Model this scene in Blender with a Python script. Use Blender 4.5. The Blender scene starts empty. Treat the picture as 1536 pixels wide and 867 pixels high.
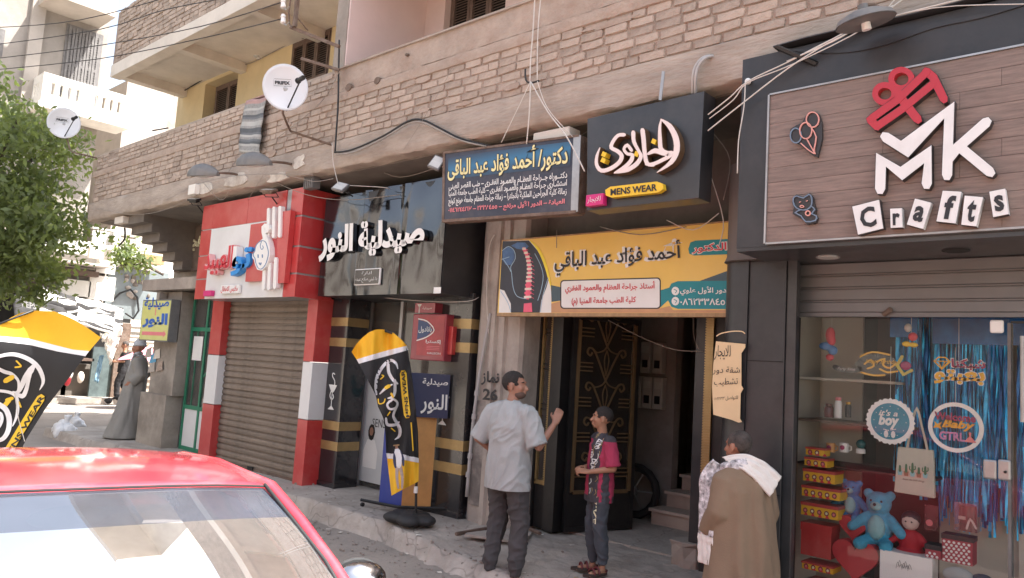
import bpy, bmesh, math, random
from mathutils import Vector, Matrix, noise
random.seed(7)
SC = bpy.context.scene
COL = SC.collection
# ---------------------------------------------------------------- camera
YAW, PITCH, ROLL, FOC = math.radians(42.14), math.radians(5.817), math.radians(3.619), 1150.0
EYE = Vector((0, 0, 1.75))
_f = Vector((-math.sin(YAW)*math.cos(PITCH), math.cos(YAW)*math.cos(PITCH), math.sin(PITCH)))
_r = Vector((math.cos(YAW), math.sin(YAW), 0)); _u = _r.cross(_f)
CR = math.cos(ROLL)*_r + math.sin(ROLL)*_u
CU = -math.sin(ROLL)*_r + math.cos(ROLL)*_u
cam = bpy.data.cameras.new('camera'); camo = bpy.data.objects.new('camera', cam); COL.objects.link(camo)
m = Matrix.Identity(4)
for i in range(3):
    m[i][0], m[i][1], m[i][2], m[i][3] = CR[i], CU[i], -_f[i], EYE[i]
camo.matrix_world = m
cam.sensor_width = 36; cam.lens = 36*FOC/1536; cam.clip_end = 1000; cam.clip_start = .05
SC.camera = camo
# ---------------------------------------------------------------- light
SUN_EL, SUN_AZ = math.radians(60), math.radians(52)
w = bpy.data.worlds.new("World"); SC.world = w; w.use_nodes = True
wn = w.node_tree.nodes; wl = w.node_tree.links
sky = wn.new('ShaderNodeTexSky'); sky.sky_type = 'NISHITA'; sky.sun_disc = False
sky.sun_elevation = SUN_EL; sky.sun_rotation = SUN_AZ; sky.dust_density = 4; sky.air_density = 1.0
bg = wn['Background']; bg.inputs[1].default_value = .15
hz = wn.new('ShaderNodeHueSaturation'); hz.inputs['Saturation'].default_value = .6; wl.new(sky.outputs[0], hz.inputs['Color']); wl.new(hz.outputs[0], bg.inputs[0])
sd = bpy.data.lights.new('sun', 'SUN'); sd.energy = 5.0; sd.angle = math.radians(.6); sd.color = (1, .965, .92)
so = bpy.data.objects.new('sun', sd); COL.objects.link(so)
sdir = Vector((math.sin(SUN_AZ)*math.cos(SUN_EL), math.cos(SUN_AZ)*math.cos(SUN_EL), math.sin(SUN_EL)))
so.rotation_euler = sdir.to_track_quat('Z', 'Y').to_euler(); so.location = (5, 5, 30)
SC.view_settings.view_transform = 'Standard'; SC.view_settings.look = 'None'
SC.view_settings.exposure = 1.6; SC.view_settings.gamma = 1
SC.cycles.max_bounces = 6; SC.cycles.diffuse_bounces = 4; SC.cycles.glossy_bounces = 3
SC.cycles.transparent_max_bounces = 8; SC.cycles.caustics_reflective = False; SC.cycles.caustics_refractive = False
# ---------------------------------------------------------------- surveying: a measured direction and the plane a thing stands in give its place
def ray(px, py):
    return CR*((px-768)/FOC) - CU*((py-433.5)/FOC) + _f
def at(px, py, Y):
    d = ray(px, py); return EYE + d*(Y/d.y)
def atx(px, py, X):
    d = ray(px, py); return EYE + d*(X/d.x)
def atz(px, py, z):
    d = ray(px, py); return EYE + d*((z-EYE.z)/d.z)
def atd(px, py, D):
    return EYE + ray(px, py)*D
# ---------------------------------------------------------------- materials
def mat(name, col, rough=.6, metal=0, var=.15, vs=3, bump=0, bs=30, dirt=0, dcol=(.30, .25, .20), ds=1.5, rnd=0, coat=0, stretch=None, emit=0, spec=.5, detail=5):
    M = bpy.data.materials.new(name); M.use_nodes = True
    n = M.node_tree.nodes; l = M.node_tree.links; b = n['Principled BSDF']
    b.inputs['Roughness'].default_value = rough; b.inputs['Metallic'].default_value = metal
    b.inputs['Specular IOR Level'].default_value = spec
    if coat: b.inputs['Coat Weight'].default_value = coat; b.inputs['Coat Roughness'].default_value = .08
    tc = n.new('ShaderNodeTexCoord'); co = tc.outputs['Object']
    if stretch:
        mp = n.new('ShaderNodeMapping'); mp.inputs['Scale'].default_value = stretch; l.new(co, mp.inputs[0]); co = mp.outputs[0]
    nz = n.new('ShaderNodeTexNoise'); nz.inputs['Scale'].default_value = vs; nz.inputs['Detail'].default_value = detail; nz.inputs['Roughness'].default_value = .65
    l.new(co, nz.inputs['Vector'])
    mr = n.new('ShaderNodeMapRange'); mr.inputs[1].default_value = .3; mr.inputs[2].default_value = .7
    mr.inputs[3].default_value = 1-var; mr.inputs[4].default_value = 1+var; l.new(nz.outputs['Fac'], mr.inputs[0])
    val = mr.outputs[0]
    if rnd:
        oi = n.new('ShaderNodeObjectInfo'); gi = n.new('ShaderNodeNewGeometry')
        ad = n.new('ShaderNodeMath'); ad.operation = 'ADD'; l.new(oi.outputs['Random'], ad.inputs[0]); l.new(gi.outputs['Random Per Island'], ad.inputs[1])
        fr = n.new('ShaderNodeMath'); fr.operation = 'FRACT'; l.new(ad.outputs[0], fr.inputs[0])
        m2 = n.new('ShaderNodeMapRange'); m2.inputs[3].default_value = 1-rnd; m2.inputs[4].default_value = 1+rnd; l.new(fr.outputs[0], m2.inputs[0])
        mu = n.new('ShaderNodeMath'); mu.operation = 'MULTIPLY'; l.new(val, mu.inputs[0]); l.new(m2.outputs[0], mu.inputs[1]); val = mu.outputs[0]
    sc = n.new('ShaderNodeVectorMath'); sc.operation = 'SCALE'; sc.inputs[0].default_value = col[:3]; l.new(val, sc.inputs['Scale'])
    out = sc.outputs[0]
    if dirt:
        nd = n.new('ShaderNodeTexNoise'); nd.inputs['Scale'].default_value = ds; nd.inputs['Detail'].default_value = 8; nd.inputs['Roughness'].default_value = .7
        l.new(tc.outputs['Object'], nd.inputs['Vector'])
        md = n.new('ShaderNodeMapRange'); md.inputs[1].default_value = .45; md.inputs[2].default_value = .68; md.inputs[3].default_value = 0; md.inputs[4].default_value = dirt
        l.new(nd.outputs['Fac'], md.inputs[0])
        mx = n.new('ShaderNodeMix'); mx.data_type = 'RGBA'; l.new(md.outputs[0], mx.inputs[0]); l.new(out, mx.inputs[6]); mx.inputs[7].default_value = (*dcol, 1); out = mx.outputs[2]
        ra = n.new('ShaderNodeMapRange'); ra.inputs[3].default_value = rough; ra.inputs[4].default_value = min(1, rough+.35); l.new(md.outputs[0], ra.inputs[0]); l.new(ra.outputs[0], b.inputs['Roughness'])
    l.new(out, b.inputs['Base Color'])
    if bump:
        nb = n.new('ShaderNodeTexNoise'); nb.inputs['Scale'].default_value = bs; nb.inputs['Detail'].default_value = 6; l.new(co, nb.inputs['Vector'])
        bp = n.new('ShaderNodeBump'); bp.inputs['Strength'].default_value = bump; bp.inputs['Distance'].default_value = .02
        l.new(nb.outputs['Fac'], bp.inputs['Height']); l.new(bp.outputs[0], b.inputs['Normal'])
    if emit:
        l.new(out, b.inputs['Emission Color']); b.inputs['Emission Strength'].default_value = emit
    return M
def glassmat(name, tint=(.9, .95, .95), refl=1.0, rough=.02, dust=.08, dcol=(.55, .52, .48)):
    M = bpy.data.materials.new(name); M.use_nodes = True
    n = M.node_tree.nodes; l = M.node_tree.links; n.remove(n['Principled BSDF'])
    tr = n.new('ShaderNodeBsdfTransparent'); tr.inputs[0].default_value = (*tint, 1)
    gl = n.new('ShaderNodeBsdfGlossy'); gl.inputs['Roughness'].default_value = rough
    fr = n.new('ShaderNodeFresnel'); fr.inputs[0].default_value = 1.5
    mu = n.new('ShaderNodeMath'); mu.operation = 'MULTIPLY'; mu.use_clamp = True; mu.inputs[1].default_value = refl; l.new(fr.outputs[0], mu.inputs[0])
    mx = n.new('ShaderNodeMixShader'); l.new(mu.outputs[0], mx.inputs[0]); l.new(tr.outputs[0], mx.inputs[1]); l.new(gl.outputs[0], mx.inputs[2])
    df = n.new('ShaderNodeBsdfDiffuse'); df.inputs[0].default_value = (*dcol, 1)
    nz = n.new('ShaderNodeTexNoise'); nz.inputs['Scale'].default_value = 3; nz.inputs['Detail'].default_value = 8
    tc = n.new('ShaderNodeTexCoord'); l.new(tc.outputs['Object'], nz.inputs['Vector'])
    m2 = n.new('ShaderNodeMath'); m2.operation = 'MULTIPLY'; m2.inputs[1].default_value = dust*2; l.new(nz.outputs['Fac'], m2.inputs[0])
    m3 = n.new('ShaderNodeMixShader'); l.new(m2.outputs[0], m3.inputs[0]); l.new(mx.outputs[0], m3.inputs[1]); l.new(df.outputs[0], m3.inputs[2])
    l.new(m3.outputs[0], n['Material Output'].inputs[0]); return M
concrete = mat('concrete', (.36, .31, .265), .9, var=.25, vs=2.2, bump=.6, bs=14, dirt=.6, dcol=(.22, .19, .165), ds=1.2)
slabconc = mat('slab_concrete', (.40, .335, .28), .92, var=.2, vs=2.0, bump=.7, bs=10, dirt=.55, dcol=(.27, .215, .175), ds=2.2, stretch=(1, 1, 4))
plaster = mat('old_plaster', (.33, .29, .245), .9, var=.3, vs=1.6, bump=.35, bs=12, dirt=.8, dcol=(.19, .165, .14), ds=1.4)
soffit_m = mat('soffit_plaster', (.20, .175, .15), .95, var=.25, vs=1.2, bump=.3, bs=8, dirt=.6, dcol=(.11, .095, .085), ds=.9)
brick_m = mat('brick_clay', (.41, .328, .268), .92, var=.22, vs=9, bump=.55, bs=45, rnd=.2, dirt=.75, dcol=(.44, .36, .295), ds=2.5)
mortar = mat('mortar', (.33, .255, .205), .95, var=.25, vs=6, bump=.7, bs=30)
stucco = mat('pink_stucco', (.41, .325, .265), .93, var=.16, vs=4, bump=.8, bs=22, dirt=.5, dcol=(.33, .22, .165), ds=3)
yellowp = mat('yellow_plaster', (.68, .545, .32), .88, var=.08, vs=1.5, bump=.15, bs=20, dirt=.35, dcol=(.5, .40, .25), ds=1.2, stretch=(1, 1, .5))
pinkp = mat('pink_plaster', (.74, .58, .54), .85, var=.05, vs=1.5, bump=.1, bs=15)
creamp = mat('cream_paint', (.70, .64, .56), .85, var=.1, vs=1.8, bump=.15, bs=18, dirt=.3, dcol=(.45, .39, .32))
greyp = mat('grey_render', (.46, .41, .36), .9, var=.15, vs=.7, bump=.3, bs=9, dirt=.5, dcol=(.30, .265, .23), ds=.6)
whitep = mat('white_paint', (.80, .77, .70), .8, var=.08, vs=2, bump=.2, bs=12, dirt=.25, dcol=(.5, .46, .4), ds=1.3)
wood_br = mat('brown_louvre_wood', (.13, .085, .065), .6, var=.25, vs=12, bump=.2, bs=40, dirt=.3, dcol=(.22, .18, .15))
wood_gr = mat('weathered_wood', (.17, .16, .155), .8, var=.25, vs=7, bump=.2, bs=30)
wood_tan = mat('tan_wood', (.38, .24, .12), .6, var=.25, vs=5, bump=.1, bs=30, stretch=(3, 3, .4))
red_acp = mat('red_cladding', (.52, .045, .045), .32, var=.08, vs=2, dirt=.22, dcol=(.55, .33, .27), ds=2, coat=.3)
white_acp = mat('white_cladding', (.74, .74, .73), .35, var=.05, vs=2, dirt=.25, dcol=(.55, .52, .48), coat=.2)
silver_m = mat('silver_cladding', (.42, .43, .44), .35, .3, var=.06, vs=2, dirt=.2, dcol=(.4, .37, .33))
black_gl = mat('black_gloss_panel', (.02, .02, .023), .16, var=.3, vs=4, dirt=.10, dcol=(.16, .14, .125), ds=2.5, coat=.5)
mirror_bk = mat('dark_mirror_cladding', (.105, .107, .112), .10, .95, var=.12, vs=1.2, bump=.25, bs=1.3, dirt=.10, dcol=(.25, .235, .22), ds=2, detail=1)
black_mt = mat('black_satin_panel', (.028, .029, .032), .38, var=.25, vs=3, dirt=.3, dcol=(.09, .083, .078), ds=2)
charcoal = mat('charcoal_panel', (.03, .031, .034), .33, var=.2, vs=2, dirt=.35, dcol=(.11, .105, .10), ds=1.6, coat=.2)
dark_m = mat('dark_void', (.02, .018, .017), .9, var=.3)
iron = mat('black_iron', (.02, .02, .021), .45, .3, var=.2, vs=8, dirt=.3, dcol=(.1, .085, .07))
rust = mat('rusty_iron', (.17, .115, .085), .8, .2, var=.35, vs=14, bump=.4, bs=60, dirt=.5, dcol=(.30, .25, .21), ds=6)
gold = mat('gold_paint', (.38, .27, .12), .4, .45, var=.15, vs=6)
gold_dk = mat('dull_gold_iron', (.19, .125, .06), .5, .35, var=.2, vs=6, dirt=.3, dcol=(.1, .08, .06))
shut_m = mat('roller_shutter_metal', (.25, .20, .16), .55, .25, var=.14, vs=3, dirt=.65, dcol=(.14, .115, .095), ds=2.2, stretch=(.5, 1, 3), rnd=.10)
shut_g = mat('grey_shutter_metal', (.16, .16, .162), .42, .3, var=.1, vs=3, dirt=.45, dcol=(.2, .19, .175), ds=2)
steel = mat('galvanised_steel', (.42, .42, .42), .4, .7, var=.15, vs=8, dirt=.4, dcol=(.3, .27, .24))
lampgrey = mat('lamp_housing_grey', (.17, .17, .17), .55, .2, var=.15, vs=8, dirt=.5, dcol=(.28, .25, .22), ds=5)
lampglass = mat('lamp_glass', (.55, .55, .52), .25, var=.1, dirt=.4, dcol=(.3, .28, .24))
whitem = mat('white_sign_face', (.84, .83, .80), .4, var=.04, vs=6, dirt=.12, dcol=(.6, .55, .5), ds=6)
cream_tx = mat('pale_cream_print', (.80, .76, .52), .5, var=.06)
print_wh = mat('white_print', (.78, .78, .75), .5, var=.05)
print_bk = mat('black_print', (.02, .02, .024), .5, var=.1)
print_rd = mat('red_print', (.62, .04, .06), .5, var=.08)
print_pk = mat('pink_print', (.75, .22, .24), .5, var=.08)
print_yl = mat('yellow_print', (.83, .55, .035), .5, var=.05)
print_bl = mat('blue_print', (.03, .13, .5), .5, var=.08)
glow_bl = mat('sky_blue_print', (.12, .38, .58), .5, var=.2, vs=5)
navy = mat('navy_sign_face', (.032, .037, .06), .45, var=.2, vs=3, dirt=.4, dcol=(.17, .155, .145), ds=2.5)
ylw_sign = mat('yellow_banner_face', (.82, .56, .13), .55, var=.07, vs=1.2, dirt=.18, dcol=(.7, .55, .36), ds=1)
teal = mat('teal_print', (.01, .235, .27), .5, var=.1, vs=4)
orange_pr = mat('orange_print', (.66, .34, .12), .5, var=.15, vs=4)
magenta = mat('magenta_tag', (.62, .025, .19), .35, var=.05)
cable_bk = mat('black_cable', (.03, .028, .027), .6, var=.2)
cable_gr = mat('dusty_cable', (.30, .265, .23), .8, var=.2, vs=8)
cable_wh = mat('white_cable', (.62, .58, .53), .7, var=.1, vs=8)
pvc = mat('grey_pvc_pipe', (.45, .44, .43), .5, var=.1, vs=6, dirt=.3)
def crack(M, scale=1.1, wdt=.012, dark=.45):   # fine crack lines over a slab
    n = M.node_tree.nodes; l = M.node_tree.links; b = n['Principled BSDF']; src = b.inputs['Base Color'].links[0].from_socket
    tc = n.new('ShaderNodeTexCoord'); nz_ = n.new('ShaderNodeTexNoise'); nz_.inputs['Scale'].default_value = 3; l.new(tc.outputs['Object'], nz_.inputs['Vector'])
    ad = n.new('ShaderNodeVectorMath'); ad.operation = 'MULTIPLY_ADD'; l.new(nz_.outputs['Color'], ad.inputs[0]); ad.inputs[1].default_value = (.5, .5, .5); l.new(tc.outputs['Object'], ad.inputs[2])
    vo = n.new('ShaderNodeTexVoronoi'); vo.feature = 'DISTANCE_TO_EDGE'; vo.inputs['Scale'].default_value = scale; l.new(ad.outputs[0], vo.inputs['Vector'])
    mr = n.new('ShaderNodeMapRange'); mr.inputs[1].default_value = 0; mr.inputs[2].default_value = wdt; mr.inputs[3].default_value = dark; mr.inputs[4].default_value = 1; l.new(vo.outputs['Distance'], mr.inputs[0])
    sc = n.new('ShaderNodeVectorMath'); sc.operation = 'SCALE'; l.new(src, sc.inputs[0]); l.new(mr.outputs[0], sc.inputs['Scale']); l.new(sc.outputs[0], b.inputs['Base Color'])
asphalt = mat('dusty_asphalt', (.27, .238, .21), .95, var=.18, vs=1.1, bump=.9, bs=22, dirt=.65, dcol=(.35, .305, .262), ds=.8)
pave = mat('sidewalk_cement', (.42, .375, .33), .92, var=.2, vs=2.5, bump=.7, bs=18, dirt=.8, dcol=(.28, .24, .205), ds=1.7)
crack(pave, .8, .010, .68)
green_m = mat('green_door_paint', (.02, .20, .11), .4, var=.12, vs=6, dirt=.25, dcol=(.15, .2, .15))
car_red = mat('red_car_paint', (.62, .045, .07), .3, .0, var=.03, vs=2, dirt=.4, dcol=(.62, .26, .26), ds=2.0, coat=1)
rubber = mat('black_rubber', (.025, .025, .026), .7, var=.15)
chrome = mat('chrome', (.5, .5, .51), .16, 1, var=.02)
skin1 = mat('tan_skin', (.33, .175, .12), .5, var=.1, vs=14, bump=.08, bs=120, spec=.35)
skin2 = mat('boy_skin', (.36, .19, .12), .5, var=.1, vs=14, spec=.35)
skin3 = mat('old_skin', (.36, .17, .11), .5, var=.15, vs=14, bump=.15, bs=80, spec=.35)
hair_m = mat('black_hair', (.022, .018, .016), .75, var=.3, vs=60, bump=.6, bs=160)
hair_g = mat('greying_hair', (.075, .062, .055), .8, var=.5, vs=22, bump=.6, bs=160)
tee_m = mat('grey_tshirt', (.36, .378, .38), .9, var=.08, vs=6, bump=.2, bs=160)
trouser_m = mat('charcoal_trousers', (.065, .06, .062), .9, var=.15, vs=6, bump=.15, bs=140)
galab_br = mat('brown_galabia', (.225, .158, .105), .92, var=.07, vs=4, bump=.15, bs=140)
galab_gr = mat('grey_galabia', (.27, .26, .238), .92, var=.1, vs=4, bump=.15, bs=140)
scarf_w = mat('white_scarf', (.78, .74, .69), .95, var=.05, vs=8, bump=.3, bs=120)
scarf_p = mat('patterned_scarf', (.50, .48, .49), .95, var=.72, vs=30, bump=.3, bs=120, detail=2)
glass = glassmat('window_glass', (.97, .98, .98), .42, .012, .008)
glass_d = glassmat('storefront_glass', (.62, .66, .66), 1.5, .02, .10)
# ---------------------------------------------------------------- mesh building
def wloc(o):
    v = Vector((0, 0, 0))
    while o: v += o.location; o = o.parent
    return v
def link(o, parent=None):
    COL.objects.link(o)
    if parent: o.parent = parent
    return o
class MB:
    def __init__(s): s.v = []; s.f = []; s.mi = []; s.k = 0
    def add(s, vs, fs):
        b = len(s.v); s.v += [tuple(p) for p in vs]; s.f += [tuple(b+i for i in q) for q in fs]; s.mi += [s.k]*len(fs); return s
    def box(s, x0, x1, y0, y1, z0, z1, M=None):
        vs = [Vector(p) for p in ((x0, y0, z0), (x1, y0, z0), (x1, y1, z0), (x0, y1, z0), (x0, y0, z1), (x1, y0, z1), (x1, y1, z1), (x0, y1, z1))]
        if M: vs = [M @ p for p in vs]
        return s.add(vs, [(0, 3, 2, 1), (4, 5, 6, 7), (0, 1, 5, 4), (1, 2, 6, 5), (2, 3, 7, 6), (3, 0, 4, 7)])
    def rings(s, R, caps=True, closed=False):
        n = len(R[0]); vs = [p for r in R for p in r]; fs = []
        K = len(R)
        for i in range(K if closed else K-1):
            for j in range(n):
                fs.append((i*n+j, i*n+(j+1) % n, ((i+1) % K)*n+(j+1) % n, ((i+1) % K)*n+j))
        if caps and not closed: fs += [tuple(range(n-1, -1, -1)), tuple((K-1)*n+j for j in range(n))]
        return s.add(vs, fs)
    def tube(s, P, r, n=6, closed=False):
        P = [Vector(p) for p in P]; R = []; K = len(P); up = None
        for i, p in enumerate(P):
            a = P[i-1] if i or closed else p; b = P[(i+1) % K] if i < K-1 or closed else p
            t = (b-a).normalized() if (b-a).length > 1e-9 else Vector((0, 0, 1))
            if up is None: up = t.orthogonal().normalized()
            up = (up - t*up.dot(t)); up = up.normalized() if up.length > 1e-6 else t.orthogonal().normalized()
            sd = t.cross(up); rr = r[i] if isinstance(r, (list, tuple)) else r
            R.append([p + (up*math.cos(2*math.pi*j/n) + sd*math.sin(2*math.pi*j/n))*rr for j in range(n)])
        return s.rings(R, closed=closed)
    def cyl(s, a, b, r0, r1=None, n=12): return s.tube([a, b], [r0, r0 if r1 is None else r1], n)
    def ball(s, c, r, nu=10, nv=7, M=None):
        if not isinstance(r, (list, tuple)): r = (r, r, r)
        c = Vector(c); R = []
        for i in range(nv+1):
            t = math.pi*i/nv; st = max(math.sin(t), .02)
            ring = []
            for j in range(nu):
                q = Vector((r[0]*st*math.cos(2*math.pi*j/nu), r[1]*st*math.sin(2*math.pi*j/nu), -r[2]*math.cos(t)))
                ring.append(c + (M @ q if M else q))
            R.append(ring)
        return s.rings(R)
    def prism(s, P, fn, d):          # P: 2-D outline; fn(x, y, h) -> 3-D point, h = height above the face, from -d to 0
        n = len(P); return s.add([fn(x, y, 0) for x, y in P]+[fn(x, y, -d) for x, y in P], [tuple(range(n))]+[(i, i+n, (i+1) % n+n, (i+1) % n) for i in range(n)])
    def strip(s, P, W, fn, d=0.0, closed=False, smooth=3, caps=True):   # a brush stroke of varying width
        if not isinstance(W, (list, tuple)): W = [W]*len(P)
        if smooth: P, W = crs(P, W, smooth, closed)
        K = len(P); L = []; Rr = []
        for i in range(K):
            a = P[i-1] if i or closed else P[i]; b = P[(i+1) % K] if i < K-1 or closed else P[i]
            dx, dy = b[0]-a[0], b[1]-a[1]; q = math.hypot(dx, dy) or 1
            nx, ny = -dy/q, dx/q; k = 1.0
            if (i or closed) and (i < K-1 or closed):
                e1 = (P[i][0]-a[0], P[i][1]-a[1]); q1 = math.hypot(*e1) or 1
                c = abs((e1[0]*dx+e1[1]*dy)/(q1*q)); k = min(1/max(c, .45), 1.9)
            h = W[i]/2*k
            L.append((P[i][0]+nx*h, P[i][1]+ny*h)); Rr.append((P[i][0]-nx*h, P[i][1]-ny*h))
        if caps and not closed:
            for e, o in ((0, 1), (-1, -2)):
                dx, dy = P[e][0]-P[o][0], P[e][1]-P[o][1]; q = math.hypot(dx, dy) or 1; h = W[e]/2
                pt = (P[e][0]+dx/q*h, P[e][1]+dy/q*h)
                l2 = (pt[0]+(L[e][0]-P[e][0])*.5, pt[1]+(L[e][1]-P[e][1])*.5); r2 = (pt[0]+(Rr[e][0]-P[e][0])*.5, pt[1]+(Rr[e][1]-P[e][1])*.5)
                if e == 0: L.insert(0, l2); Rr.insert(0, r2); P = [P[0]]+list(P); W = [W[0]]+list(W)
                else: L.append(l2); Rr.append(r2)
        n = len(L); R = []
        for i in range(n):
            R.append([fn(*L[i], 0), fn(*Rr[i], 0), fn(*Rr[i], -d), fn(*L[i], -d)])
        if d > 0: s.rings(R, closed=closed)
        else:
            vs = [p for r in R for p in r[:2]]; K2 = n if closed else n-1
            s.add(vs, [(2*i, 2*i+1, 2*((i+1) % n)+1, 2*((i+1) % n)) for i in range(K2)])
        return s
    def build(s, name, m, parent=None, smooth=False, bevel=0, local=False, kind=None, flip=True):
        me = bpy.data.meshes.new(name)
        o0 = Vector((0, 0, 0)) if (local or not parent) else wloc(parent)
        me.from_pydata([(p[0]-o0.x, p[1]-o0.y, p[2]-o0.z) for p in s.v], [], s.f)
        ms = m if isinstance(m, (list, tuple)) else [m]
        for q in ms: me.materials.append(q)
        if len(ms) > 1: me.polygons.foreach_set('material_index', s.mi)
        if flip:
            bm = bmesh.new(); bm.from_mesh(me); bmesh.ops.recalc_face_normals(bm, faces=bm.faces); bm.to_mesh(me); bm.free()
        if smooth:
            for p in me.polygons: p.use_smooth = True
            if smooth != 2:
                try: me.set_sharp_from_angle(angle=math.radians(45))
                except Exception: pass
        o = link(bpy.data.objects.new(name, me), parent)
        if bevel:
            b = o.modifiers.new('bevel', 'BEVEL'); b.width = bevel; b.segments = 2; b.limit_method = 'ANGLE'
        if kind: o['kind'] = kind
        return o
def crs(P, W, k, closed):
    out = []; ow = []; n = len(P)
    for i in range(n if closed else n-1):
        if closed: a, b, c, d = (P[(i+q) % n] for q in (-1, 0, 1, 2)); w1, w2 = W[i], W[(i+1) % n]
        else: a, b, c, d = P[max(i-1, 0)], P[i], P[i+1], P[min(i+2, n-1)]; w1, w2 = W[i], W[i+1]
        for j in range(k):
            t = j/k; t2 = t*t; t3 = t2*t
            out.append(tuple(.5*((2*b[q])+(-a[q]+c[q])*t+(2*a[q]-5*b[q]+4*c[q]-d[q])*t2+(-a[q]+3*b[q]-3*c[q]+d[q])*t3) for q in range(len(b))))
            ow.append(w1+(w2-w1)*t)
    if not closed: out.append(tuple(P[-1])); ow.append(W[-1])
    return out, ow
def push(o, fn):      # move every vertex along its normal
    me = o.data; N = [v.normal.copy() for v in me.vertices]; C = [v.co.copy() for v in me.vertices]; out = []
    for c, n_ in zip(C, N): q = c+n_*fn(c); out += [q.x, q.y, q.z]
    me.vertices.foreach_set('co', out); me.update()
def thing(name, label, cat, loc, group=None):
    o = bpy.data.objects.new(name, None); COL.objects.link(o); o.empty_display_size = .1
    o.location = loc; o['label'] = label; o['category'] = cat
    if group: o['group'] = group
    return o
def tag(o, label, cat, group=None):
    o['label'] = label; o['category'] = cat
    if group: o['group'] = group
    return o
def rebase(o, loc):
    loc = Vector(loc)
    o.data.transform(Matrix.Translation(-loc)); o.location = loc; return o
def struct(o): o['kind'] = 'structure'; return o
def dup(o, parent=None, **kw):
    c = o.copy(); COL.objects.link(c)
    if parent: c.parent = parent
    for k, v in kw.items(): c[k] = v
    for ch in o.children: dup(ch, c)
    return c
def face(Y):      # drawing on a sign whose face stands at depth Y: measured image points in, points of that face out
    def fn(x, y, h): p = at(x, y, Y); return Vector((p.x, p.y-h, p.z))
    return fn
def xz(Y):
    return lambda x, z, h: Vector((x, Y-h, z))
def cable(P, r, m, label, cat='cable', group=None, sag=0, n=5, name='cable'):
    P = [Vector(p) for p in P]
    if sag and len(P) == 2:
        a, b = P; P = [a.lerp(b, t/10)-Vector((0, 0, sag*4*(t/10)*(1-t/10))) for t in range(11)]
    elif len(P) > 2:
        P = [Vector(p) for p in crs([tuple(p) for p in P], [1]*len(P), 4, False)[0]]
    o = MB().tube(P, r, n).build(name, m, smooth=2)
    rebase(o, P[0]); return tag(o, label, cat, group)
# ---------------------------------------------------------------- lettering
AR = {}
for ch, b, k in (('ب', 0xFE8F, 4), ('ت', 0xFE95, 4), ('ث', 0xFE99, 4), ('ج', 0xFE9D, 4), ('ح', 0xFEA1, 4), ('خ', 0xFEA5, 4), ('س', 0xFEB1, 4), ('ش', 0xFEB5, 4),
                 ('ص', 0xFEB9, 4), ('ض', 0xFEBD, 4), ('ط', 0xFEC1, 4), ('ظ', 0xFEC5, 4), ('ع', 0xFEC9, 4), ('غ', 0xFECD, 4), ('ف', 0xFED1, 4), ('ق', 0xFED5, 4),
                 ('ك', 0xFED9, 4), ('ل', 0xFEDD, 4), ('م', 0xFEE1, 4), ('ن', 0xFEE5, 4), ('ه', 0xFEE9, 4), ('ي', 0xFEF1, 4), ('ئ', 0xFE89, 4), ('ا', 0xFE8D, 2),
                 ('أ', 0xFE83, 2), ('إ', 0xFE87, 2), ('ؤ', 0xFE85, 2), ('ة', 0xFE93, 2), ('د', 0xFEA9, 2), ('ذ', 0xFEAB, 2), ('ر', 0xFEAD, 2), ('ز', 0xFEAF, 2),
                 ('و', 0xFEED, 2), ('ى', 0xFEEF, 2), ('ﻻ', 0xFEFB, 2), ('ﻷ', 0xFEF7, 2), ('ﻹ', 0xFEF9, 2)):
    AR[ch] = (b, k)
def shape_ar(s):
    s = s.replace('لا', 'ﻻ').replace('لأ', 'ﻷ').replace('لإ', 'ﻹ'); out = []
    for i, c in enumerate(s):
        if c not in AR: out.append(c); continue
        b, k = AR[c]; pv = i > 0 and s[i-1] in AR and AR[s[i-1]][1] == 4
        if i > 0 and s[i-1] == 'ـ': pv = True
        nx = i < len(s)-1 and (s[i+1] in AR or s[i+1] == 'ـ') and k == 4
        out.append(chr(b + (3 if pv and nx else 1 if pv else 2 if nx else 0)))
    r = ''.join(reversed(out)); res = ''; buf = ''
    for c in r+' ':
        if c.isdigit(): buf = c+buf
        else: res += buf+c; buf = ''
    return res[:-1].translate(str.maketrans('()', ')('))
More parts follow.
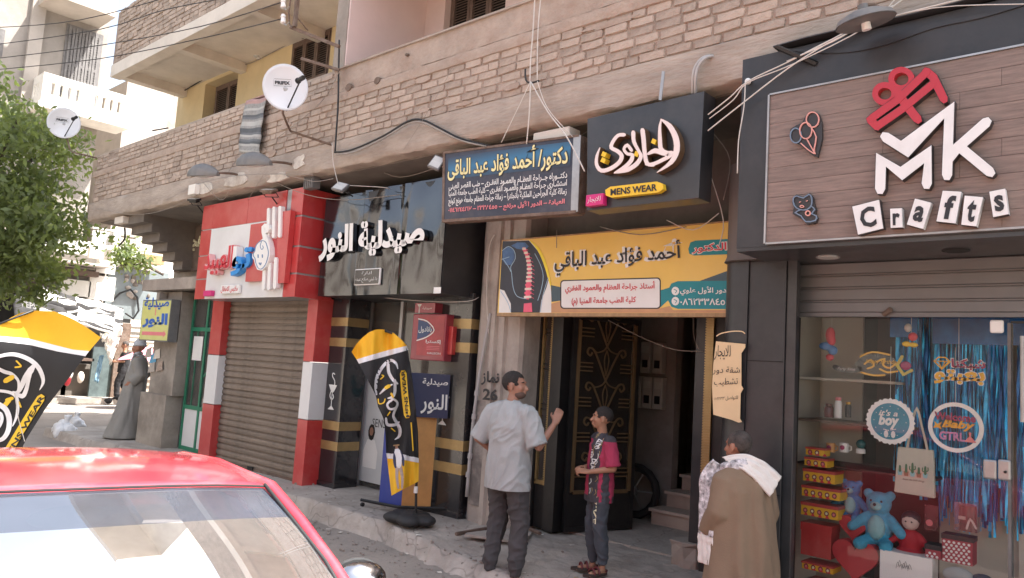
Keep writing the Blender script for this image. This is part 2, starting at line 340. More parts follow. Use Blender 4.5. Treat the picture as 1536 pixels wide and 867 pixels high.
def text(body, box, Y, m, parent, ext=.002, off=0.0, name='lettering', shear=0, fn=None, ar=None, rot=0):
    """lettering fitted to box = (x0, x1, z0, z1) on the face at depth Y"""
    cu = bpy.data.curves.new('t', 'FONT'); ar = any('\u0600' < c < '\u06ff' for c in body) if ar is None else ar
    cu.body = '\n'.join(shape_ar(q) for q in body.split('\n')) if ar else body
    cu.size = 1; cu.offset = off; cu.resolution_u = 2; cu.shear = shear; cu.align_x = 'CENTER'
    o = bpy.data.objects.new('t', cu); COL.objects.link(o)
    dg = bpy.context.evaluated_depsgraph_get(); me = bpy.data.meshes.new_from_object(o.evaluated_get(dg))
    bpy.data.objects.remove(o); bpy.data.curves.remove(cu)
    if not len(me.vertices): return None
    xs = [v.co.x for v in me.vertices]; ys = [v.co.y for v in me.vertices]
    x0, x1, y0, y1 = min(xs), max(xs), min(ys), max(ys)
    fs = [tuple(p.vertices) for p in me.polygons]; P = [(v.co.x, v.co.y) for v in me.vertices]
    cnt = {}
    for f in fs:
        for i in range(len(f)):
            e = (f[i], f[(i+1) % len(f)]); cnt[e] = 1
    bd = [e for e in cnt if (e[1], e[0]) not in cnt]
    if fn is None:
        cx, cz = (box[0]+box[1])/2, (box[2]+box[3])/2
        def fn(u, v, h):
            x, z = box[0]+u*(box[1]-box[0])-cx, box[2]+v*(box[3]-box[2])-cz
            return Vector((cx+x*math.cos(rot)-z*math.sin(rot), Y-h, cz+x*math.sin(rot)+z*math.cos(rot)))
    U = [((x-x0)/(x1-x0), (y-y0)/(y1-y0)) for x, y in P]; n = len(U)
    b = MB(); b.add([fn(u, v, ext) for u, v in U], fs)
    if ext > .004: b.add([fn(u, v, ext) for u, v in U]+[fn(u, v, 0) for u, v in U], [(e[0], e[0]+n, e[1]+n, e[1]) for e in bd])
    bpy.data.meshes.remove(me)
    return b.build(name, m, parent, flip=False)
def tbox(px0, py0, px1, py1, Y):  # box of a face between two measured corners
    a, b = at(px0, py0, Y), at(px1, py1, Y); return (min(a.x, b.x), max(a.x, b.x), min(a.z, b.z), max(a.z, b.z))
def quadfn(c, Y):  # c = four measured corners (bl, br, tr, tl) -> bilinear frame
    p = [at(*q, Y) for q in c]
    def fn(u, v, h):
        q = p[0]*(1-u)*(1-v)+p[1]*u*(1-v)+p[2]*u*v+p[3]*(1-u)*v; return Vector((q.x, q.y-h, q.z))
    return fn
# ================================================================ GROUND
def sheet(name, x0, x1, y0, y1, nx, ny, zf, m):
    vs = []; fs = []
    for j in range(ny+1):
        for i in range(nx+1):
            x = x0+(x1-x0)*i/nx; y = y0+(y1-y0)*j/ny; vs.append((x, y, zf(x, y)))
    for j in range(ny):
        for i in range(nx):
            a = j*(nx+1)+i; fs.append((a, a+1, a+nx+2, a+nx+1))
    b = MB(); b.add(vs, fs); return struct(b.build(name, m, smooth=2, flip=False))
nz = lambda x, y, z=0: noise.noise(Vector((x, y, z)))
sheet('ground', -250, 250, -250, 250, 2, 2, lambda x, y: -.03, asphalt)
sheet('road', -27, 4, -4, 7.5, 300, 110, lambda x, y: .012*nz(x*.9, y*.9)+.006*nz(x*4, y*4)-.004, asphalt)
def walk_z(x, y):
    e = 4.90+.05*nz(x*1.3, 3)+.03*nz(x*5, 7)
    top = .18+.006*nz(x*2, y*2)+.004*nz(x*9, y*9)
    t = min(max((x+5.9)/1.3, 0), 1)
    if t > 0: e = e*(1-t)+(4.62+.09*nz(x*3, 1)+.06*nz(x*8, 4))*t
    wdt = .05+.10*t+.03*nz(x*6, 2)
    k = min(max((y-e)/max(wdt, .02), 0), 1)
    k = min(max(k+(.38*nz(x*7, y*7, 5)+.3*nz(x*17, y*17, 2))*(1 if 0 < k < 1 else 0), 0), 1)
    if t > 0:                                      # the worn apron in front of the entrance
        g = min(max((y-4.4)/1.1, 0), 1); top = top*(1-t)+(.075+.10*g+.012*nz(x*5, y*5)+.01*nz(x*14, y*14))*t
    if x < -13.0: top -= .04
    z = top*k - .02*(1-k)
    if t > .2 and y < e+.5: z += .022*max(nz(x*11, y*11, 9), 0)*k
    return z
sheet('sidewalk', -15.6, 3.2, 4.35, 6.25, 560, 76, walk_z, pave)
rb = MB()
for i in range(620):
    x = random.uniform(-9, -2.0); y = 4.85-abs(random.gauss(0, .45)) if random.random() < .8 else random.uniform(4.6, 5.6)
    r = random.uniform(.005, .02)*(1.5 if random.random() < .06 else 1); rb.ball((x, y, max(walk_z(x, y), 0)+r*.3), (r, r*random.uniform(.6, 1), r*random.uniform(.5, .9)), 5, 3)
o = rb.build('gravel', asphalt, kind='stuff'); tag(o, 'loose crumbs of broken cement along the ragged kerb', 'rubble')
lt = MB(); random.seed(21)
for i in range(90):
    x = random.uniform(-8, -1.5); y = random.uniform(3.4, 6.0) if i % 3 else random.uniform(4.5, 5.2); z = max(walk_z(x, y), 0)+.006 if y > 4.35 else .012; a = random.uniform(0, 3); l_ = random.uniform(.008, .03); w_ = random.uniform(.004, .02); c, s = math.cos(a), math.sin(a); lt.k = random.choice([0, 0, 1, 2])
    lt.add([(x+c*l_-s*w_, y+s*l_+c*w_, z), (x-c*l_-s*w_, y-s*l_+c*w_, z+.004), (x-c*l_+s*w_, y-s*l_-c*w_, z), (x+c*l_+s*w_, y+s*l_-c*w_, z+.003)], [(0, 1, 2, 3)])
o = lt.build('litter', [creamp, wood_tan, whitep], kind='stuff'); tag(o, 'scraps of paper and cigarette ends on the pavement', 'litter')
# ================================================================ MAIN BRICK BUILDING
B = thing('brick_building', 'brick and plaster apartment block with balconies over the shopfronts', 'building', (-7, 6, 0))
XL, XR, YF, YW = -14.6, 4.2, 4.9, 6.2
def wall_holes(name, x0, x1, z0, z1, holes, Y, th, m, parent=B):
    xs = sorted({x0, x1}|{h[0] for h in holes}|{h[1] for h in holes}); b = MB()
    for a, c in zip(xs, xs[1:]):
        hs = sorted([(h[2], h[3]) for h in holes if h[0] <= a+1e-6 and h[1] >= c-1e-6]); z = z0
        for lo, hi in hs:
            if lo > z: b.box(a, c, Y, Y+th, z, lo)
            z = hi
        if z < z1: b.box(a, c, Y, Y+th, z, z1)
    return b.build(name, m, parent)
# first-floor slab and its rough front
b = MB(); n = 230
def slabpt(x, s):
    r = .012*nz(x*2.1, s*3)+.008*nz(x*7, s*9)
    z = [3.85, 3.87, 3.95, 4.03, 4.11, 4.165, 4.18][s]+.012*nz(x*1.4, s)+(0 if s > 1 else .018*nz(x*3.1, 5)+.012*nz(x*11, 5))
    y = YF-.02+[.02, 0, -.006, 0, -.004, 0, .03][s]+r
    return (x, y, z)
R = [[slabpt(XL-.03+(XR-XL+.03)*i/n, s) for s in range(7)]+[(XL-.03+(XR-XL+.03)*i/n, 6.3, 4.18), (XL-.03+(XR-XL+.03)*i/n, 6.3, 3.85)] for i in range(n+1)]
b.rings(R); b.build('floor_slab', slabconc, B, smooth=True)
for px0, py0, px1, py1 in ((283, 276, 318, 290), (335, 264, 372, 276), (440, 234, 456, 252), (400, 262, 432, 270)):
    t = tbox(px0, py0, px1, py1, 4.86); zc = (t[2]+t[3])/2
    b = MB(); P = []
    for k in range(14):
        a = 2*math.pi*k/14; sx = (t[1]-t[0])/2; sz = (t[3]-t[2])/2
        c, s_ = math.cos(a), math.sin(a); q = 1/max(abs(c), abs(s_))*(1-.4*random.random())
        P.append(((t[0]+t[1])/2+sx*c*q, zc+sz*s_*q))
    b.prism(P, xz(4.862), .03); b.build('paint_patch', mat('worn_white_paint', (.62, .57, .50), .9, var=.2, vs=9, dirt=.8, dcol=(.40, .335, .28), ds=7) if 'worn_white_paint' not in bpy.data.materials else bpy.data.materials['worn_white_paint'], B)
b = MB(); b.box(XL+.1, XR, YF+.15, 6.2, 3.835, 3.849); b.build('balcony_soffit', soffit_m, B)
# mortar backing, ledge, upper parapet
b = MB(); b.box(XL, XR, YF+.004, YF+.14, 4.16, 5.0); b.build('parapet_core', mortar, B)
b = MB(); R = []
for i in range(n+1):
    x = XL-.02+(XR-XL+.02)*i/n
    r = lambda k: .010*nz(x*3.3, k)+.010*nz(x*11, k*2)
    R.append([(x, YF+.03, 4.62), (x, YF-.020+r(1), 4.635+.7*r(4)), (x, YF-.028+r(2), 4.69), (x, YF-.022+r(3), 4.735+.5*r(5)), (x, YF+.03, 4.75)])
b.rings(R); b.build('ledge', stucco, B, smooth=True)
b = MB(); R = []; XS = -7.40
for i in range(161):
    x = XS+(XR-XS)*i/160; R.append([(x, YF+.010, 4.75)]+[(x, YF-.004+.012*nz(x*2.2, k)+.008*nz(x*8, k*1.7), 4.75+k*.0675) for k in range(5)]+[(x, YF+.14, 5.02), (x, YF+.14, 4.75)])
b.rings(R); b.build('stucco_band', stucco, B, smooth=True)
b = MB(); b.box(XL, XS, YF-.004, YF+.14, 5.0, 5.035); b.box(XS, XR, YF-.03, YF+.16, 5.02, 5.04); b.build('coping', slabconc, B)
# bricks
BV = []
for k in range(9):
    bm = MB(); L, H = .226, .064; rr = lambda a: random.uniform(-a, a)
    P = [(-L/2+.008+rr(.006), -H/2+rr(.004)), (0+rr(.03), -H/2+rr(.003)), (L/2-.006+rr(.006), -H/2+.004+rr(.004)), (L/2+rr(.004), H/2-.006+rr(.004)), (L/2-.012+rr(.006), H/2+rr(.003)), (-L/2+.006+rr(.005), H/2+rr(.004))]
    front = [(x*.975, -.014+rr(.003), z*.93) for x, z in P]; mid = [(x, -.004, z) for x, z in P]; back = [(x, .03, z) for x, z in P]
    bm.rings([front, mid, back]); me = bpy.data.meshes.new('brick'); me.from_pydata(bm.v, [], bm.f); me.materials.append(brick_m); me.update(); BV.append(me)
spots = []
for c in range(6):
    z = 4.215+c*.0765; x = XL+.12+(.06 if c % 2 else -.05)+random.uniform(0, .02)
    while x < XR-.1:
        L = random.choice([1, 1, 1, 1, 1, 1, .98, .94, .52]); x += .119*L; spots.append((x, z, L)); x += .119*L+.002
for c in range(4):
    z = 4.788+c*.062*1.02; x = XL+.12+(.06 if c % 2 else -.05)
    while x < XS-.1:
        L = random.choice([1, 1, 1, .98, .9, .52]); x += .119*L; spots.append((x, z, L*.999, .8)); x += .119*L+.002
spots = [s for s in spots if not (s[0] < -13.6 and random.random() < .1)]
holes = [(-7.15, 4.62), (-6.72, 4.66)]
near = sorted([s for s in spots if s[0] < .3], key=lambda s: -s[0])
ind = near[:300]; rest = near[300:]+[s for s in spots if s[0] >= .3]
off = wloc(B)
for s in ind:
    o = bpy.data.objects.new('brick', random.choice(BV)); COL.objects.link(o); o.parent = B
    o.location = Vector((s[0], YF+random.uniform(-.006, .007)+.005, s[1]+random.uniform(-.003, .003)))-off
    o.rotation_euler = (random.uniform(-.03, .03), random.uniform(-.012, .012), random.uniform(-.02, .02)); o.scale = (s[2], 1, s[3] if len(s) > 3 else 1)
bm = MB()
for s in rest:
    me = random.choice(BV); y = YF+.005+random.uniform(-.006, .007); k = s[3] if len(s) > 3 else 1
    bm.add([(s[0]+v.co.x*s[2], y+v.co.y, s[1]+v.co.z*k) for v in me.vertices], [tuple(p.vertices) for p in me.polygons])
bm.build('brickwork', brick_m, B, kind='stuff')
for hx, hz in ((797, 0), ):
    pass
for q, (px, py, r) in enumerate(((523, 131, .055), (566, 121, .05), (610, 82, .02))):
    p = at(px, py, YF-.03); b = MB(); P = [(p.x+r*(1+.35*nz(k, q*3.1))*math.cos(k*.63), p.z+r*(.8+.3*nz(k, 9+q))*math.sin(k*.63)) for k in range(10)]
    b.prism(P, xz(YF-.038), .03); b.build('broken_hole', rust, B)
random.seed(44)
for k in range(16):      # plaster smeared over the bricks
    x = random.uniform(-13.5, -2.2); z = random.choice([random.uniform(4.22, 4.34), random.uniform(4.52, 4.62)]); rx, rz = random.uniform(.06, .24), random.uniform(.02, .05)
    P = [(x+rx*(1+.5*nz(j*1.3, k*2.7))*math.cos(j*.45), z+rz*(1+.6*nz(j*1.9, k*1.3))*math.sin(j*.45)) for j in range(14)]
    b = MB(); b.prism(P, xz(YF-.0135-.0004*k), .02); b.build('plaster_smear', stucco, B)
random.seed(45)
# upper wall (yellow), windows
W1 = (-13.50, -12.30, 5.25, 6.56); W2 = (-10.62, -9.55, 5.2, 6.62); W3 = (-7.06, -6.0, 5.2, 6.6)
wall_holes('yellow_wall', XL, -7.8, 4.18, 6.62, [W1, W2], YW, .25, yellowp)
wall_holes('pink_wall', -7.62, XR, 4.18, 6.62, [W3, (-2.5, -1.4, 5.2, 6.5)], YW, .25, pinkp)
b = MB(); b.box(-7.66, -7.42, YF+.142, YW+.2, 4.95, 6.60); b.build('partition_wall', pinkp, B)
b = MB(); R = []
for i in range(25):
    z = 4.95+1.65*i/24; R.append([(-7.665-.012*abs(nz(z*6, 1)), YF+.13, z), (-7.415+.010*nz(z*7, 2)-.03, YF+.13, z), (-7.415-.03, YF+.15, z), (-7.665, YF+.15, z)])
b.rings(R); b.build('partition_edge', concrete, B)
def louvre_window(x0, x1, z0, z1, Y, leaves, parent=B, m=wood_br, fr=True):
    w = MB(); t = .035
    w.box(x0, x1, Y, Y+.05, z1-t, z1); w.box(x0, x1, Y, Y+.05, z0, z0+t); w.box(x0, x0+t, Y, Y+.05, z0+t, z1-t); w.box(x1-t, x1, Y, Y+.05, z0+t, z1-t)
    f = w.build('window', m, parent); bk = MB(); bk.box(x0+t, x1-t, Y+.05, Y+.07, z0+t, z1-t); bk.build('dark_backing', dark_m, f)
    lw = (x1-x0-2*t)/leaves
    for k in range(leaves):
        a = x0+t+k*lw; c = a+lw-.006; s = MB(); st = .045
        s.box(a, a+st, Y-.01, Y+.03, z0+t, z1-t); s.box(c-st, c, Y-.01, Y+.03, z0+t, z1-t)
        for zz in (z0+t, (z0+z1)/2-.03, z1-t-.06): s.box(a+st, c-st, Y-.01, Y+.028, zz, zz+.06)
        z = z0+t+.075
        while z < z1-t-.09:
            if not ((z0+z1)/2-.045 < z < (z0+z1)/2+.04):
                s.add([(a+st, Y-.004, z), (c-st, Y-.004, z), (c-st, Y+.024, z+.028), (a+st, Y+.024, z+.028), (a+st, Y-.004, z+.006), (c-st, Y-.004, z+.006), (c-st, Y+.024, z+.034), (a+st, Y+.024, z+.034)], [(0, 1, 2, 3), (4, 7, 6, 5), (0, 4, 5, 1), (3, 2, 6, 7)])
            z += .036
        s.build('louvred_shutter', m, f)
    return f
louvre_window(-13.32, W1[1], W1[2], W1[3]-.06, YW+.12, 2)
louvre_window(*W2, YW+.0, 3)
louvre_window(*W3, YW+.10, 3)
louvre_window(-2.5, -1.4, 5.2, 6.5, YW+.12, 3)
# second-floor balcony: brick front, pale slab with beams
b = MB(); b.box(XL+.2, XR, YF-.02, YW+.3, 6.62, 6.66); b.box(XL+.2, XR, YF-.02, YF+.16, 6.44, 6.62); b.build('upper_slab', creamp, B)
for x in (XL+.2, -12.2, -9.9, -7.65, -5.2): q = MB(); q.box(x, x+.18, YF+.16, YW-.002, 6.46, 6.62); q.build('soffit_beam', creamp, B)
b = MB(); b.box(XL+.2, XR, YF+.003, YF+.13, 6.66, 7.65); b.build('upper_parapet', mortar, B)
bm = MB()
for c in range(13):
    z = 6.70+c*.0765; x = XL+.34+(.06 if c % 2 else 0)
    while x < -7.5:
        me = random.choice(BV); y = YF+.0+random.uniform(-.012, .006); L = random.choice([1, 1, 1, .6]); x += .119*L
        bm.add([(x+v.co.x*L, y+v.co.y, z+v.co.z) for v in me.vertices], [tuple(p.vertices) for p in me.polygons]); x += .12*L
bm.build('upper_brickwork', brick_m, B, kind='stuff')
b = MB(); b.box(XL+.2, -8.2, YW+.05, 13, 6.66, 12.6); b.box(XL+.1, -8.2, YF, 13, 9.3, 9.5); b.box(XL+.1, -8.2, YF, 13, 12.6, 12.9); b.box(-8.19, XR, YW+.05, 13, 6.66, 6.9); b.box(XL, XR, 12.8, 13, 0, 6.66); b.build('unseen_storeys', greyp, B)  # unseen; height stepped to shade the street and let sun onto the car
b = MB(); b.box(XL, XL+.2, YW+.251, 12.8, 4.18, 6.6); b.box(XR-.2, XR, 6.3, 12.8, 0, 6.6); b.build('end_wall', greyp, B)
# ground floor walls above / between the shopfronts
gw = lambda name, x0, x1, y0, y1, z0, z1, m=plaster: (lambda q: q.build(name, m, B))(MB().box(x0, x1, y0, y1, z0, z1))
gw('rear_wall', XL+1.2, -10.7, 5.95, 6.2, 2.62, 3.84)
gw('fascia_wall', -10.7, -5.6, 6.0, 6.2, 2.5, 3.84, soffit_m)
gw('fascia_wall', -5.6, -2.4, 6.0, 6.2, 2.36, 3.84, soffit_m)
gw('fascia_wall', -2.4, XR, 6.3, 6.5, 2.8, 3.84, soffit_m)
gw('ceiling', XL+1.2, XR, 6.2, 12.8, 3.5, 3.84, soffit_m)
# corner pier with its lower plinth, beam over it
b = MB()
for (z0, z1, x0, x1, y0) in ((.0, .98, -12.80, -11.88, 5.36), (.98, 2.60, -12.66, -11.82, 5.42)):
    R = []
    for k in range(9):
        z = z0+(z1-z0)*k/8; e = lambda q: .016*nz(z*4, q)
        R.append([(x0+e(1), y0+e(2), z), ((x0+x1)/2, y0+e(6), z), (x1+e(3), y0+e(4), z), (x1+e(5), 5.62, z), (x0, 6.15, z)])
    b.rings(R)
b.build('corner_pier', plaster, B)
gw('pier_beam', -13.0, -10.72, 5.28, 5.95, 2.62, 2.80, concrete)
gw('pier_cable_box', -12.42, -12.32, 5.28, 5.41, 2.3, 2.58, plaster)
b = MB()
for k in range(6): b.box(-13.5+k*.11, -12.6, 5.02+k*.14, 6.2, 3.70-k*.135, 3.835 if k == 0 else 3.70-(k-1)*.135)
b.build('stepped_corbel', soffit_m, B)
b = MB(); b.box(-13.55, -13.2, 4.93, 5.1, 3.72, 3.83); b.build('corbel_block', creamp, B)
# concrete pier with ribs between pharmacy and entrance
b = MB(); prof = [(-5.62, 5.74), (-5.56, 5.70), (-5.40, 5.70), (-5.385, 5.665), (-5.33, 5.665), (-5.315, 5.70), (-5.27, 5.70), (-5.255, 5.665), (-5.20, 5.665), (-5.185, 5.70), (-5.02, 5.70), (-4.99, 5.74), (-4.99, 6.15), (-5.62, 6.15)]
R = []
for k in range(30):
    z = .1+3.74*k/29; R.append([(x+.006*nz(z*5, i), y+.006*nz(z*6, i+30), z) for i, (x, y) in enumerate(prof)])
pierm = mat('pale_pier_plaster', (.43, .38, .33), .9, var=.16, vs=2.5, bump=.5, bs=14, dirt=.85, dcol=(.28, .245, .215), ds=2.2, stretch=(1, 1, .5))
b.rings(R); b.build('entrance_pier', pierm, B, smooth=False)
wd = mat('grey_wear', (.20, .18, .165), .95, var=.35, vs=5, dirt=.6, dcol=(.40, .36, .31), ds=5)
for z0, z1, x0, x1 in ((.18, 1.55, -5.55, -5.40), (.18, .95, -5.18, -5.02), (.18, .7, -5.55, -5.40)):
    pass
t = tbox(713, 600, 727, 762, 5.69)
b = MB(); P = [(t[0]+(0 if k < 9 else (t[1]-t[0]))+.012*nz(k*1.7, 3), (t[2]+(t[3]-t[2])*(k/8 if k < 9 else (17-k)/8))) for k in range(18)]; b.prism(P, xz(5.688), .02); b.build('worn_patch', wd, B)
text('نماز', tbox(723, 556, 748, 580, 5.66), 5.66, print_bk, B, off=.03, name='graffiti')
text('26', tbox(725, 582, 746, 602, 5.66), 5.66, print_bk, B, off=.03, name='graffiti')
# entrance hall
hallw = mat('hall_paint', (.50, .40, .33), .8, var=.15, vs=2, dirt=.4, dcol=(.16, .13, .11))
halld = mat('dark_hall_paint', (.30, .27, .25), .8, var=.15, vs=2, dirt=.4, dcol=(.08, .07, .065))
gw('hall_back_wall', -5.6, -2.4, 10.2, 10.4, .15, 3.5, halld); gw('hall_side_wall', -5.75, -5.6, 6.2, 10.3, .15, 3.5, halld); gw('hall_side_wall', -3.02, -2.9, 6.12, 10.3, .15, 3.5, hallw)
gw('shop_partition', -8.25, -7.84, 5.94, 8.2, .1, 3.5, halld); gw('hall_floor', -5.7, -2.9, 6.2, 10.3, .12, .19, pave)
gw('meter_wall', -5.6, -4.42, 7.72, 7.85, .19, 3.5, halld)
for k in range(9):
    st = MB(); st.box(-4.40+.03*k, -3.03, 7.30+k*.26, 7.30+(k+1)*.26+.02, .19, .19+(k+1)*.165-.03); s0 = st.build('stair_step', hallw, B)
    st = MB(); st.box(-4.42+.03*k, -3.03, 7.27+k*.26, 7.30+(k+1)*.26, .19+(k+1)*.165-.03, .19+(k+1)*.165); st.build('tread', mat('tread_stone', (.55, .46, .39), .6, var=.1) if k == 0 else bpy.data.materials['tread_stone'], s0)
# ================================================================ OPPOSITE SIDE OF THE STREET (behind the camera, seen only in reflections)
for i, (x0, x1, h, m) in enumerate(((-24, -13.5, 6.1, creamp), (-13.3, -4.2, 6.5, greyp), (-4, 6.5, 4.0, wood_tan), (6.7, 16, 6.2, greyp))):
    t = thing('apartment_house', ['cream house across the street farthest down', 'grey house across the street opposite the pharmacy', 'low brown house across the street opposite the craft shop', 'grey house across the street nearest the camera side'][i], 'building', ((x0+x1)/2, -6, 0), 'houses on the opposite side of the street')
    hs = []
    k = x0+1.0
    while k < x1-1.6:
        hs += [(k, k+1.1, 1.0+3*q, 2.7+3*q) for q in range(3) if 3*q+2.7 < h]; k += 2.5
    wall_holes('wall', x0, x1, 0, h, hs, -6.3, .3, m, t)
    q = MB(); q.box(x0, x1, -12, -6.6, 0, h); q.build('rear_block', m, t)
    for hh in hs: q = MB(); q.box(hh[0], hh[1], -6.2, -6.1, hh[2], hh[3]); q.build('window', wood_br, t)
# ================================================================ GREEN DOOR
G = thing('green_door', 'narrow green framed glass door beside the corner pier', 'door', (-11.3, 5.6, .18))
b = MB(); gx0, gx1, gz0, gz1 = -11.80, -10.80, .18, 2.62; Yg = 5.60
mx = (gx0+gx1)/2
for x in (gx0, mx-.02, gx1-.05): b.box(x, x+.05, Yg, Yg+.06, gz0, gz1)
for z in (gz0, .80, 2.0, gz1-.05): b.box(gx0+.05, mx-.02, Yg+.003, Yg+.055, z, z+.06); b.box(mx+.03, gx1-.05, Yg+.003, Yg+.055, z, z+.06)
b.build('frame', green_m, G)
b = MB(); b.cyl((mx+.05, Yg+.02, 1.32), (gx1-.06, Yg+.02, 1.62), .016); b.box(gx0+.22, gx0+.235, Yg+.01, Yg+.04, .86, 2.0); b.build('brace', green_m, G)
for x0, x1 in ((gx0+.05, mx-.02), (mx+.03, gx1-.05)):
    q = MB(); q.box(x0, x1, Yg+.02, Yg+.03, .86, 2.0); q.build('pane', glass_d, G)
    q = MB(); q.box(x0, x1, Yg+.02, Yg+.03, 2.06, gz1-.05); q.build('pane', glass_d, G)
    q = MB(); q.box(x0, x1, Yg+.015, Yg+.035, .24, .80); q.build('lower_panel', white_acp, G)
q = MB(); q.box(gx0, gx1, Yg+.5, Yg+.6, .15, gz1); q.build('curtain', greyp, G)
q = MB(); q.box(gx0+.12, gx0+.42, Yg+.008, Yg+.012, 1.55, 1.92); q.build('paper_notice', print_wh, G)
q = MB(); q.box(gx0, gx1, 5.47, 5.60, 2.62, 2.8)
for k in range(5): q.box(gx0, gx1, 5.455, 5.47, 2.63+k*.034, 2.655+k*.034)
q.build('shutter_box', shut_m, G)
q = MB(); q.box(-11.83, gx0-.002, 5.63, 6.1, .1, 2.62); q.build('side_jamb', dark_m, G)
# ================================================================ CHILDREN'S CLOTHES SHOP
def clad_pillar(x0, x1, label):
    t = thing('clad_pillar', label, 'pillar', ((x0+x1)/2, 5.5, .18), 'red and white pillars of the children\'s shop')
    for z0, z1, m in ((.17, .955, red_acp), (.963, 1.655, white_acp), (1.663, 2.45, red_acp)):
        q = MB(); q.box(x0, x1, 5.38, 5.50 if x0 < -10 else 5.66, z0, z1); q.build('cladding_panel', [m], t, bevel=.004)
clad_pillar(-10.72, -10.40, 'red and white clad pillar between green door and roller shutter')
clad_pillar(-8.27, -8.06, 'red and white clad pillar beside the black pharmacy pillar')
S = thing('roller_shutter', 'closed brown metal roller shutter between the red pillars', 'shutter', (-9.3, 5.48, .18))
n = 27; sh = 2.27/n
q = MB(); L = -10.40+.002; Rr = -8.27-.002
prof = [(0, 0), (-.016, .1), (-.018, .5), (-.012, .78), (.004, .84), (.004, 1.0)]
q.add([(L, 5.50+y, z*sh) for y, z in prof]+[(Rr, 5.50+y, z*sh) for y, z in prof], [(i, i+6, i+7, i+1) for i in range(5)])
s0 = q.build('slat', shut_m, S); s0.location = Vector((0, 0, .19-.18)); s0.data.transform(Matrix.Translation((0, 0, .18)))
for k in range(1, n):
    c = s0.copy(); COL.objects.link(c); c.location.z = .01+k*sh; c.location.y += random.uniform(-.003, .003); c.rotation_euler = (random.uniform(-.004, .004), random.uniform(-.0006, .0006), 0)
q = MB(); q.box(L, Rr, 5.46, 5.50, .175, .21); q.build('bottom_rail', rust, S)
q = MB(); q.box(-9.45, -9.32, 5.44, 5.459, .19, .23); q.build('padlock', iron, S)
# red box sign
K = thing('shop_sign', 'red and white children\'s shop sign with baby face above roller shutter', 'sign', (-9.3, 5.1, 2.42))
Yk = 5.0; kx0, kx1, kz0, kz1 = -10.53, -7.99, 2.42, 3.76
q = MB(); q.box(kx0+.01, kx1-.01, Yk+.012, 5.52, kz0+.01, kz1-.01); q.build('carcass', silver_m, K)
rows = [2.42, 2.70, 3.03, 3.40, 3.76]; cx1 = -8.25; cx0 = -10.22
for i in range(4):
    q = MB(); q.box(kx0, cx0-(.006 if i < 3 else 0), Yk, Yk+.012, rows[i]+.008*(i > 0), rows[i+1]-.010); q.build('cladding_panel', red_acp, K)
    q = MB(); q.box(cx1 if i else cx1+.0, kx1, Yk, Yk+.013, rows[i]+.012*(i > 0), rows[i+1]-.012); q.build('cladding_panel', red_acp, K)
    q = MB(); q.box(kx1-.010, kx1+.002, Yk+.015, 5.52, rows[i]+.012*(i > 0), rows[i+1]-.012); q.build('side_panel', red_acp, K)
xs = [cx0, -9.28, -8.36]
for a, c in zip(xs, xs[1:]): q = MB(); q.box(a+.004, c-.004, Yk, Yk+.012, 3.403, kz1-.01); q.build('cladding_panel', red_acp, K)
q = MB(); q.box(cx0, cx1-.003, Yk-.004, Yk+.01, kz0, 3.397); q.build('white_face', white_acp, K)
q = MB(); q.box(-9.06, -8.36, Yk-.06, Yk-.005, 2.62, 3.36); q.build('raised_red_panel', red_acp, K)
q = MB(); q.box(-8.358, -8.12, Yk-.075, Yk-.005, 2.58, 3.46); q.build('raised_red_panel', red_acp, K)
F = face(Yk-.10)
for (x, y0, y1) in ((402.5, 314, 354), (410.5, 312, 355), (419.5, 311, 354)): b = MB(); b.strip([(x, y0), (x-1, y1)], 4.2, F, .06, smooth=0); b.build('white_bar', whitem, K)
for (x, y0, y1) in ((396, 406, 433), (404, 396, 433), (413, 388, 431)): b = MB(); b.strip([(x, y0), (x-1.5, y1)], 4.4, F, .06, smooth=0); b.build('white_bar', whitem, K)
FB = face(Yk-.13); c7 = lambda x, y: (240+x/3.942, 260+y/3.942)
P = [c7(*p) for p in ((545, 480), (560, 455), (572, 425), (590, 400), (608, 385), (600, 350), (600, 315), (618, 296), (640, 300), (648, 325), (636, 350), (622, 352), (640, 400), (648, 440), (650, 480), (640, 520), (622, 555), (600, 575), (575, 570), (562, 540), (555, 510), (545, 500))]
b = MB(); b.prism(P, FB, .07); bf = b.build('baby_face', whitem, K)
outl = mat('blue_grey_line', (.12, .22, .38), .5)
FB2 = face(Yk-.133)
for pp, wd_ in (([(563, 440), (575, 415), (600, 398), (622, 405), (632, 430), (640, 465), (636, 500), (622, 540), (600, 565), (580, 560), (566, 530), (560, 500), (552, 490), (552, 472), (560, 460)], 1.0), ([(600, 400), (592, 430), (600, 450), (610, 440), (606, 428)], .8), ([(579, 482), (580, 497)], 1.6), ([(604, 482), (605, 496)], 1.6), ([(586, 530), (592, 540), (597, 530)], 1.6)):
    b = MB(); b.strip([c7(*p) for p in pp], wd_, FB2, .003, closed=(len(pp) > 10)); b.build('face_line', outl, bf)
b = MB(); b.ball(FB(*c7(622, 320), -.01), (.035, .02, .045), 10, 6); b.build('hair_knob', whitem, bf, smooth=True)
blue_l = mat('blue_letter', (.02, .28, .72), .4, dirt=.1)
text('تو', tbox(349, 373, 374, 412, Yk-.1), Yk-.01, blue_l, K, ext=.09, off=.03, name='raised_letter')
text('ا', tbox(347, 370, 353.5, 400, Yk-.1), Yk-.01, whitem, K, ext=.09, off=.03, name='raised_letter')
text('العبيد', tbox(308, 372, 347, 410, Yk-.1), Yk-.01, mat('pink_edge', (.75, .38, .38), .5), K, ext=.085, off=.05, name='raised_letter')
text('العبيد', tbox(308.5, 372.8, 346.5, 409.5, Yk-.1), Yk-.01, print_rd, K, ext=.092, off=.012, name='raised_letter')
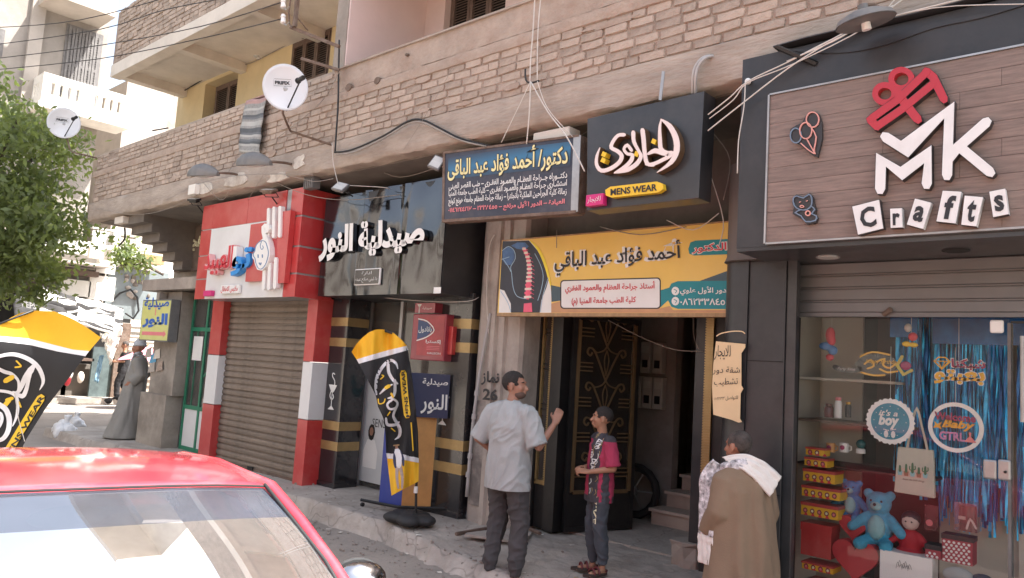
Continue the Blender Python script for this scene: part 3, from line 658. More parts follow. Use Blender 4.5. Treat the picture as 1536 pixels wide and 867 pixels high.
b = MB(); t = tbox(331, 428, 357, 440, Yk-.05); b.box(t[0], t[1], Yk-.05, Yk-.005, t[2], t[3]); pl = b.build('name_plate', whitem, K, bevel=.012)
text('ملابس الاطفال', (t[0]+.02, t[1]-.02, t[2]+.012, t[3]-.012), Yk-.05, print_rd, pl, off=.02)
b = MB(); t = tbox(306, 436, 317, 444, Yk-.05); b.box(t[0], t[1], Yk-.06, Yk-.005, t[2], t[3]); b.build('magenta_tag', magenta, K, bevel=.006)
# ================================================================ PHARMACY
Yp = 5.24
def band_pillar(x0, x1, y0, y1, label):
    t = thing('banded_pillar', label, 'pillar', ((x0+x1)/2, y0, .18), 'black pillars with gold bands at the pharmacy')
    q = MB(); q.box(x0, x1, y0, y1, .16, 2.5); q.build('shaft', black_gl, t, bevel=.006)
    for z in (.62, .86, 1.87, 2.12): q = MB(); q.box(x0-.003, x1+.003, y0-.003, y1, z, z+.105); q.build('gold_band', gold, t)
    q = MB(); q.box(x0-.012, x1+.012, y0-.012, y1, .15, .24); q.build('skirting', black_gl, t)
    cx = (x0+x1)/2-.02; Fx = xz(y0-.004); zz = 1.12
    for pts, wd_ in (([(cx-.085, zz+.28), (cx+.085, zz+.28), (cx+.03, zz+.20), (cx, zz+.18), (cx-.03, zz+.20)], 0), ([(cx-.07, zz-.02), (cx+.06, zz-.02), (cx, zz+.03)], 0)):
        b = MB(); b.prism(pts, Fx, .002); b.build('cup_emblem', print_wh, t)
    for pts, wd_ in (([(cx, zz+.19), (cx, zz+.02)], .012), ([(cx+.02, zz+.41), (cx-.02, zz+.42), (cx-.02, zz+.38), (cx+.03, zz+.33), (cx+.03, zz+.26), (cx-.03, zz+.19), (cx-.04, zz+.14), (cx, zz+.10), (cx+.035, zz+.13), (cx+.02, zz+.16)], .014)):
        b = MB(); b.strip(pts, wd_, xz(y0-.006), .002); b.build('cup_emblem', print_wh, t)
    return t
band_pillar(-8.06+.002, -7.72, 5.60, 5.92, 'black and gold banded pillar touching the red clad pillar')
band_pillar(-6.28, -5.66, 5.66, 5.86, 'black and gold banded pillar beside the pale concrete pier')
PS = thing('pharmacy_sign', 'mirror-black pharmacy sign with large white Arabic letters', 'sign', (-6.8, 5.3, 2.44))
# slightly buckled sheets
def buckled(name, x0, x1, y, z0, z1, m, par, amp=.006, nx=26, nzv=16, seed=0):
    vs = []; fs = []
    for j in range(nzv+1):
        for i in range(nx+1):
            x = x0+(x1-x0)*i/nx; z = z0+(z1-z0)*j/nzv; e = min(i, nx-i)/3; e = min(e, 1)
            vs.append((x, y-amp*(noise.noise(Vector((x*2.3+seed, z*.9, seed)))+.5*noise.noise(Vector((x*.8, z*2.6, seed+4))))*e, z))
    for j in range(nzv):
        for i in range(nx): a = j*(nx+1)+i; fs.append((a, a+1, a+nx+2, a+nx+1))
    b = MB(); b.add(vs, fs); return b.build(name, m, par, smooth=2, flip=False)
px0, px1, pz0, pz1 = -7.87, -5.72, 2.45, 3.66
q = MB(); q.box(px0+.005, px1-.003, Yp+.012, 6.14, pz0+.004, pz1-.02); q.build('box_body', black_mt, PS)
for i, (a, c) in enumerate(((px0, -7.10), (-7.096, -6.40), (-6.396, px1))): buckled('mirror_sheet', a, c, Yp, pz0, pz1-(.0 if i else .02), mirror_bk, PS, .040, seed=i*5)
q = MB(); q.box(px1-.002, px1+.004, Yp+.01, 6.0, pz0, pz1); q.build('side_cheek', black_mt, PS)
qn = quadfn([(483, 394), (642, 380), (643, 324), (486, 340)], Yp-.012)
text('صيدلية النور', None, 0, bpy.data.materials['dark_mirror_cladding'], PS, ext=.050, off=.050, name='raised_letter', fn=qn)
text('صيدلية النور', None, 0, whitem, PS, ext=.0039, off=.050, name='letter_face', fn=lambda u, v, h: qn(u, v, h+.0495))
b = MB(); t = tbox(533, 404, 569, 427, Yp-.03); b.box(t[0], t[1], Yp-.035, Yp-.008, t[2], t[3]); pl = b.build('name_plate', whitem, PS, bevel=.01)
b = MB(); b.box(t[0]+.012, t[1]-.012, Yp-.037, Yp-.034, t[2]+.012, t[3]-.012); b.build('plate_face', black_gl, pl)
text('ادارة', (t[0]+.14, t[1]-.14, t[2]+.11, t[3]-.03), Yp-.038, print_wh, pl); text('د/ لبنى صلاح عبده', (t[0]+.035, t[1]-.035, t[2]+.03, t[2]+.09), Yp-.038, print_wh, pl)
b = MB(); t = tbox(651, 431, 661, 440, Yp-.01); b.box(t[0], t[1], Yp-.012, Yp-.008, t[2], t[3]); b.build('white_sticker', print_wh, PS)
# glazing behind
SF = thing('shop_window', 'glazed pharmacy shopfront between the banded black pillars', 'shop window', (-7, 6.2, .18))
q = MB(); q.box(-7.82, -5.75, 6.02, 6.03, .19, 2.5); q.build('glass_pane', glass_d, SF)
for x in (-7.84, -7.22, -6.36): q = MB(); q.box(x, x+.05, 5.99, 6.06, .18, 2.5); q.build('mullion', silver_m, SF)
q = MB(); q.box(-7.785, -7.225, 6.005, 6.015, .25, 1.95); po = q.build('window_poster', mat('pale_poster', (.56, .58, .58), .4, var=.1, vs=2), SF)
text('SENSO', (-7.60, -7.25, .92, 1.02), 6.004, print_bk, po)
b = MB(); fx = xz(6.003); cx = -7.60
b.prism([(cx-.13, .42), (cx-.14, .62), (cx-.07, .76), (cx+.07, .76), (cx+.14, .62), (cx+.13, .42)], fx, .001); b.build('printed_coat', print_wh, po)
b = MB(); fx = xz(6.001); b.prism([(cx+.055*math.cos(k*.6)*1.2, .88+.10*math.sin(k*.6)-.03) for k in range(10)]+[], fx, .001); b.build('printed_hair', hair_m, po)
b = MB(); fx = xz(5.999); b.prism([(cx+.038*math.cos(k*.6), .86+.052*math.sin(k*.6)) for k in range(10)], fx, .001); b.build('printed_face', skin1, po)
b = MB(); b.strip([(cx-.02, 1.42), (cx+.10, 1.30), (cx+.20, 1.38), (cx+.22, 1.55)], [.02, .10, .12, .04], xz(6.003), .001); b.build('printed_swirl', teal, po)
q = MB(); q.box(-7.84, -5.75, 7.6, 7.7, .15, 2.9); q.build('rear_wall', halld, SF)
for k in range(6):
    q = MB(); q.box(-7.68, -6.32, 7.3, 7.58, .4+k*.36, .42+k*.36); s_ = q.build('shelf', silver_m, SF)
    b = MB()
    x = -7.66
    while x < -6.42:
        w_ = random.uniform(.05, .12); h_ = random.uniform(.1, .26); b.k = random.randrange(4); b.box(x, x+w_, 7.32, 7.5, .422+k*.36, .422+k*.36+h_); x += w_+.01
    b.build('medicine_boxes', [print_wh, glow_bl, print_pk, cream_tx], SF, kind='stuff')
q = MB(); q.box(-7.84, -5.75, 6.06, 7.6, .15, .185); q.build('tile_floor', white_acp, SF)
# hanging red lightbox
Yh = 5.55
HB = thing('hanging_lightbox', 'red hanging lightbox printed with a painkiller advert', 'sign', tuple(at(650, 500, Yh)))
t = tbox(620, 471, 665, 542, Yh); fr = MB()
fr.box(t[0], t[1], Yh, Yh+.12, t[2], t[3]); fr.build('box_frame', mat('dark_red_box', (.30, .03, .05), .35, var=.1, dirt=.2, coat=.3), HB, bevel=.01)
tt = (t[0]+.10, t[1]-.02, t[2]+.05, t[3]-.02); f_ = MB(); f_.box(tt[0], tt[1], Yh-.004, Yh, tt[2], tt[3]); ff = f_.build('advert_face', mat('advert_red', (.36, .045, .05), .4, var=.3, vs=4), HB)
H_ = tt[3]-tt[2]; Wd = tt[1]-tt[0]
b = MB(); b.prism([(tt[0], tt[3]-.10*H_), (tt[0]+.35*Wd, tt[3]-.16*H_), (tt[0]+.60*Wd, tt[3]-.36*H_), (tt[0]+.35*Wd, tt[3]-.52*H_), (tt[0], tt[3]-.60*H_)], xz(Yh-.006), .002); b.build('blue_field', mat('advert_blue', (.03, .06, .15), .4), ff)
b = MB(); b.strip([(tt[0], tt[3]-.08*H_), (tt[0]+.35*Wd, tt[3]-.14*H_), (tt[0]+.64*Wd, tt[3]-.36*H_), (tt[0]+.36*Wd, tt[3]-.54*H_), (tt[0], tt[3]-.63*H_)], .012, xz(Yh-.008), .001); b.build('white_arc', print_wh, ff)
text('بانادول', (tt[0]+.02, tt[0]+.56*Wd, tt[3]-.44*H_, tt[3]-.27*H_), Yh-.009, print_wh, ff, off=.01)
text('إكسترا', (tt[0]+.36*Wd, tt[1]-.02, tt[2]+.29*H_, tt[2]+.40*H_), Yh-.009, print_wh, ff, off=.02)
text('HALEON', (tt[0]+.45*Wd, tt[1]-.02, tt[2]+.04*H_, tt[2]+.09*H_), Yh-.009, print_wh, ff)
for k in range(3): b = MB(); b.box(tt[0]+.4*Wd, tt[1]-.05, Yh-.007, Yh-.0045, tt[2]+(.15+.04*k)*H_, tt[2]+(.16+.04*k)*H_); b.build('small_print', print_pk, ff)
hd = tbox(623, 456, 652, 469, Yh); b = MB(); b.box(hd[0], hd[1], Yh, Yh+.12, hd[2], hd[3]+.01); hh = b.build('top_panel', bpy.data.materials['dark_red_box'], HB)
text('صيدلية', (hd[0]+.13, hd[1]-.05, hd[2]+.03, hd[3]-.03), Yh-.002, print_wh, hh)
b = MB(); cx, cz = hd[0]+.075, (hd[2]+hd[3])/2; b.strip([(cx, cz-.05), (cx, cz+.03)], .012, xz(Yh-.003), .001, smooth=0); b.prism([(cx-.035, cz+.045), (cx+.035, cz+.045), (cx, cz)], xz(Yh-.003), .001); b.build('cup_emblem', print_wh, hh)
b = MB(); q = at(678, 511, 5.64); b.box(q.x-.045, q.x+.045, 5.60, 5.66, q.z-.15, q.z+.15); b.build('bracket_plate', red_acp, HB, bevel=.006)
b = MB(); b.cyl((t[1], Yh+.06, q.z+.1), (q.x, 5.62, q.z+.1), .012); b.cyl((t[1], Yh+.06, q.z-.1), (q.x, 5.62, q.z-.1), .012); b.build('bracket_arm', rust, HB)
# blue and orange wheeled board
WB = thing('wheeled_board', 'tall blue and orange pharmacy board standing on castors', 'sign', (-6.2, 5.35, .19))
pa, pb_, pc_ = Vector((-6.46, 5.27, 0)), Vector((-6.17, 5.33, 0)), Vector((-6.06, 5.62, 0))
def vert_panel(P, z0, z1, th):
    b = MB(); a, c = P; d = (c-a).normalized(); nrm = Vector((d.y, -d.x, 0))*th
    b.rings([[Vector((a.x, a.y, z)), Vector((c.x, c.y, z)), Vector((c.x-nrm.x, c.y-nrm.y, z)), Vector((a.x-nrm.x, a.y-nrm.y, z))] for z in (z0, z1)]); return b
print_navy = mat('navy_print', (.012, .022, .075), .4, var=.1); bluebd = mat('blue_board', (.02, .045, .28), .45, var=.08, dirt=.1)
vert_panel((pa, pb_), .25, 1.62, .02).build('blue_side', bluebd, WB)
vert_panel((pb_+Vector((.004, 0, 0)), pc_+Vector((.02, .0, 0))), .25, 1.17, .02).build('orange_panel', orange_pr, WB)
tp = vert_panel((pb_+Vector((.004, 0, 0)), pc_+Vector((.16, .02, 0))), 1.172, 1.63, .02).build('navy_panel', print_navy, WB)
def pfn(a, c, off_=.003):
    d = (c-a); nn = Vector((d.y, -d.x, 0)).normalized()
    return lambda u, v, h: Vector((a.x+d.x*u, a.y+d.y*u, v))+nn*(off_+h)
A_, C_ = pb_+Vector((.004, 0, 0)), pc_+Vector((.16, .02, 0))
for body, u0, u1, z0, z1 in (('صيدلية', .3, .95, 1.50, 1.58), ('النور', .3, .97, 1.21, 1.42)):
    g = pfn(A_, C_); text(body, None, 0, print_wh, tp, off=.02, fn=lambda u, v, h, g=g, u0=u0, u1=u1, z0=z0, z1=z1: g(u0+u*(u1-u0), z0+v*(z1-z0), h))
b = MB(); b.tube([pa+Vector((-.22, -.06, .25)), pb_+Vector((0, -.03, .25)), C_+Vector((.05, .05, .25))], .018, 6); b.tube([pb_+Vector((.0, -.03, .25)), pa+Vector((.10, .35, .25))], .018, 6); b.build('base_rail', iron, WB)
for p in (pa+Vector((-.20, -.055, .205)), C_+Vector((.02, .04, .205)), pa+Vector((.10, .34, .205))):
    b = MB(); b.cyl(p+Vector((-.012, 0, 0)), p+Vector((.012, 0, 0)), .022, n=10); b.build('castor', rubber, WB)
# ================================================================ SMALL YELLOW PROJECTING SIGN ON THE CORNER PIER
YS = thing('yellow_sign', 'small yellow pharmacy sign with a red arrow on corner pier', 'sign', tuple(at(235, 480, 5.3)))
Yy = 5.26; t = tbox(215, 450, 251, 513, Yy)
b = MB(); b.box(t[0], t[1]+.0, Yy, Yy+.14, t[2], t[3]); b.build('box_body', lampgrey, YS)
b = MB(); b.box(t[0]+.02, t[1]-.02, Yy-.004, Yy, t[2]+.02, t[3]-.02); sf = b.build('sign_face', mat('pale_yellow_face', (.66, .66, .22), .5, var=.1, dirt=.25, dcol=(.5, .5, .42)), YS)
text('صيدلية', (t[0]+.08, t[1]-.07, t[2]+.50, t[2]+.70), Yy-.006, print_bl, sf, off=.03)
text('النور', (t[0]+.08, t[1]-.06, t[2]+.21, t[2]+.44), Yy-.006, print_bl, sf, off=.05)
b = MB(); zc = t[2]+.12; b.prism([(t[0]+.10, zc-.028), (t[1]-.16, zc-.028), (t[1]-.16, zc-.055), (t[1]-.07, zc), (t[1]-.16, zc+.055), (t[1]-.16, zc+.028), (t[0]+.10, zc+.028)], xz(Yy-.006), .002); b.build('red_arrow', print_pk, sf)
b = MB(); cx = (t[0]+t[1])/2; b.strip([(cx, t[2]+.42), (cx, t[2]+.60)], .03, xz(Yy-.0055), .001, smooth=0); b.strip([(cx-.07, t[2]+.55), (cx+.07, t[2]+.55)], .02, xz(Yy-.0062), .001, smooth=0); b.build('pale_cross', print_pk, sf)
# brown carved sign
BS = thing('brown_sign', 'brown wooden sign with pale script half hidden by red sign', 'sign', tuple(at(290, 372, 5.9)))
t = tbox(269, 346, 318, 401, 5.88); b = MB(); b.box(t[0], t[1], 5.88, 5.93, t[2], t[3]); b.build('board', mat('brown_board', (.14, .10, .075), .7, var=.2, vs=6, dirt=.3), BS)
b = MB(); b.box(t[0]-.02, t[1], 5.87, 5.94, t[3], t[3]+.03); b.box(t[0]-.02, t[1], 5.87, 5.94, t[2]-.03, t[2]); b.box(t[0]-.03, t[0], 5.87, 5.94, t[2]-.03, t[3]+.03); b.build('border', wood_br, BS)
text('هجت', tbox(275, 357, 303, 375, 5.87), 5.88, cream_tx, BS, ext=.02, off=.015, name='raised_letter')
text('ن', tbox(277, 386, 286, 393, 5.87), 5.88, cream_tx, BS, ext=.02, off=.015, name='raised_letter')
# flyers pasted on the pier
for i, (x, y, c) in enumerate(((219, 520, greyp), (226, 528, glow_bl), (232, 522, creamp), (224, 542, greyp), (236, 540, stucco))):
    t = tbox(x, y, x+8, y+18, 5.41); b = MB(); b.prism([(t[0], t[2]), (t[1], t[2]+.03), (t[1]-.03, t[3]), (t[0]+.05, t[3]-.04)], xz(5.405-.001*i), .001)
    o = b.build('torn_flyer', c); rebase(o, ((t[0]+t[1])/2, 5.4, t[2])); tag(o, ['torn white flyer leftmost on corner pier', 'torn pale blue flyer on corner pier', 'torn white flyer at upper right of corner pier', 'torn white flyer lowest on corner pier', 'torn pink flyer on corner pier'][i], 'flyer', 'torn flyers under the yellow sign')
# ================================================================ DARK BLUE DOCTOR SIGN
Yd = 4.84
D = thing('doctor_sign', 'dark blue doctor sign with yellow and white Arabic lines', 'sign', tuple(at(770, 330, Yd)))
dc = [(664.2, 331.6), (867, 317.6), (871.5, 202.5), (666, 229)]
df = quadfn(dc, Yd)
def qbox(fn, u0, u1, v0, v1, h0, h1, b):
    b.rings([[fn(u0, v0, h), fn(u1, v0, h), fn(u1, v1, h), fn(u0, v1, h)] for h in (h0, h1)]); return b
qbox(df, 0, 1, 0, 1, -.10, -.004, MB()).build('box_body', rust, D)
sf = qbox(df, .012, .955, .02, .98, -.01, 0, MB()).build('sign_face', navy, D)
b = MB(); qbox(df, -.004, .99, -.02, .02, -.10, .008, b); qbox(df, -.004, .99, .98, 1.01, -.10, .008, b); qbox(df, -.006, .012, .02, .98, -.1, .006, b); b.build('frame', rust, D)
b = MB(); qbox(df, .955, 1.0, .0, 1.0, -.004, .004, b); b.build('frame_strip', steel, D)
sub = lambda fn, u0, u1, v0, v1, off=0: (lambda u, v, h: fn(u0+u*(u1-u0), v0+v*(v1-v0), h+off))
# blue glow band behind the name, printed in bands that fade out
def lin_mat(name, c0, c1, axis_z0, axis_z1, mid):
    M = mat(name, c0, .45, var=.02); n = M.node_tree.nodes; l = M.node_tree.links; b = n['Principled BSDF']
    tc = n.new('ShaderNodeTexCoord'); sp = n.new('ShaderNodeSeparateXYZ'); l.new(tc.outputs['Generated'], sp.inputs[0])
    r = n.new('ShaderNodeValToRGB'); l.new(sp.outputs[2], r.inputs[0]); e = r.color_ramp.elements
    e[0].color = (*c0, 1); e[0].position = axis_z0; e[1].color = (*c0, 1); e[1].position = axis_z1
    q = e.new(mid); q.color = (*c1, 1); l.new(r.outputs[0], b.inputs['Base Color']); return M
b = MB(); b.add([df(u, v, .003) for v in (.60, .93) for u in (.04, .94)], [(0, 1, 3, 2)])
gb = b.build('blue_glow_print', lin_mat('navy_to_blue', (.032, .037, .06), (.035, .17, .31), .02, .98, .55), sf, flip=False)
yl = mat('pale_yellow_letters', (.82, .74, .36), .5, var=.08, vs=6)
text('دكتور/ أحمد فؤاد عبد الباقى', None, 0, print_bk, sf, off=.055, fn=sub(df, .035, .93, .56, .955, .004))
text('دكتور/ أحمد فؤاد عبد الباقى', None, 0, yl, sf, off=.022, fn=sub(df, .04, .925, .57, .945, .006))
for body, v0, v1, m in (('دكتــوراه جــراحة العظـام والعمـود الفقـرى – طب القصر العينى', .41, .54, print_wh), ('استشـارى جـراحة العظـام والعمـود الفقـرى – كلية الطب جامعة المنيا', .31, .435, print_wh), ('زمالة كلية الجراحين الملكية بانجلترا – زمالة جراحة العظام جامعة هونج كونج', .20, .325, print_wh)):
    text(body, None, 0, m, sf, off=.018, fn=sub(df, .05, .925, v0, v1, .004))
text('العيادة – الدور الأول مرتفع – ٢٣٣٨٤٥٥ – ٠١١٤٦٢٤٤١٦٧', None, 0, print_pk, sf, off=.028, fn=sub(df, .05, .915, .085, .195, .004))
# ================================================================ MENS WEAR SIGN
Ym = 4.78
MW = thing('menswear_sign', 'black menswear sign with raised cream Arabic logo and yellow plate', 'sign', tuple(at(965, 316, Ym)))
mf = quadfn([(880, 316), (1048, 297), (1056.5, 136.5), (881, 178)], Ym)
qbox(mf, 0, 1, 0, 1, -.18, 0, MB()).build('box_body', charcoal, MW, bevel=.004)
c4 = lambda x, y: (850+x/3.6133, 80+y/3.6125)
brownside = mat('brown_letter_side', (.13, .075, .04), .5, .2); FM = face(Ym-.075); FMs = face(Ym-.070)
LOGO = [([(512, 358), (556, 392), (590, 455), (596, 525), (566, 590), (490, 645)], [8, 30, 36, 36, 26, 4]),
        ([(513, 358), (505, 400), (506, 470), (512, 520), (545, 540), (570, 538)], [6, 16, 24, 26, 26, 22]),
        ([(443, 545), (480, 528), (520, 540), (560, 552), (520, 578), (470, 600), (432, 602)], [14, 30, 30, 26, 22, 22, 14]),
        ([(412, 418), (418, 470), (424, 540), (436, 596), (470, 606)], [26, 26, 24, 24, 18]),
        ([(362, 430), (366, 480), (392, 530), (404, 560), (380, 600), (330, 632), (270, 648)], [24, 22, 18, 22, 26, 26, 8]),
        ([(352, 525), (330, 498), (312, 520), (330, 545), (356, 550), (352, 580), (318, 616), (262, 648)], [20, 18, 16, 18, 20, 24, 24, 10]),
        ([(312, 442), (280, 446), (252, 480), (244, 512), (276, 530), (300, 556), (286, 592), (238, 626), (190, 636), (164, 604), (166, 556), (182, 512)], [22, 20, 20, 22, 24, 24, 24, 24, 24, 20, 16, 4])]
for kk, (P, W) in enumerate(LOGO):
    b = MB(); b.strip([c4(*p) for p in P], [w_/4.1+1.2 for w_ in W], lambda x, y, h, kk=kk: FMs(x, y, h+.0008*kk), .065); lo = b.build('raised_stroke', brownside, MW)
    b = MB(); b.strip([c4(*p) for p in P], [w_/4.1 for w_ in W], lambda x, y, h, kk=kk: FM(x, y, h+.0008*kk+.001), .004); b.build('stroke_face', mat('pale_pink_face', (.80, .70, .66), .45, var=.05) if 'pale_pink_face' not in bpy.data.materials else bpy.data.materials['pale_pink_face'], lo)
for x, y in ((470, 478), (377, 546), (200, 548), (196, 580)):
    P = [c4(x+q[0], y+q[1]) for q in ((-14, 6), (-4, -18), (16, -8), (6, 16))]
    b = MB(); b.prism(P, FM, .06); b.build('raised_dot', print_yl, MW)
b = MB(); t = [c4(*p) for p in ((225, 742), (497, 708))]; b.strip([c4(240, 752), c4(492, 724)], 16.5, face(Ym-.05), .045, smooth=6); mp = b.build('yellow_plate', print_yl, MW)
text('MENS WEAR', None, 0, print_bk, mp, off=.03, fn=quadfn([c4(238, 771), c4(490, 744), c4(490, 706), c4(238, 735)], Ym-.052))
b = MB(); t = tbox(880, 293, 905, 307, Ym-.05); b.box(t[0], t[1], Ym-.06, Ym-.0, t[2], t[3]); mt = b.build('magenta_tag', magenta, MW, bevel=.006)
text('للايجار', (t[0]+.02, t[1]-.02, t[2]+.02, t[3]-.02), Ym-.062, print_wh, mt)
b = MB(); b.strip([(995, 107), (990, 150)], 4.2, face(Ym-.03), .006, smooth=0, caps=False); b.build('steel_strap', steel, MW)
# ================================================================ YELLOW DOCTOR BANNER
Ye = 5.5
E = thing('doctor_banner', 'yellow doctor banner printed with a spine beside Arabic writing', 'sign', tuple(at(900, 470, Ye)))
ex0, ex1, ez0, ez1 = -5.15, -2.36, 2.27, 2.985
b = MB(); b.box(ex0, ex1, Ye, Ye+.07, ez0, ez1); b.build('banner_face', ylw_sign, E)
b = MB(); b.box(ex0, ex1, Ye-.006, Ye+.08, ez0-.03, ez0); b.box(ex0, ex1, Ye-.006, Ye+.08, ez1, ez1+.012); b.build('frame', wood_tan, E)
c2 = lambda x, y: (730+x/4.1513, 330+y/4.15)
def pp(P, m, k, par=E, name='print'):
    b = MB(); b.prism([c2(*p) for p in P], face(Ye-.001*k), .0006); return b.build(name, m, par)
pp([(75, 577), (98, 131), (265, 125), (330, 200), (370, 290), (392, 380), (402, 450), (402, 577)], print_wh, 1.5, name='white_ground')
deepb = mat('xray_blue_black', (.018, .02, .034), .4, var=.3, vs=5); xb = mat('xray_blue', (.05, .13, .30), .4, var=.4, vs=8)
pp([(82, 430), (98, 133), (262, 127), (325, 200), (362, 290), (385, 370), (372, 420), (340, 500), (330, 577), (152, 577), (150, 520), (110, 440)], deepb, 2.5, name='torso_print')
pp([(100, 250), (98, 190), (130, 165), (168, 185), (175, 235), (150, 280), (120, 280)], xb, 3.3, name='shoulder_print')
pp([(150, 160), (190, 140), (240, 140), (262, 165), (240, 185), (190, 180)], xb, 3.3, name='collar_print')
lineb = mat('xray_line', (.35, .52, .66), .4)
for P in ([(98, 190), (135, 165), (170, 190), (178, 240), (150, 290), (155, 330), (165, 420), (190, 475), (245, 490)], [(95, 245), (140, 230)], [(300, 210), (335, 280), (352, 350), (340, 430), (318, 500)], [(383, 360), (350, 470), (335, 570)], [(100, 240), (135, 290), (150, 320)], [(85, 440), (130, 510), (150, 570)]):
    b = MB(); b.strip([c2(*p) for p in P], .9, face(Ye-.0045), .0004); b.build('outline_print', lineb, E)
spw = mat('spine_pale', (.75, .62, .55), .4); spp = mat('spine_pink', (.75, .10, .18), .4)
sp_ = [(232, 180), (244, 205), (254, 230), (260, 255), (264, 280), (266, 305), (266, 330), (264, 355), (262, 380), (260, 405), (258, 430), (257, 455), (255, 480)]
b = MB(); b.strip([c2(*p) for p in sp_], [5]*8+[7]*5, face(Ye-.0045), .0004); b.build('spine_glow', spp, E)
for i, (x, y) in enumerate(sp_):
    w_ = 11+i*1.0; b = MB(); b.prism([c2(x-w_, y-7), c2(x+w_, y-9), c2(x+w_, y+6), c2(x-w_, y+7)], face(Ye-.006), .0004); b.build('vertebra_print', spw if i < 9 else spp if i % 2 else spw, E)
    b = MB(); b.strip([c2(x+w_, y), c2(x+w_+14, y+8)], .8, face(Ye-.0055), .0004, smooth=0); b.build('rib_print', spp, E)
pp([(232, 520), (280, 515), (284, 572), (228, 574)], spp, 6, name='sacrum_print')
bright = mat('bright_yellow_print', (.88, .72, .05), .5)
b = MB(); b.strip([c2(*p) for p in ((268, 126), (320, 180), (362, 270), (388, 365), (400, 420))], [1, 4, 4, 3, .5], face(Ye-.004), .0006); b.build('curve_print', bright, E)
pp([(400, 405), (470, 420), (470, 500), (404, 510)], mat('grey_teal_print', (.06, .10, .12), .5), 2, name='wave_print')
pp([(1075, 440), (1140, 420), (1170, 400), (1130, 500), (1080, 545), (1075, 500)], teal, 2, name='wave_print')
pp([(1330, 378), (1545, 300), (1545, 384), (1330, 384)], bpy.data.materials['grey_teal_print'], 2, name='wave_print')
pp([(402, 520), (460, 505), (480, 550), (1080, 550), (1140, 535), (1160, 560), (1545, 560), (1545, 578), (402, 577)], mat('tan_band', (.55, .30, .15), .5), 2, name='tan_band')
def rrect(x0, y0, x1, y1, r):
    P = []
    for cx, cy, a0 in ((x1-r, y0+r, -90), (x1-r, y1-r, 0), (x0+r, y1-r, 90), (x0+r, y0+r, 180)):
        P += [(cx+r*math.cos(math.radians(a0+k*22.5)), cy+r*math.sin(math.radians(a0+k*22.5))) for k in range(5)]
    return P
skew = lambda P, a=(458, 376), b_=(1084, 358): [(x, y-(18*(x-458)/626)*(1-(y-365)/190) if y < 500 else y) for x, y in P]
pp(skew(rrect(458, 374, 1084, 553, 22)), print_bk, 3, name='dark_border'); wb = pp(skew(rrect(465, 381, 1077, 546, 18)), print_wh, 4, name='white_panel')
pp([(1128, 440), (1150, 395), (1190, 381), (1545, 378), (1545, 555), (1190, 553), (1150, 540), (1130, 500)], teal, 3, name='teal_panel')
pp([(1256, 180), (1268, 140), (1300, 128), (1545, 116), (1545, 212), (1290, 221), (1262, 210)], teal, 3, name='teal_plate')
for cx, cy in ((1175, 442), (1175, 505)):
    q = pp([(cx+24*math.cos(k*.52), cy+27*math.sin(k*.52)) for k in range(12)], print_wh, 4.2, name='round_icon'); b = MB(); b.strip([c2(cx-8, cy-10), c2(cx+8, cy-2), c2(cx, cy+12)], 1, face(Ye-.0052), .0004); b.build('icon_line', teal, q)
qf = lambda a, b_, c, d, k: quadfn([c2(*a), c2(*b_), c2(*c), c2(*d)], Ye-.001*k)
nm = 'أحمد فؤاد عبد الباقي'
text(nm, None, 0, print_wh, E, off=.06, fn=qf((412, 360), (1226, 292), (1222, 112), (420, 168), 5)); text(nm, None, 0, print_bk, E, off=.02, fn=qf((420, 350), (1216, 284), (1212, 122), (428, 176), 6.5))
text('الدكتور', None, 0, print_wh, E, off=.06, fn=qf((1276, 216), (1500, 206), (1500, 132), (1278, 148), 5)); text('الدكتور', None, 0, print_rd, E, off=.02, fn=qf((1282, 210), (1494, 200), (1494, 138), (1284, 154), 6.5))
text('أستاذ جراحة العظام والعمود الفقري', None, 0, print_rd, wb, off=.02, fn=qf((488, 462), (1050, 445), (1050, 380), (490, 395), 6))
text('كلية الطب جامعة المنيا (م)', None, 0, print_rd, wb, off=.02, fn=qf((528, 540), (930, 530), (930, 475), (530, 484), 6))
text('الدور الأول علوي', None, 0, print_wh, E, off=.02, fn=qf((1205, 470), (1520, 470), (1520, 412), (1206, 415), 6))
text('٠٨٦٢٣٣٨٤٥٥', None, 0, print_wh, E, off=.02, fn=qf((1205, 530), (1520, 530), (1520, 482), (1206, 482), 6))
# ================================================================ ENTRANCE IRONWORK
def ladder(x0, x1, y, z0, z1, m, par, name='ribbed_strip'):
    b = MB(); z = z0
    while z < z1: b.box(x0, x1, y-.012, y, z, z+.014); z += .022
    b.box(x0+.004, x1-.004, y-.002, y+.02, z0, z1); return b.build(name, m, par)
GP = thing('side_grille', 'fixed black and gold entrance panel beside the pale pier', 'grille', (-4.9, 6.0, .2))
b = MB(); b.box(-4.99, -4.97, 5.98, 6.04, .2, 2.36); b.box(-4.80, -4.67, 5.95, 6.10, .2, 2.36); b.build('black_post', iron, GP)
b = MB(); b.box(-4.965, -4.805, 6.01, 6.03, .2, .62); b.build('kick_plate', iron, GP)
b = MB(); b.box(-4.965, -4.945, 5.995, 6.03, .64, 2.36); b.box(-4.965, -4.825, 5.995, 6.03, .62, .66); b.build('gold_edge', gold, GP)
ladder(-4.845, -4.805, 5.99, .62, 2.36, gold, GP)
b = MB()
for z in (.95, 1.0, 1.35, 1.40, 1.75, 1.80, 2.1, 2.15): b.box(-4.94, -4.85, 6.005, 6.02, z, z+.012)
b.build('cross_bar', iron, GP)
q = MB(); q.box(-4.94, -4.85, 6.022, 6.026, .66, 2.36); q.build('pane', glassmat('smoked_glass', (.25, .24, .22), 1.3, .05, .22, (.30, .27, .24)), GP)
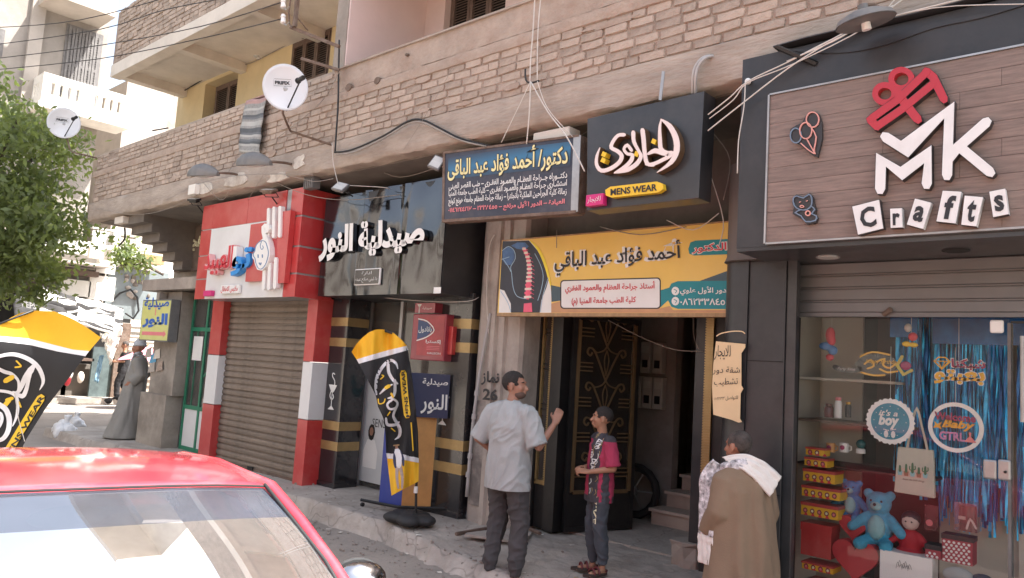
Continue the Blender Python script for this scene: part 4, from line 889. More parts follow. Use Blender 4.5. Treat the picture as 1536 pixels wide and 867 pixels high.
# open gate leaf, turned about its hinge
GL = thing('gate_leaf', 'open black entrance gate leaf with gold scrollwork', 'gate', (-4.63, 6.06, .2))
GL.rotation_euler = (0, 0, math.radians(70))
Wl, Hl = .82, 2.12; b = MB()
b.box(0, Wl, -.02, .02, 0, .05); b.box(0, .045, -.022, .022, .05, Hl); b.box(Wl-.045, Wl, -.022, .022, .05, Hl); b.box(.045, Wl-.045, -.02, .02, Hl-.05, Hl)
b.box(.045, Wl-.045, -.012, .012, .05, .36); b.build('leaf_frame', iron, GL, local=True)
b = MB(); b.box(.05, .085, -.03, -.006, .38, Hl-.06); b.box(Wl-.085, Wl-.05, -.03, -.006, .38, Hl-.06); b.box(.085, Wl-.085, -.03, -.006, .36, .395); b.build('gold_border', gold_dk, GL, local=True)
lf = lambda x, z, h: Vector((x, -.018-h, z)); cx = Wl/2
for i in range(5):
    z0 = .44+i*.345; b = MB()
    for s in (-1, 1):
        b.strip([(cx, z0), (cx+s*.05, z0+.10), (cx+s*.10, z0+.20), (cx+s*.16, z0+.30), (cx+s*.215, z0+.315), (cx+s*.235, z0+.27), (cx+s*.20, z0+.24), (cx+s*.18, z0+.265)], .016, lf, .014)
        b.strip([(cx, z0+.345), (cx+s*.04, z0+.30), (cx+s*.12, z0+.275), (cx+s*.16, z0+.30)], .012, lambda x, z, h: lf(x, z, h+.002), .014)
        b.strip([(cx, z0+.05), (cx+s*.028, z0+.20), (cx, z0+.30)], .009, lambda x, z, h: lf(x, z, h-.002), .01)
    b.build('scroll', gold_dk, GL, local=True)
    for k in range(3):
        for a, c in ((.085, .24), (Wl-.24, Wl-.085)): MB().box(a, c, -.028, -.014, z0+.08+k*.04, z0+.092+k*.04).build('gold_bar', gold_dk, GL, local=True)
q = MB(); q.box(.09, Wl-.09, .0, .004, .37, Hl-.05); q.build('pane', glassmat('gate_glass', (.3, .29, .27), 1.0, .05, .15, (.16, .14, .13)), GL, local=True)
GJ = thing('door_jamb', 'black entrance jamb with ribbed gold strip beside craft shop', 'jamb', (-3.1, 6.05, .2))
b = MB(); b.box(-3.26, -3.128, 6.02, 6.12, .17, 2.36); b.build('black_post', black_mt, GJ)
ladder(-3.125, -3.05, 5.94, .30, 2.36, gold, GJ)
q = MB(); q.box(-3.125, -2.60, 5.96, 6.12, .17, 2.36); q.build('backing', iron, GJ)
for i in range(7):
    pos = [(-5.0, 1.56), (-4.86, 1.56), (-4.72, 1.56), (-4.58, 1.56), (-4.76, 1.96), (-4.60, 1.96), (-5.0, 1.95)][i]
    t = thing('electric_meter', ['pale electric meter, first of lower row in dark hall', 'pale electric meter, second of lower row in dark hall', 'pale electric meter, third of lower row in dark hall', 'pale electric meter, last of lower row in dark hall', 'pale electric meter, left of upper pair in dark hall', 'pale electric meter, right of upper pair in dark hall', 'barred white box left of the upper meters'][i], 'electric meter', (pos[0], 7.61, pos[1]), 'electric meters in the entrance hall')
    b = MB(); b.box(-.062, .062, 0, .10, -.18, .18); b.build('meter_case', mat('meter_case', (.45, .43, .41), .5, dirt=.3) if i == 0 else bpy.data.materials['meter_case'], t, local=True, bevel=.01)
    b = MB(); b.box(-.035, .035, -.004, 0, -.12, -.03); b.build('meter_window', black_gl, t, local=True)
    b = MB(); b.box(-.045, .045, -.004, 0, .05, .13); b.build('meter_dial', lampglass, t, local=True)
# motorbike parked in the hall
mb = thing('motorbike', 'dark motorbike parked in shadow of the entrance hall', 'motorbike', (-5.25, 7.28, .19))
def wheel(cx, r, name='wheel'):
    b = MB(); b.tube([(cx+math.cos(k*.42)*r, 0, r+math.sin(k*.42)*r*.98+.02) for k in range(15)], .045, 8, closed=True); o = b.build(name, rubber, mb, local=True, smooth=True)
    b = MB(); b.cyl((cx, -.03, r+.02), (cx, .03, r+.02), .05, n=12)
    for k in range(6): b.cyl((cx, 0, r+.02), (cx+math.cos(k*1.05)*r*.9, 0, r+.02+math.sin(k*1.05)*r*.9), .008, n=5)
    b.build('hub', steel, o, local=True)
wheel(-.55, .27); wheel(.55, .27)
b = MB(); b.tube([(-.55, 0, .3), (-.15, 0, .45), (.1, 0, .62), (.38, 0, .80), (.55, 0, .30)], .025, 8); b.box(-.2, .12, -.12, .12, .25, .52); b.build('frame', iron, mb, local=True, bevel=.02)
b = MB(); b.ball((.12, 0, .75), (.24, .14, .12), 12, 8); b.build('fuel_tank', mat('dark_red_tank', (.08, .015, .015), .25), mb, local=True, smooth=True)
b = MB(); b.ball((-.32, 0, .74), (.34, .12, .07), 12, 8); b.build('seat', rubber, mb, local=True, smooth=True)
b = MB(); b.tube([(.28, -.32, 1.0), (.36, -.12, .97), (.38, 0, .92), (.36, .12, .97), (.28, .32, 1.0)], .014, 6); b.build('handlebar', steel, mb, local=True)
b = MB(); b.ball((.50, 0, .86), (.07, .07, .07), 10, 8); b.build('headlight', lampgrey, mb, local=True, smooth=True)
mb.rotation_euler = (0, 0, math.radians(14))
# ================================================================ CRAFT SHOP
MK = thing('craft_shop_sign', 'large wood-look craft shop sign with white MK letters and red gift', 'sign', (-1, 4.9, 2.64))
Y0 = 4.72; mx0, mx1 = -2.075, 3.0; mz0, mz1 = 2.65, 3.63
# black surround with rounded left corner
b = MB(); R = []
for z in (2.63, 3.93):
    R.append([(mx1, Y0, z), (-2.285, Y0, z), (-2.285, 5.9, z), (mx1, 5.9, z)])
b.rings([R[0], R[1]]); b.build('black_surround', black_mt, MK)
b = MB(); b.box(mx0-.012, mx0, Y0-.03, Y0-.001, mz0-.005, mz1+.005); b.box(mx0, mx1, Y0-.03, Y0-.001, mz0-.012, mz0-.001); b.box(mx0, mx1, Y0-.03, Y0-.001, mz1+.001, mz1+.012); b.build('pale_edge_trim', steel, MK)
plank = mat('grey_brown_plank', (.215, .155, .13), .5, var=.32, vs=5, bump=.1, bs=30, dirt=.25, dcol=(.30, .235, .20), ds=3, rnd=.08, stretch=(1, 1, 11))
z = mz0; i = 0
while z < mz1-.01:
    h = min(.098, mz1-z)
    x = mx0
    for cut in (mx0+[1.3, .7, 1.9, 1.1][i % 4], mx1): q = MB(); q.box(x+.0008, cut-.0008, Y0-.02, Y0, z+.0012, z+h-.0012); q.build('plank', plank, MK); x = cut
    z += .098; i += 1
c5 = lambda x, y: (1100+x/2.89, y/2.89); FK = face(Y0-.075)
letw = mat('white_acrylic', (.78, .78, .77), .35, var=.04, dirt=.25, dcol=(.55, .53, .50), ds=7); side_d = mat('dark_letter_side', (.035, .033, .035), .4)
kit = 0
def kstroke(P, w_, name='raised_letter', m=letw, par=MK):
    global kit; kit += 1; f2 = face(Y0-.075+.0006*kit); f3 = face(Y0-.071+.0006*kit)
    b = MB(); b.strip([c5(*p) for p in P], w_/2.89+1.4, f3, .05, smooth=0); o = b.build(name, side_d, par)
    b = MB(); b.strip([c5(*p) for p in P], w_/2.89, f2, .004, smooth=0); b.build('letter_face', m, o); return o
kstroke([(660, 594), (742, 646), (936, 476), (926, 758)], 44)
kstroke([(1096, 530), (966, 645), (930, 690)], 44); kstroke([(985, 640), (1112, 745)], 44)
kstroke([(636, 818), (640, 692), (728, 752), (843, 668), (838, 796)], 44)
redl = mat('red_acrylic', (.46, .012, .025), .3, var=.06, vs=4, coat=.3)
gift = [([(600, 512), (712, 432), (838, 312)], 32), ([(622, 548), (735, 470), (862, 366)], 32), ([(594, 520), (622, 548)], 34), ([(838, 310), (866, 334), (912, 428)], 36), ([(706, 392), (742, 446), (798, 516)], 38)]
for P, w_ in gift: kstroke(P, w_, 'gift_stroke', redl)
for cx, cy, rx, ry in ((656, 406, 42, 38), (728, 342, 44, 40)):
    kit += 1; P = [(cx+rx*math.cos(k*.524), cy+ry*math.sin(k*.524)) for k in range(12)]
    b = MB(); b.strip([c5(*p) for p in P], 25/2.89, face(Y0-.074+.0006*kit), .06, closed=True, smooth=2); b.build('gift_bow_loop', redl, MK)
c3 = lambda x, y: (1130+x/2.549, 60+y/2.549)
for ch, q, tb in (('C', ((378, 637), (480, 611), (496, 720), (400, 744)), (.2, .8, .14, .86)), ('r', ((523, 645), (567, 643), (570, 716), (525, 718)), (.2, .82, .12, .75)), ('a', ((618, 606), (680, 622), (648, 722), (587, 705)), (.2, .82, .2, .78)), ('f', ((724, 576), (795, 580), (773, 701), (700, 693)), (.26, .8, .1, .86)), ('t', ((808, 595), (878, 601), (852, 712), (795, 706)), (.26, .78, .12, .88)), ('s', ((902, 580), (962, 568), (975, 665), (917, 677)), (.2, .82, .16, .8))):
    b = MB(); b.prism([c3(*p) for p in q], face(Y0-.078), .05); tl = b.build('letter_tile', [letw], MK)
    b = MB(); cxm = sum(p[0] for p in q)/4; cym = sum(p[1] for p in q)/4; b.prism([c3(cxm+(p[0]-cxm)*1.03, cym+(p[1]-cym)*1.03) for p in q], face(Y0-.070), .045); b.build('tile_side', side_d, tl)
    fq = quadfn([c3(*q[3]), c3(*q[2]), c3(*q[1]), c3(*q[0])], Y0-.079); text(ch, None, 0, print_bk, tl, off=.035, fn=sub(fq, tb[0], tb[1], tb[2], tb[3]))
pinkn = mat('pink_neon_tube', (.70, .33, .28), .4); bluen = mat('blue_neon_tube', (.16, .22, .30), .4)
def plate(P, par=MK): b = MB(); b.prism([c3(*p) for p in P], face(Y0-.045), .03); return b.build('neon_backing', side_d, par)
ell = lambda cx, cy, rx, ry, n=12: [(cx+rx*math.cos(k*2*math.pi/n), cy+ry*math.sin(k*2*math.pi/n)) for k in range(n)]
def neon(P, m, par, closed=False, w_=1.7, k=0):
    b = MB(); b.strip([c3(*p) for p in P], w_, face(Y0-.055-.001*k), .008, closed=closed, smooth=2); b.build('neon_line', m, par)
pb2 = plate([(200, 290), (225, 270), (250, 282), (262, 320), (262, 380), (245, 448), (225, 440), (190, 410), (160, 392), (140, 372), (142, 340), (165, 325), (185, 318)])
neon(ell(162, 365, 21, 28), bluen, pb2, True); neon(ell(226, 304, 24, 29), pinkn, pb2, True, k=1); neon(ell(200, 346, 23, 31), pinkn, pb2, True, k=2)
neon([(222, 336), (240, 370), (232, 415), (234, 432)], pinkn, pb2, k=3); neon([(205, 380), (226, 418), (236, 434)], pinkn, pb2, k=4); neon([(182, 395), (210, 420), (232, 434)], pinkn, pb2, k=5)
pb3 = plate([(150, 605), (165, 590), (190, 600), (215, 585), (228, 600), (232, 625), (240, 650), (236, 665), (246, 680), (240, 698), (205, 706), (192, 690), (150, 665), (155, 640), (148, 620)])
neon([(152, 606), (166, 596), (190, 604), (212, 590), (222, 602), (222, 630), (205, 648), (176, 648), (156, 632)], bluen, pb3, True); neon([(178, 650), (160, 660), (182, 672), (200, 694), (236, 690), (240, 672), (222, 664), (234, 648), (222, 636)], bluen, pb3, k=1)
neon(ell(208, 662, 9, 9, 8), pinkn, pb3, True, k=2); neon(ell(185, 636, 7, 4, 6), pinkn, pb3, True, k=2, w_=1.2); neon([(176, 620), (180, 618)], pinkn, pb3, k=3, w_=1.2); neon([(202, 616), (206, 614)], pinkn, pb3, k=3, w_=1.2)
# soffit with downlights
b = MB(); b.box(-2.283, mx1, Y0+.002, 5.42, 2.605, 2.629); so_ = b.build('soffit_panel', charcoal, MK)
for px, py, m in ((1242, 383.5, lampglass), (1434, 373, dark_m)):
    p = atz(px, py, 2.614); b = MB(); b.cyl((p.x, p.y, 2.600), (p.x, p.y, 2.614), .075, n=24); o = b.build('downlight', steel if m is lampglass else dark_m, so_); b = MB(); b.cyl((p.x, p.y, 2.596), (p.x, p.y, 2.601), .064, n=24); b.build('lens', m, o)
# torn top flashing that lifts at the left end, and loose lath
b = MB(); R = []
for k in range(24):
    u = k/23; x = -2.05+u*4.9; z = 3.945+.015*nz(x*2, 3)+.01*nz(x*7, 1); R.append([(x, Y0-.06, z), (x, Y0-.05, z+.012), (x, 5.1, z+.012), (x, 5.1, z)])
b.rings(R); b.build('top_flashing', black_mt, MK)
b = MB(); b.cyl(at(1164, 70, 4.6), at(1224, 96, 4.72), .016, .02, 6); b.build('broken_batten', iron, MK)
b = MB(); b.strip([(1180, 74), (1225, 76), (1275, 74), (1330, 62), (1400, 38), (1470, 24), (1536, 5)], [3, 6, 8, 9, 8, 6, 5], face(Y0-.01), .02); b.build('buckled_edge_strip', black_mt, MK)
# black pillars of the craft shop
CP = thing('black_pillar', 'black clad pillar of the craft shop carrying paper notice', 'pillar', (-2.4, 5.2, .1))
b = MB(); R = []
for z in (.06, 2.612):
    ring = [(-2.40, 5.16, z)]+[(-2.50+.12*math.sin(math.radians(-a)), 5.30-.13*math.cos(math.radians(a)), z) for a in (0, 22, 45, 67, 90)]+[(-2.62, 5.9, z), (-2.40, 5.9, z)]; R.append(ring)
b.rings(R); b.build('round_post', black_mt, CP, smooth=True)
b = MB(); R = []
for z in (2.615, 2.66, 3.30, 3.34): e_ = .02 if z < 2.65 else 0; R.append([(-2.30, 5.12-e_, z)]+[(-2.46+(.15+e_)*math.sin(math.radians(-a)), 5.28-(.16+e_)*math.cos(math.radians(a)), z) for a in (0, 22, 45, 67, 90)]+[(-2.61, 5.9, z), (-2.30, 5.9, z)])
b.rings(R); b.build('round_cladding', mat('dusty_brown_cladding', (.16, .13, .11), .6, var=.25, vs=3, dirt=.6, dcol=(.09, .08, .07)), CP, smooth=True)
q = MB(); q.box(-2.398, -2.13, 5.175, 5.25, .06, 2.612); q.build('flat_panel', black_mt, CP, bevel=.004)
q = MB(); q.box(-2.128, -2.06, 5.19, 5.25, .06, 2.612); q.build('edge_channel', charcoal, CP, bevel=.004)
for z in (1.0, 1.9): q = MB(); q.box(-2.395, -2.135, 5.171, 5.175, z, z+.006); q.build('seam', dark_m, CP)
# roller shutter over the window, half hidden
GS = thing('roller_shutter', 'rolled-down end of grey shutter above the craft shop window', 'shutter', (0, 5.38, 2.26))
zz = [2.262, 2.345, 2.435, 2.525, 2.614]
for k in range(4):
    q = MB(); a, c = zz[k], zz[k+1]; q.add([(X, y, z_) for X in (-2.16, 3.0) for y, z_ in ((5.385, a), (5.37, a+.006), (5.37, c-.016), (5.384, c-.010), (5.384, c))], [(i, i+5, i+6, i+1) for i in range(4)]); q.build('slat', shut_g, GS)
q = MB(); q.box(-2.16, 3.0, 5.375, 5.44, 2.235, 2.262); q.build('bottom_rail', shut_g, GS)
q = MB(); q.cyl((-1.55, 5.37, 2.25), (-1.50, 5.34, 2.28), .018, n=8); q.build('latch', rust, GS)
# ================================================================ CRAFT SHOP WINDOW AND WHAT STANDS IN IT
Yw = 5.45
WN = thing('display_window', 'craft shop display window with glass door at its right', 'shop window', (-1, Yw, .1))
tanp = mat('beige_wall_panel', (.54, .50, .43), .6, var=.06, vs=2, dirt=.1)
def bb(name, x0, x1, y0, y1, z0, z1, m, par=WN, **kw): return MB().box(x0, x1, y0, y1, z0, z1).build(name, m, par, **kw)
bb('frame_post', -2.18, -2.145, 5.43, 5.49, .1, 2.235, iron); bb('left_reveal', -2.32, -2.27, 5.47, 6.24, .1, 2.5, tanp)
bb('rear_panel', -2.27, -1.95, 6.24, 6.27, .1, 2.5, tanp); bb('rear_panel', -.93, -.86, 6.20, 6.24, .1, 2.5, tanp); bb('rear_panel', -1.42, -1.30, 6.28, 6.30, .1, 1.6, tanp)
bb('rear_wall', -2.3, 3, 7.3, 7.4, .1, 2.8, dark_m); bb('rear_panel', -1.30, -.93, 6.26, 6.29, .1, 2.5, tanp)
bb('dark_back', -1.95, -1.30, 6.6, 6.62, .1, 2.8, mat('dark_red_brown', (.05, .018, .017), .6)); bb('display_floor', -2.27, 3, 5.47, 7.3, .05, .12, tanp)
bb('window_ceiling', -2.27, 3, 5.47, 7.3, 2.62, 2.66, charcoal); bb('display_plinth', -2.26, -.80, 5.56, 6.2, .12, .30, red_acp)
bb('glass_pane', -2.145, -.86, Yw, Yw+.008, .1, 2.235, glass); bb('glass_door', -.845, .1, Yw-.05, Yw-.042, .1, 2.20, glass)
bb('dark_edge', -.862, -.845, Yw-.06, Yw+.02, .1, 2.20, wood_gr); bb('top_edge', -.845, .1, Yw-.06, Yw-.03, 2.20, 2.212, iron)
bb('base_wall', -2.3, 3, Yw-.02, Yw+.02, -.05, .12, charcoal)
t = tbox(1475, 688, 1496, 720, Yw-.06); bb('lock_plate', t[0], t[1], Yw-.075, Yw-.052, t[2], t[3], steel, bevel=.012)
t = tbox(1497, 688, 1517, 722, Yw-.06); lk = bb('lock_plate', t[0], t[1], Yw-.075, Yw-.052, t[2], t[3], steel, bevel=.012)
p = at(1508, 708, Yw-.08); MB().cyl((p.x, p.y, p.z), (p.x, p.y-.012, p.z), .008, n=10).build('keyhole', iron, lk)
t = tbox(1485, 480, 1506, 500, Yw-.06); bb('glass_clamp', t[0], t[1], Yw-.075, Yw-.052, t[2], t[3], whitem, bevel=.012)
MB().cyl((-.78, Yw-.11, 1.62), (-.78, Yw-.11, 2.12), .012).build('door_handle', steel, WN)
for z, x1, m in ((1.80, -1.60, tanp), (1.49, -1.50, wood_br), (1.17, -1.34, bpy.data.materials['dark_red_brown'])): bb('shelf', -2.265, x1, 5.80, 6.23, z, z+.018, m)
# blue tinsel curtain
TC = thing('tinsel_curtain', 'shiny blue foil strip curtain hanging behind the shop window', 'curtain', (-1.2, 6.2, 2.25))
foil = mat('blue_foil', (.03, .52, .95), .3, .25, var=.45, vs=9); foil2 = mat('dark_blue_foil', (.015, .12, .34), .3, .4, var=.3, vs=9)
b = MB()
for i in range(420):
    x = random.choice([random.uniform(-1.66, -1.36), random.uniform(-1.36, -.96), random.uniform(-1.36, -.96), random.uniform(-.90, -.83)])
    zb = random.uniform(.82, 1.25) if x > -1.36 else random.uniform(1.0, 1.5); 
    if random.random() < .25: zb += .4
    y = random.uniform(5.98, 6.16); w_ = random.uniform(.003, .013); ph = random.uniform(0, 6); K = 9; L = []
    for k in range(K+1):
        z = 2.32-(2.32-zb)*k/K; xx = x+.010*math.sin(ph+k*.8)*(k/K); yy = y+.01*math.cos(ph+k); a = ph+k*.9
        L += [(xx-w_*math.cos(a), yy-w_*math.sin(a), z), (xx+w_*math.cos(a), yy+w_*math.sin(a), z)]
    b.k = random.random() < .4; b.k = int(b.k); b.add(L, [(2*k, 2*k+1, 2*k+3, 2*k+2) for k in range(K)])
b.build('foil_strips', [foil, foil2], TC, kind='stuff', flip=False)
b = MB(); b.box(-1.40, -.83, 5.96, 5.968, 2.10, 2.5); b.box(-1.68, -1.50, 5.97, 5.978, 2.14, 2.5); b.build('header_band', foil2, TC)
# tower of gift boxes
dot_y = mat('yellow_box_band', (.80, .46, .03), .5, var=.08)
def gift_box(px0, py0, px1, py1, Y, lab, plain=False):
    t = tbox(px0, py0, px1, py1, Y); h = t[3]-t[2]; w_ = t[1]-t[0]
    o = thing('gift_box', lab, 'gift box', ((t[0]+t[1])/2, Y+.1, t[2]), 'gift boxes stacked at the left of the shop window')
    bb('box', t[0], t[1], Y, Y+w_*.8, t[2], t[3]-h*.24, red_acp if plain else dot_y, o); lid = bb('lid', t[0]-.004, t[1]+.004, Y-.004, Y+w_*.8+.004, t[3]-h*.24, t[3], red_acp, o)
    if not plain:
        k = 0; x = t[0]+.03
        while x < t[1]-.015:
            b = MB(); zc = t[2]+h*.38; b.prism([(x+.017*math.cos(a*.785), zc+.019*math.sin(a*.785)) for a in range(8)], xz(Y-.001), .001); b.build('printed_disc', [print_bk, mat('plum_print', (.22, .03, .05), .5) if 'plum_print' not in bpy.data.materials else bpy.data.materials['plum_print']][1], o)
            b = MB(); b.prism([(x+.009*math.cos(a*.785), zc+.010*math.sin(a*.785)) for a in range(8)], xz(Y-.0025), .001); b.build('printed_dot', cream_tx if k % 2 else print_pk, o); x += .05; k += 1
        for x in (t[0]+.02, t[0]+.07, t[0]+.12, t[0]+.17):
            if x < t[1]-.01: b = MB(); b.prism([(x, t[2]), (x+.03, t[2]), (x+.02, t[2]+.018), (x+.01, t[2]+.018)], xz(Y-.0012), .001); b.build('printed_drip', print_rd, o)
for a in (((1209, 670, 1237, 685), 'smallest dotted gift box on top of the tower'), ((1207, 685, 1241, 702), 'second dotted gift box from the top of the tower'), ((1205, 702, 1252, 727), 'third dotted gift box from the top of the tower'), ((1203, 727, 1260, 752), 'fourth dotted gift box from the top of the tower'), ((1202, 752, 1257, 781), 'widest dotted gift box above the plain red box')): gift_box(*a[0], 5.66, a[1])
gift_box(1202, 782, 1246, 840, 5.66, 'tall plain red gift box in the tower', True); gift_box(1203, 841, 1249, 862, 5.60, 'lowest dotted gift box under the plain red box')
def heart(px, py, s, Y, lab):
    p = at(px, py, Y); o = MB(); P = []
    for k in range(28):
        a = k/28*2*math.pi; P.append((p.x+s*16*math.sin(a)**3/16, p.z+s*(13*math.cos(a)-5*math.cos(2*a)-2*math.cos(3*a)-math.cos(4*a))/16))
    o.prism(P, xz(Y), .09); q = o.build('heart_box', mat('heart_red', (.50, .04, .05), .45, var=.05), bevel=.006); rebase(q, p); tag(q, lab, 'heart box', 'red heart boxes in the window')
heart(1279, 790, .095, 5.74, 'smaller red heart box above the large one'); heart(1282, 838, .155, 5.66, 'large red heart box at the bottom of window')
def blob(parts, name, m, par, vox=.008, sm=4, local=False):
    b = MB()
    for q in parts:
        if len(q) == 2: b.ball(q[0], q[1], 14, 10)
        else: b.tube([q[0], q[1]], [q[2], q[3]], 12); b.ball(q[0], q[2], 12, 8); b.ball(q[1], q[3], 12, 8)
    o = b.build(name, m, par, local=local); return remesh(o, vox, sm)
def remesh(o, vox, sm=4, fac=.5):
    r = o.modifiers.new('r', 'REMESH'); r.mode = 'VOXEL'; r.voxel_size = vox
    if sm: s = o.modifiers.new('s', 'SMOOTH'); s.iterations = sm; s.factor = fac
    dg = bpy.context.evaluated_depsgraph_get(); me = bpy.data.meshes.new_from_object(o.evaluated_get(dg)); old = o.data; o.modifiers.clear(); o.data = me; bpy.data.meshes.remove(old)
    for p in me.polygons: p.use_smooth = True
    return o
def teddy(px, py, Y, s, m, belly, lab):
    p = at(px, py, Y); t = thing('teddy_bear', lab, 'soft toy', p, 'blue plush bears in the window')
    V = lambda x, y, z: Vector((x, y, z))*s
    blob([(V(0, 0, .16), (.11*s, .09*s, .15*s)), (V(0, -.01, .36), (.10*s, .09*s, .095*s)), (V(-.085, .0, .43), .04*s), (V(.085, 0, .43), .04*s),
          (V(-.09, -.02, .24), V(-.19, -.07, .15), .045*s, .04*s), (V(.09, -.02, .24), V(.19, -.07, .15), .045*s, .04*s), (V(-.07, -.05, .05), V(-.10, -.17, .04), .055*s, .05*s), (V(.07, -.05, .05), V(.10, -.17, .04), .055*s, .05*s)], 'plush_body', m, t, .012*s, 3, local=True)
    MB().ball(V(0, -.085, .345), (.045*s, .04*s, .035*s), 10, 7).build('muzzle', belly, t, local=True, smooth=True); MB().ball(V(0, -.125, .36), .013*s, 8, 6).build('nose', print_bk, t, local=True, smooth=True)
    for q in (-1, 1): MB().ball(V(.04*q, -.085, .385), .010*s, 8, 6).build('eye', print_bk, t, local=True, smooth=True)
    MB().ball(V(0, -.065, .17), (.07*s, .05*s, .10*s), 12, 8).build('belly_patch', belly, t, local=True, smooth=True)
pl1 = mat('blue_plush', (.05, .27, .55), .95, var=.2, vs=20, bump=.6, bs=200); pl2 = mat('sky_plush', (.07, .42, .62), .95, var=.2, vs=20, bump=.6, bs=200); plb = mat('pale_plush', (.30, .58, .60), .95, bump=.5, bs=200)
teddy(1277, 779, 5.85, .60, pl1, plb, 'smaller blue plush bear sitting behind the heart boxes'); teddy(1318, 822, 5.78, .84, pl2, plb, 'larger sky-blue plush bear in the middle of window')
RP = thing('rag_doll', 'rag doll in a red dress sitting in the window', 'soft toy', at(1366, 832, 5.76)); V = Vector
blob([(V((0, 0, .08)), (.075, .06, .09)), (V((0, 0, .01)), (.10, .075, .05)), (V((-.05, 0, .13)), V((-.13, -.03, .06)), .022, .02), (V((.05, 0, .13)), V((.13, -.03, .05)), .022, .02)], 'red_dress', mat('red_fabric', (.40, .008, .02), .7), RP, .008, 3, local=True)
blob([(V((0, -.01, .215)), (.055, .05, .055))], 'head', mat('cloth_skin', (.62, .48, .42), .9), RP, .008, 2, local=True)
MB().ball((0, .005, .235), (.062, .056, .052), 12, 8).build('hair', print_bk, RP, local=True, smooth=True)
for q in (-1, 1): MB().ball((.018*q, -.058, .22), .006, 6, 5).build('eye', print_bk, RP, local=True); MB().tube([(.04*q, -.03, 0), (.06*q, -.10, -.05)], [.02, .03], 8).build('leg', scarf_w, RP, local=True, smooth=True); MB().ball((.14*q, -.035, .05), .026, 8, 6).build('hand', scarf_w, RP, local=True, smooth=True)
# hanging discs and plaques
def ring_disc(px, py, r, Y, lab, m0, m1, scal=0, hole=True):
    p = at(px, py, Y); t = thing('hanging_disc', lab, 'party sign', p, 'round party signs hung in the window'); b = MB()
    n = 72; P = [((r+(scal*math.cos(k*math.pi*2/n*28) if scal else 0))*math.cos(k*2*math.pi/n), (r+(scal*math.cos(k*math.pi*2/n*28) if scal else 0))*math.sin(k*2*math.pi/n)) for k in range(n)]
    if hole: b.strip([(math.cos(k*2*math.pi/n)*(r-.014), math.sin(k*2*math.pi/n)*(r-.014)) for k in range(n)], .026, lambda x, z, h: Vector((x, -h, z)), .004, closed=True, smooth=0); b.build('rim', m0, t, local=True)
    else:
        b.prism(P, lambda x, z, h: Vector((x, -h, z)), .004); b.build('white_rim', m0, t, local=True); b = MB(); b.prism([(r*.80*math.cos(k*2*math.pi/48), r*.80*math.sin(k*2*math.pi/48)) for k in range(48)], lambda x, z, h: Vector((x, -.002-h, z)), .001); b.build('disc_face', m1, t, local=True)
    MB().cyl((0, .002, r), (0, .002, r+.35), .0012, n=4).build('string', print_wh, t, local=True); return t
def dtext(s, par, x0, x1, z0, z1, m, y=-.006, off=.02, sh=0, nm='lettering'): return text(s, (x0, x1, z0, z1), 0, m, par, off=off, shear=sh, name=nm, fn=lambda u, v, h: Vector((x0+u*(x1-x0), y-h, z0+v*(z1-z0)))+wloc(par))
d1 = ring_disc(1335, 632, .150, 5.56, 'round teal and white boy sign with scalloped rim', whitem, mat('teal_disc', (.02, .22, .32), .5, var=.1, vs=10), .006, False)
dtext("it's a", d1, -.07, .05, .035, .075, print_wh, sh=.3); dtext('boy', d1, -.07, .06, -.05, .045, print_wh, off=.05, sh=.2)
for q in (-1, 1):
    b = MB(); b.prism([(.022*q+.014*math.cos(k*.785), -.085+.024*math.sin(k*.785)) for k in range(8)], lambda x, z, h: Vector((x, -.006-h, z)), .002)
    b.build('footprint', print_wh, d1, local=True)
    for k in range(4): MB().ball((.022*q+(k-1.5)*.009, -.006, -.055+.002*k*q), (.004, .002, .004), 6, 4).build('toe_print', print_wh, d1, local=True)
random.seed(3)
for k in range(12): a = k*.52; MB().ball((.10*math.cos(a), -.004, .10*math.sin(a)), (.003, .001, .003), 6, 4).build('white_dot', print_wh, d1, local=True)
d2 = ring_disc(1433, 641, .158, 5.56, 'round white ring sign reading Welcome Baby Girl', whitem, None, 0, True)
mag = mat('plum_acrylic', (.30, .02, .10), .35); gld = mat('gold_acrylic', (.55, .33, .06), .3, .5); lil = mat('lilac_acrylic', (.52, .22, .42), .35)
b = MB(); b.prism([(-.118, -.01), (-.10, .06), (.10, .06), (.118, -.01), (.09, -.08), (-.09, -.08)], lambda x, z, h: Vector((x, -h+.002, z)), .002); b.build('clear_backing', glass, d2, local=True)
dtext('Welcome', d2, -.118, .115, .038, .09, mag, off=.04); dtext('Baby', d2, -.075, .112, -.02, .045, gld, off=.04, sh=.3); dtext('GTRL', d2, -.09, .055, -.085, -.03, lil, off=.04)
b = MB(); b.prism([(-.12, .03), (-.10, .012), (-.075, .028), (-.085, .005), (-.075, -.02), (-.10, -.01), (-.125, -.015), (-.115, .008)], lambda x, z, h: Vector((x, -.006-h, z)), .002); b.build('gold_bow', gld, d2, local=True)
b = MB(); b.prism([(.075, -.025), (.09, -.025), (.088, -.05), (.118, -.085), (.05, -.085), (.078, -.05)], lambda x, z, h: Vector((x, -.006-h, z)), .002); b.build('pink_dress_shape', print_pk, d2, local=True)
p = at(1438, 557, 5.56); pq = thing('diamond_plaque', 'gold and plum Arabic wedding plaque with a diamond', 'party sign', p)
dtext('شبكنا', pq, -.045, .155, .005, .085, whitem, -.003, .07); dtext('شبكنا', pq, -.04, .15, .01, .08, mag, off=.035); dtext('بعبتو', pq, -.145, .15, -.09, .012, whitem, -.003, .07); dtext('بعبتو', pq, -.14, .145, -.085, .008, gld, off=.035)
fz = lambda x, z, h: Vector((x, -.006-h, z))
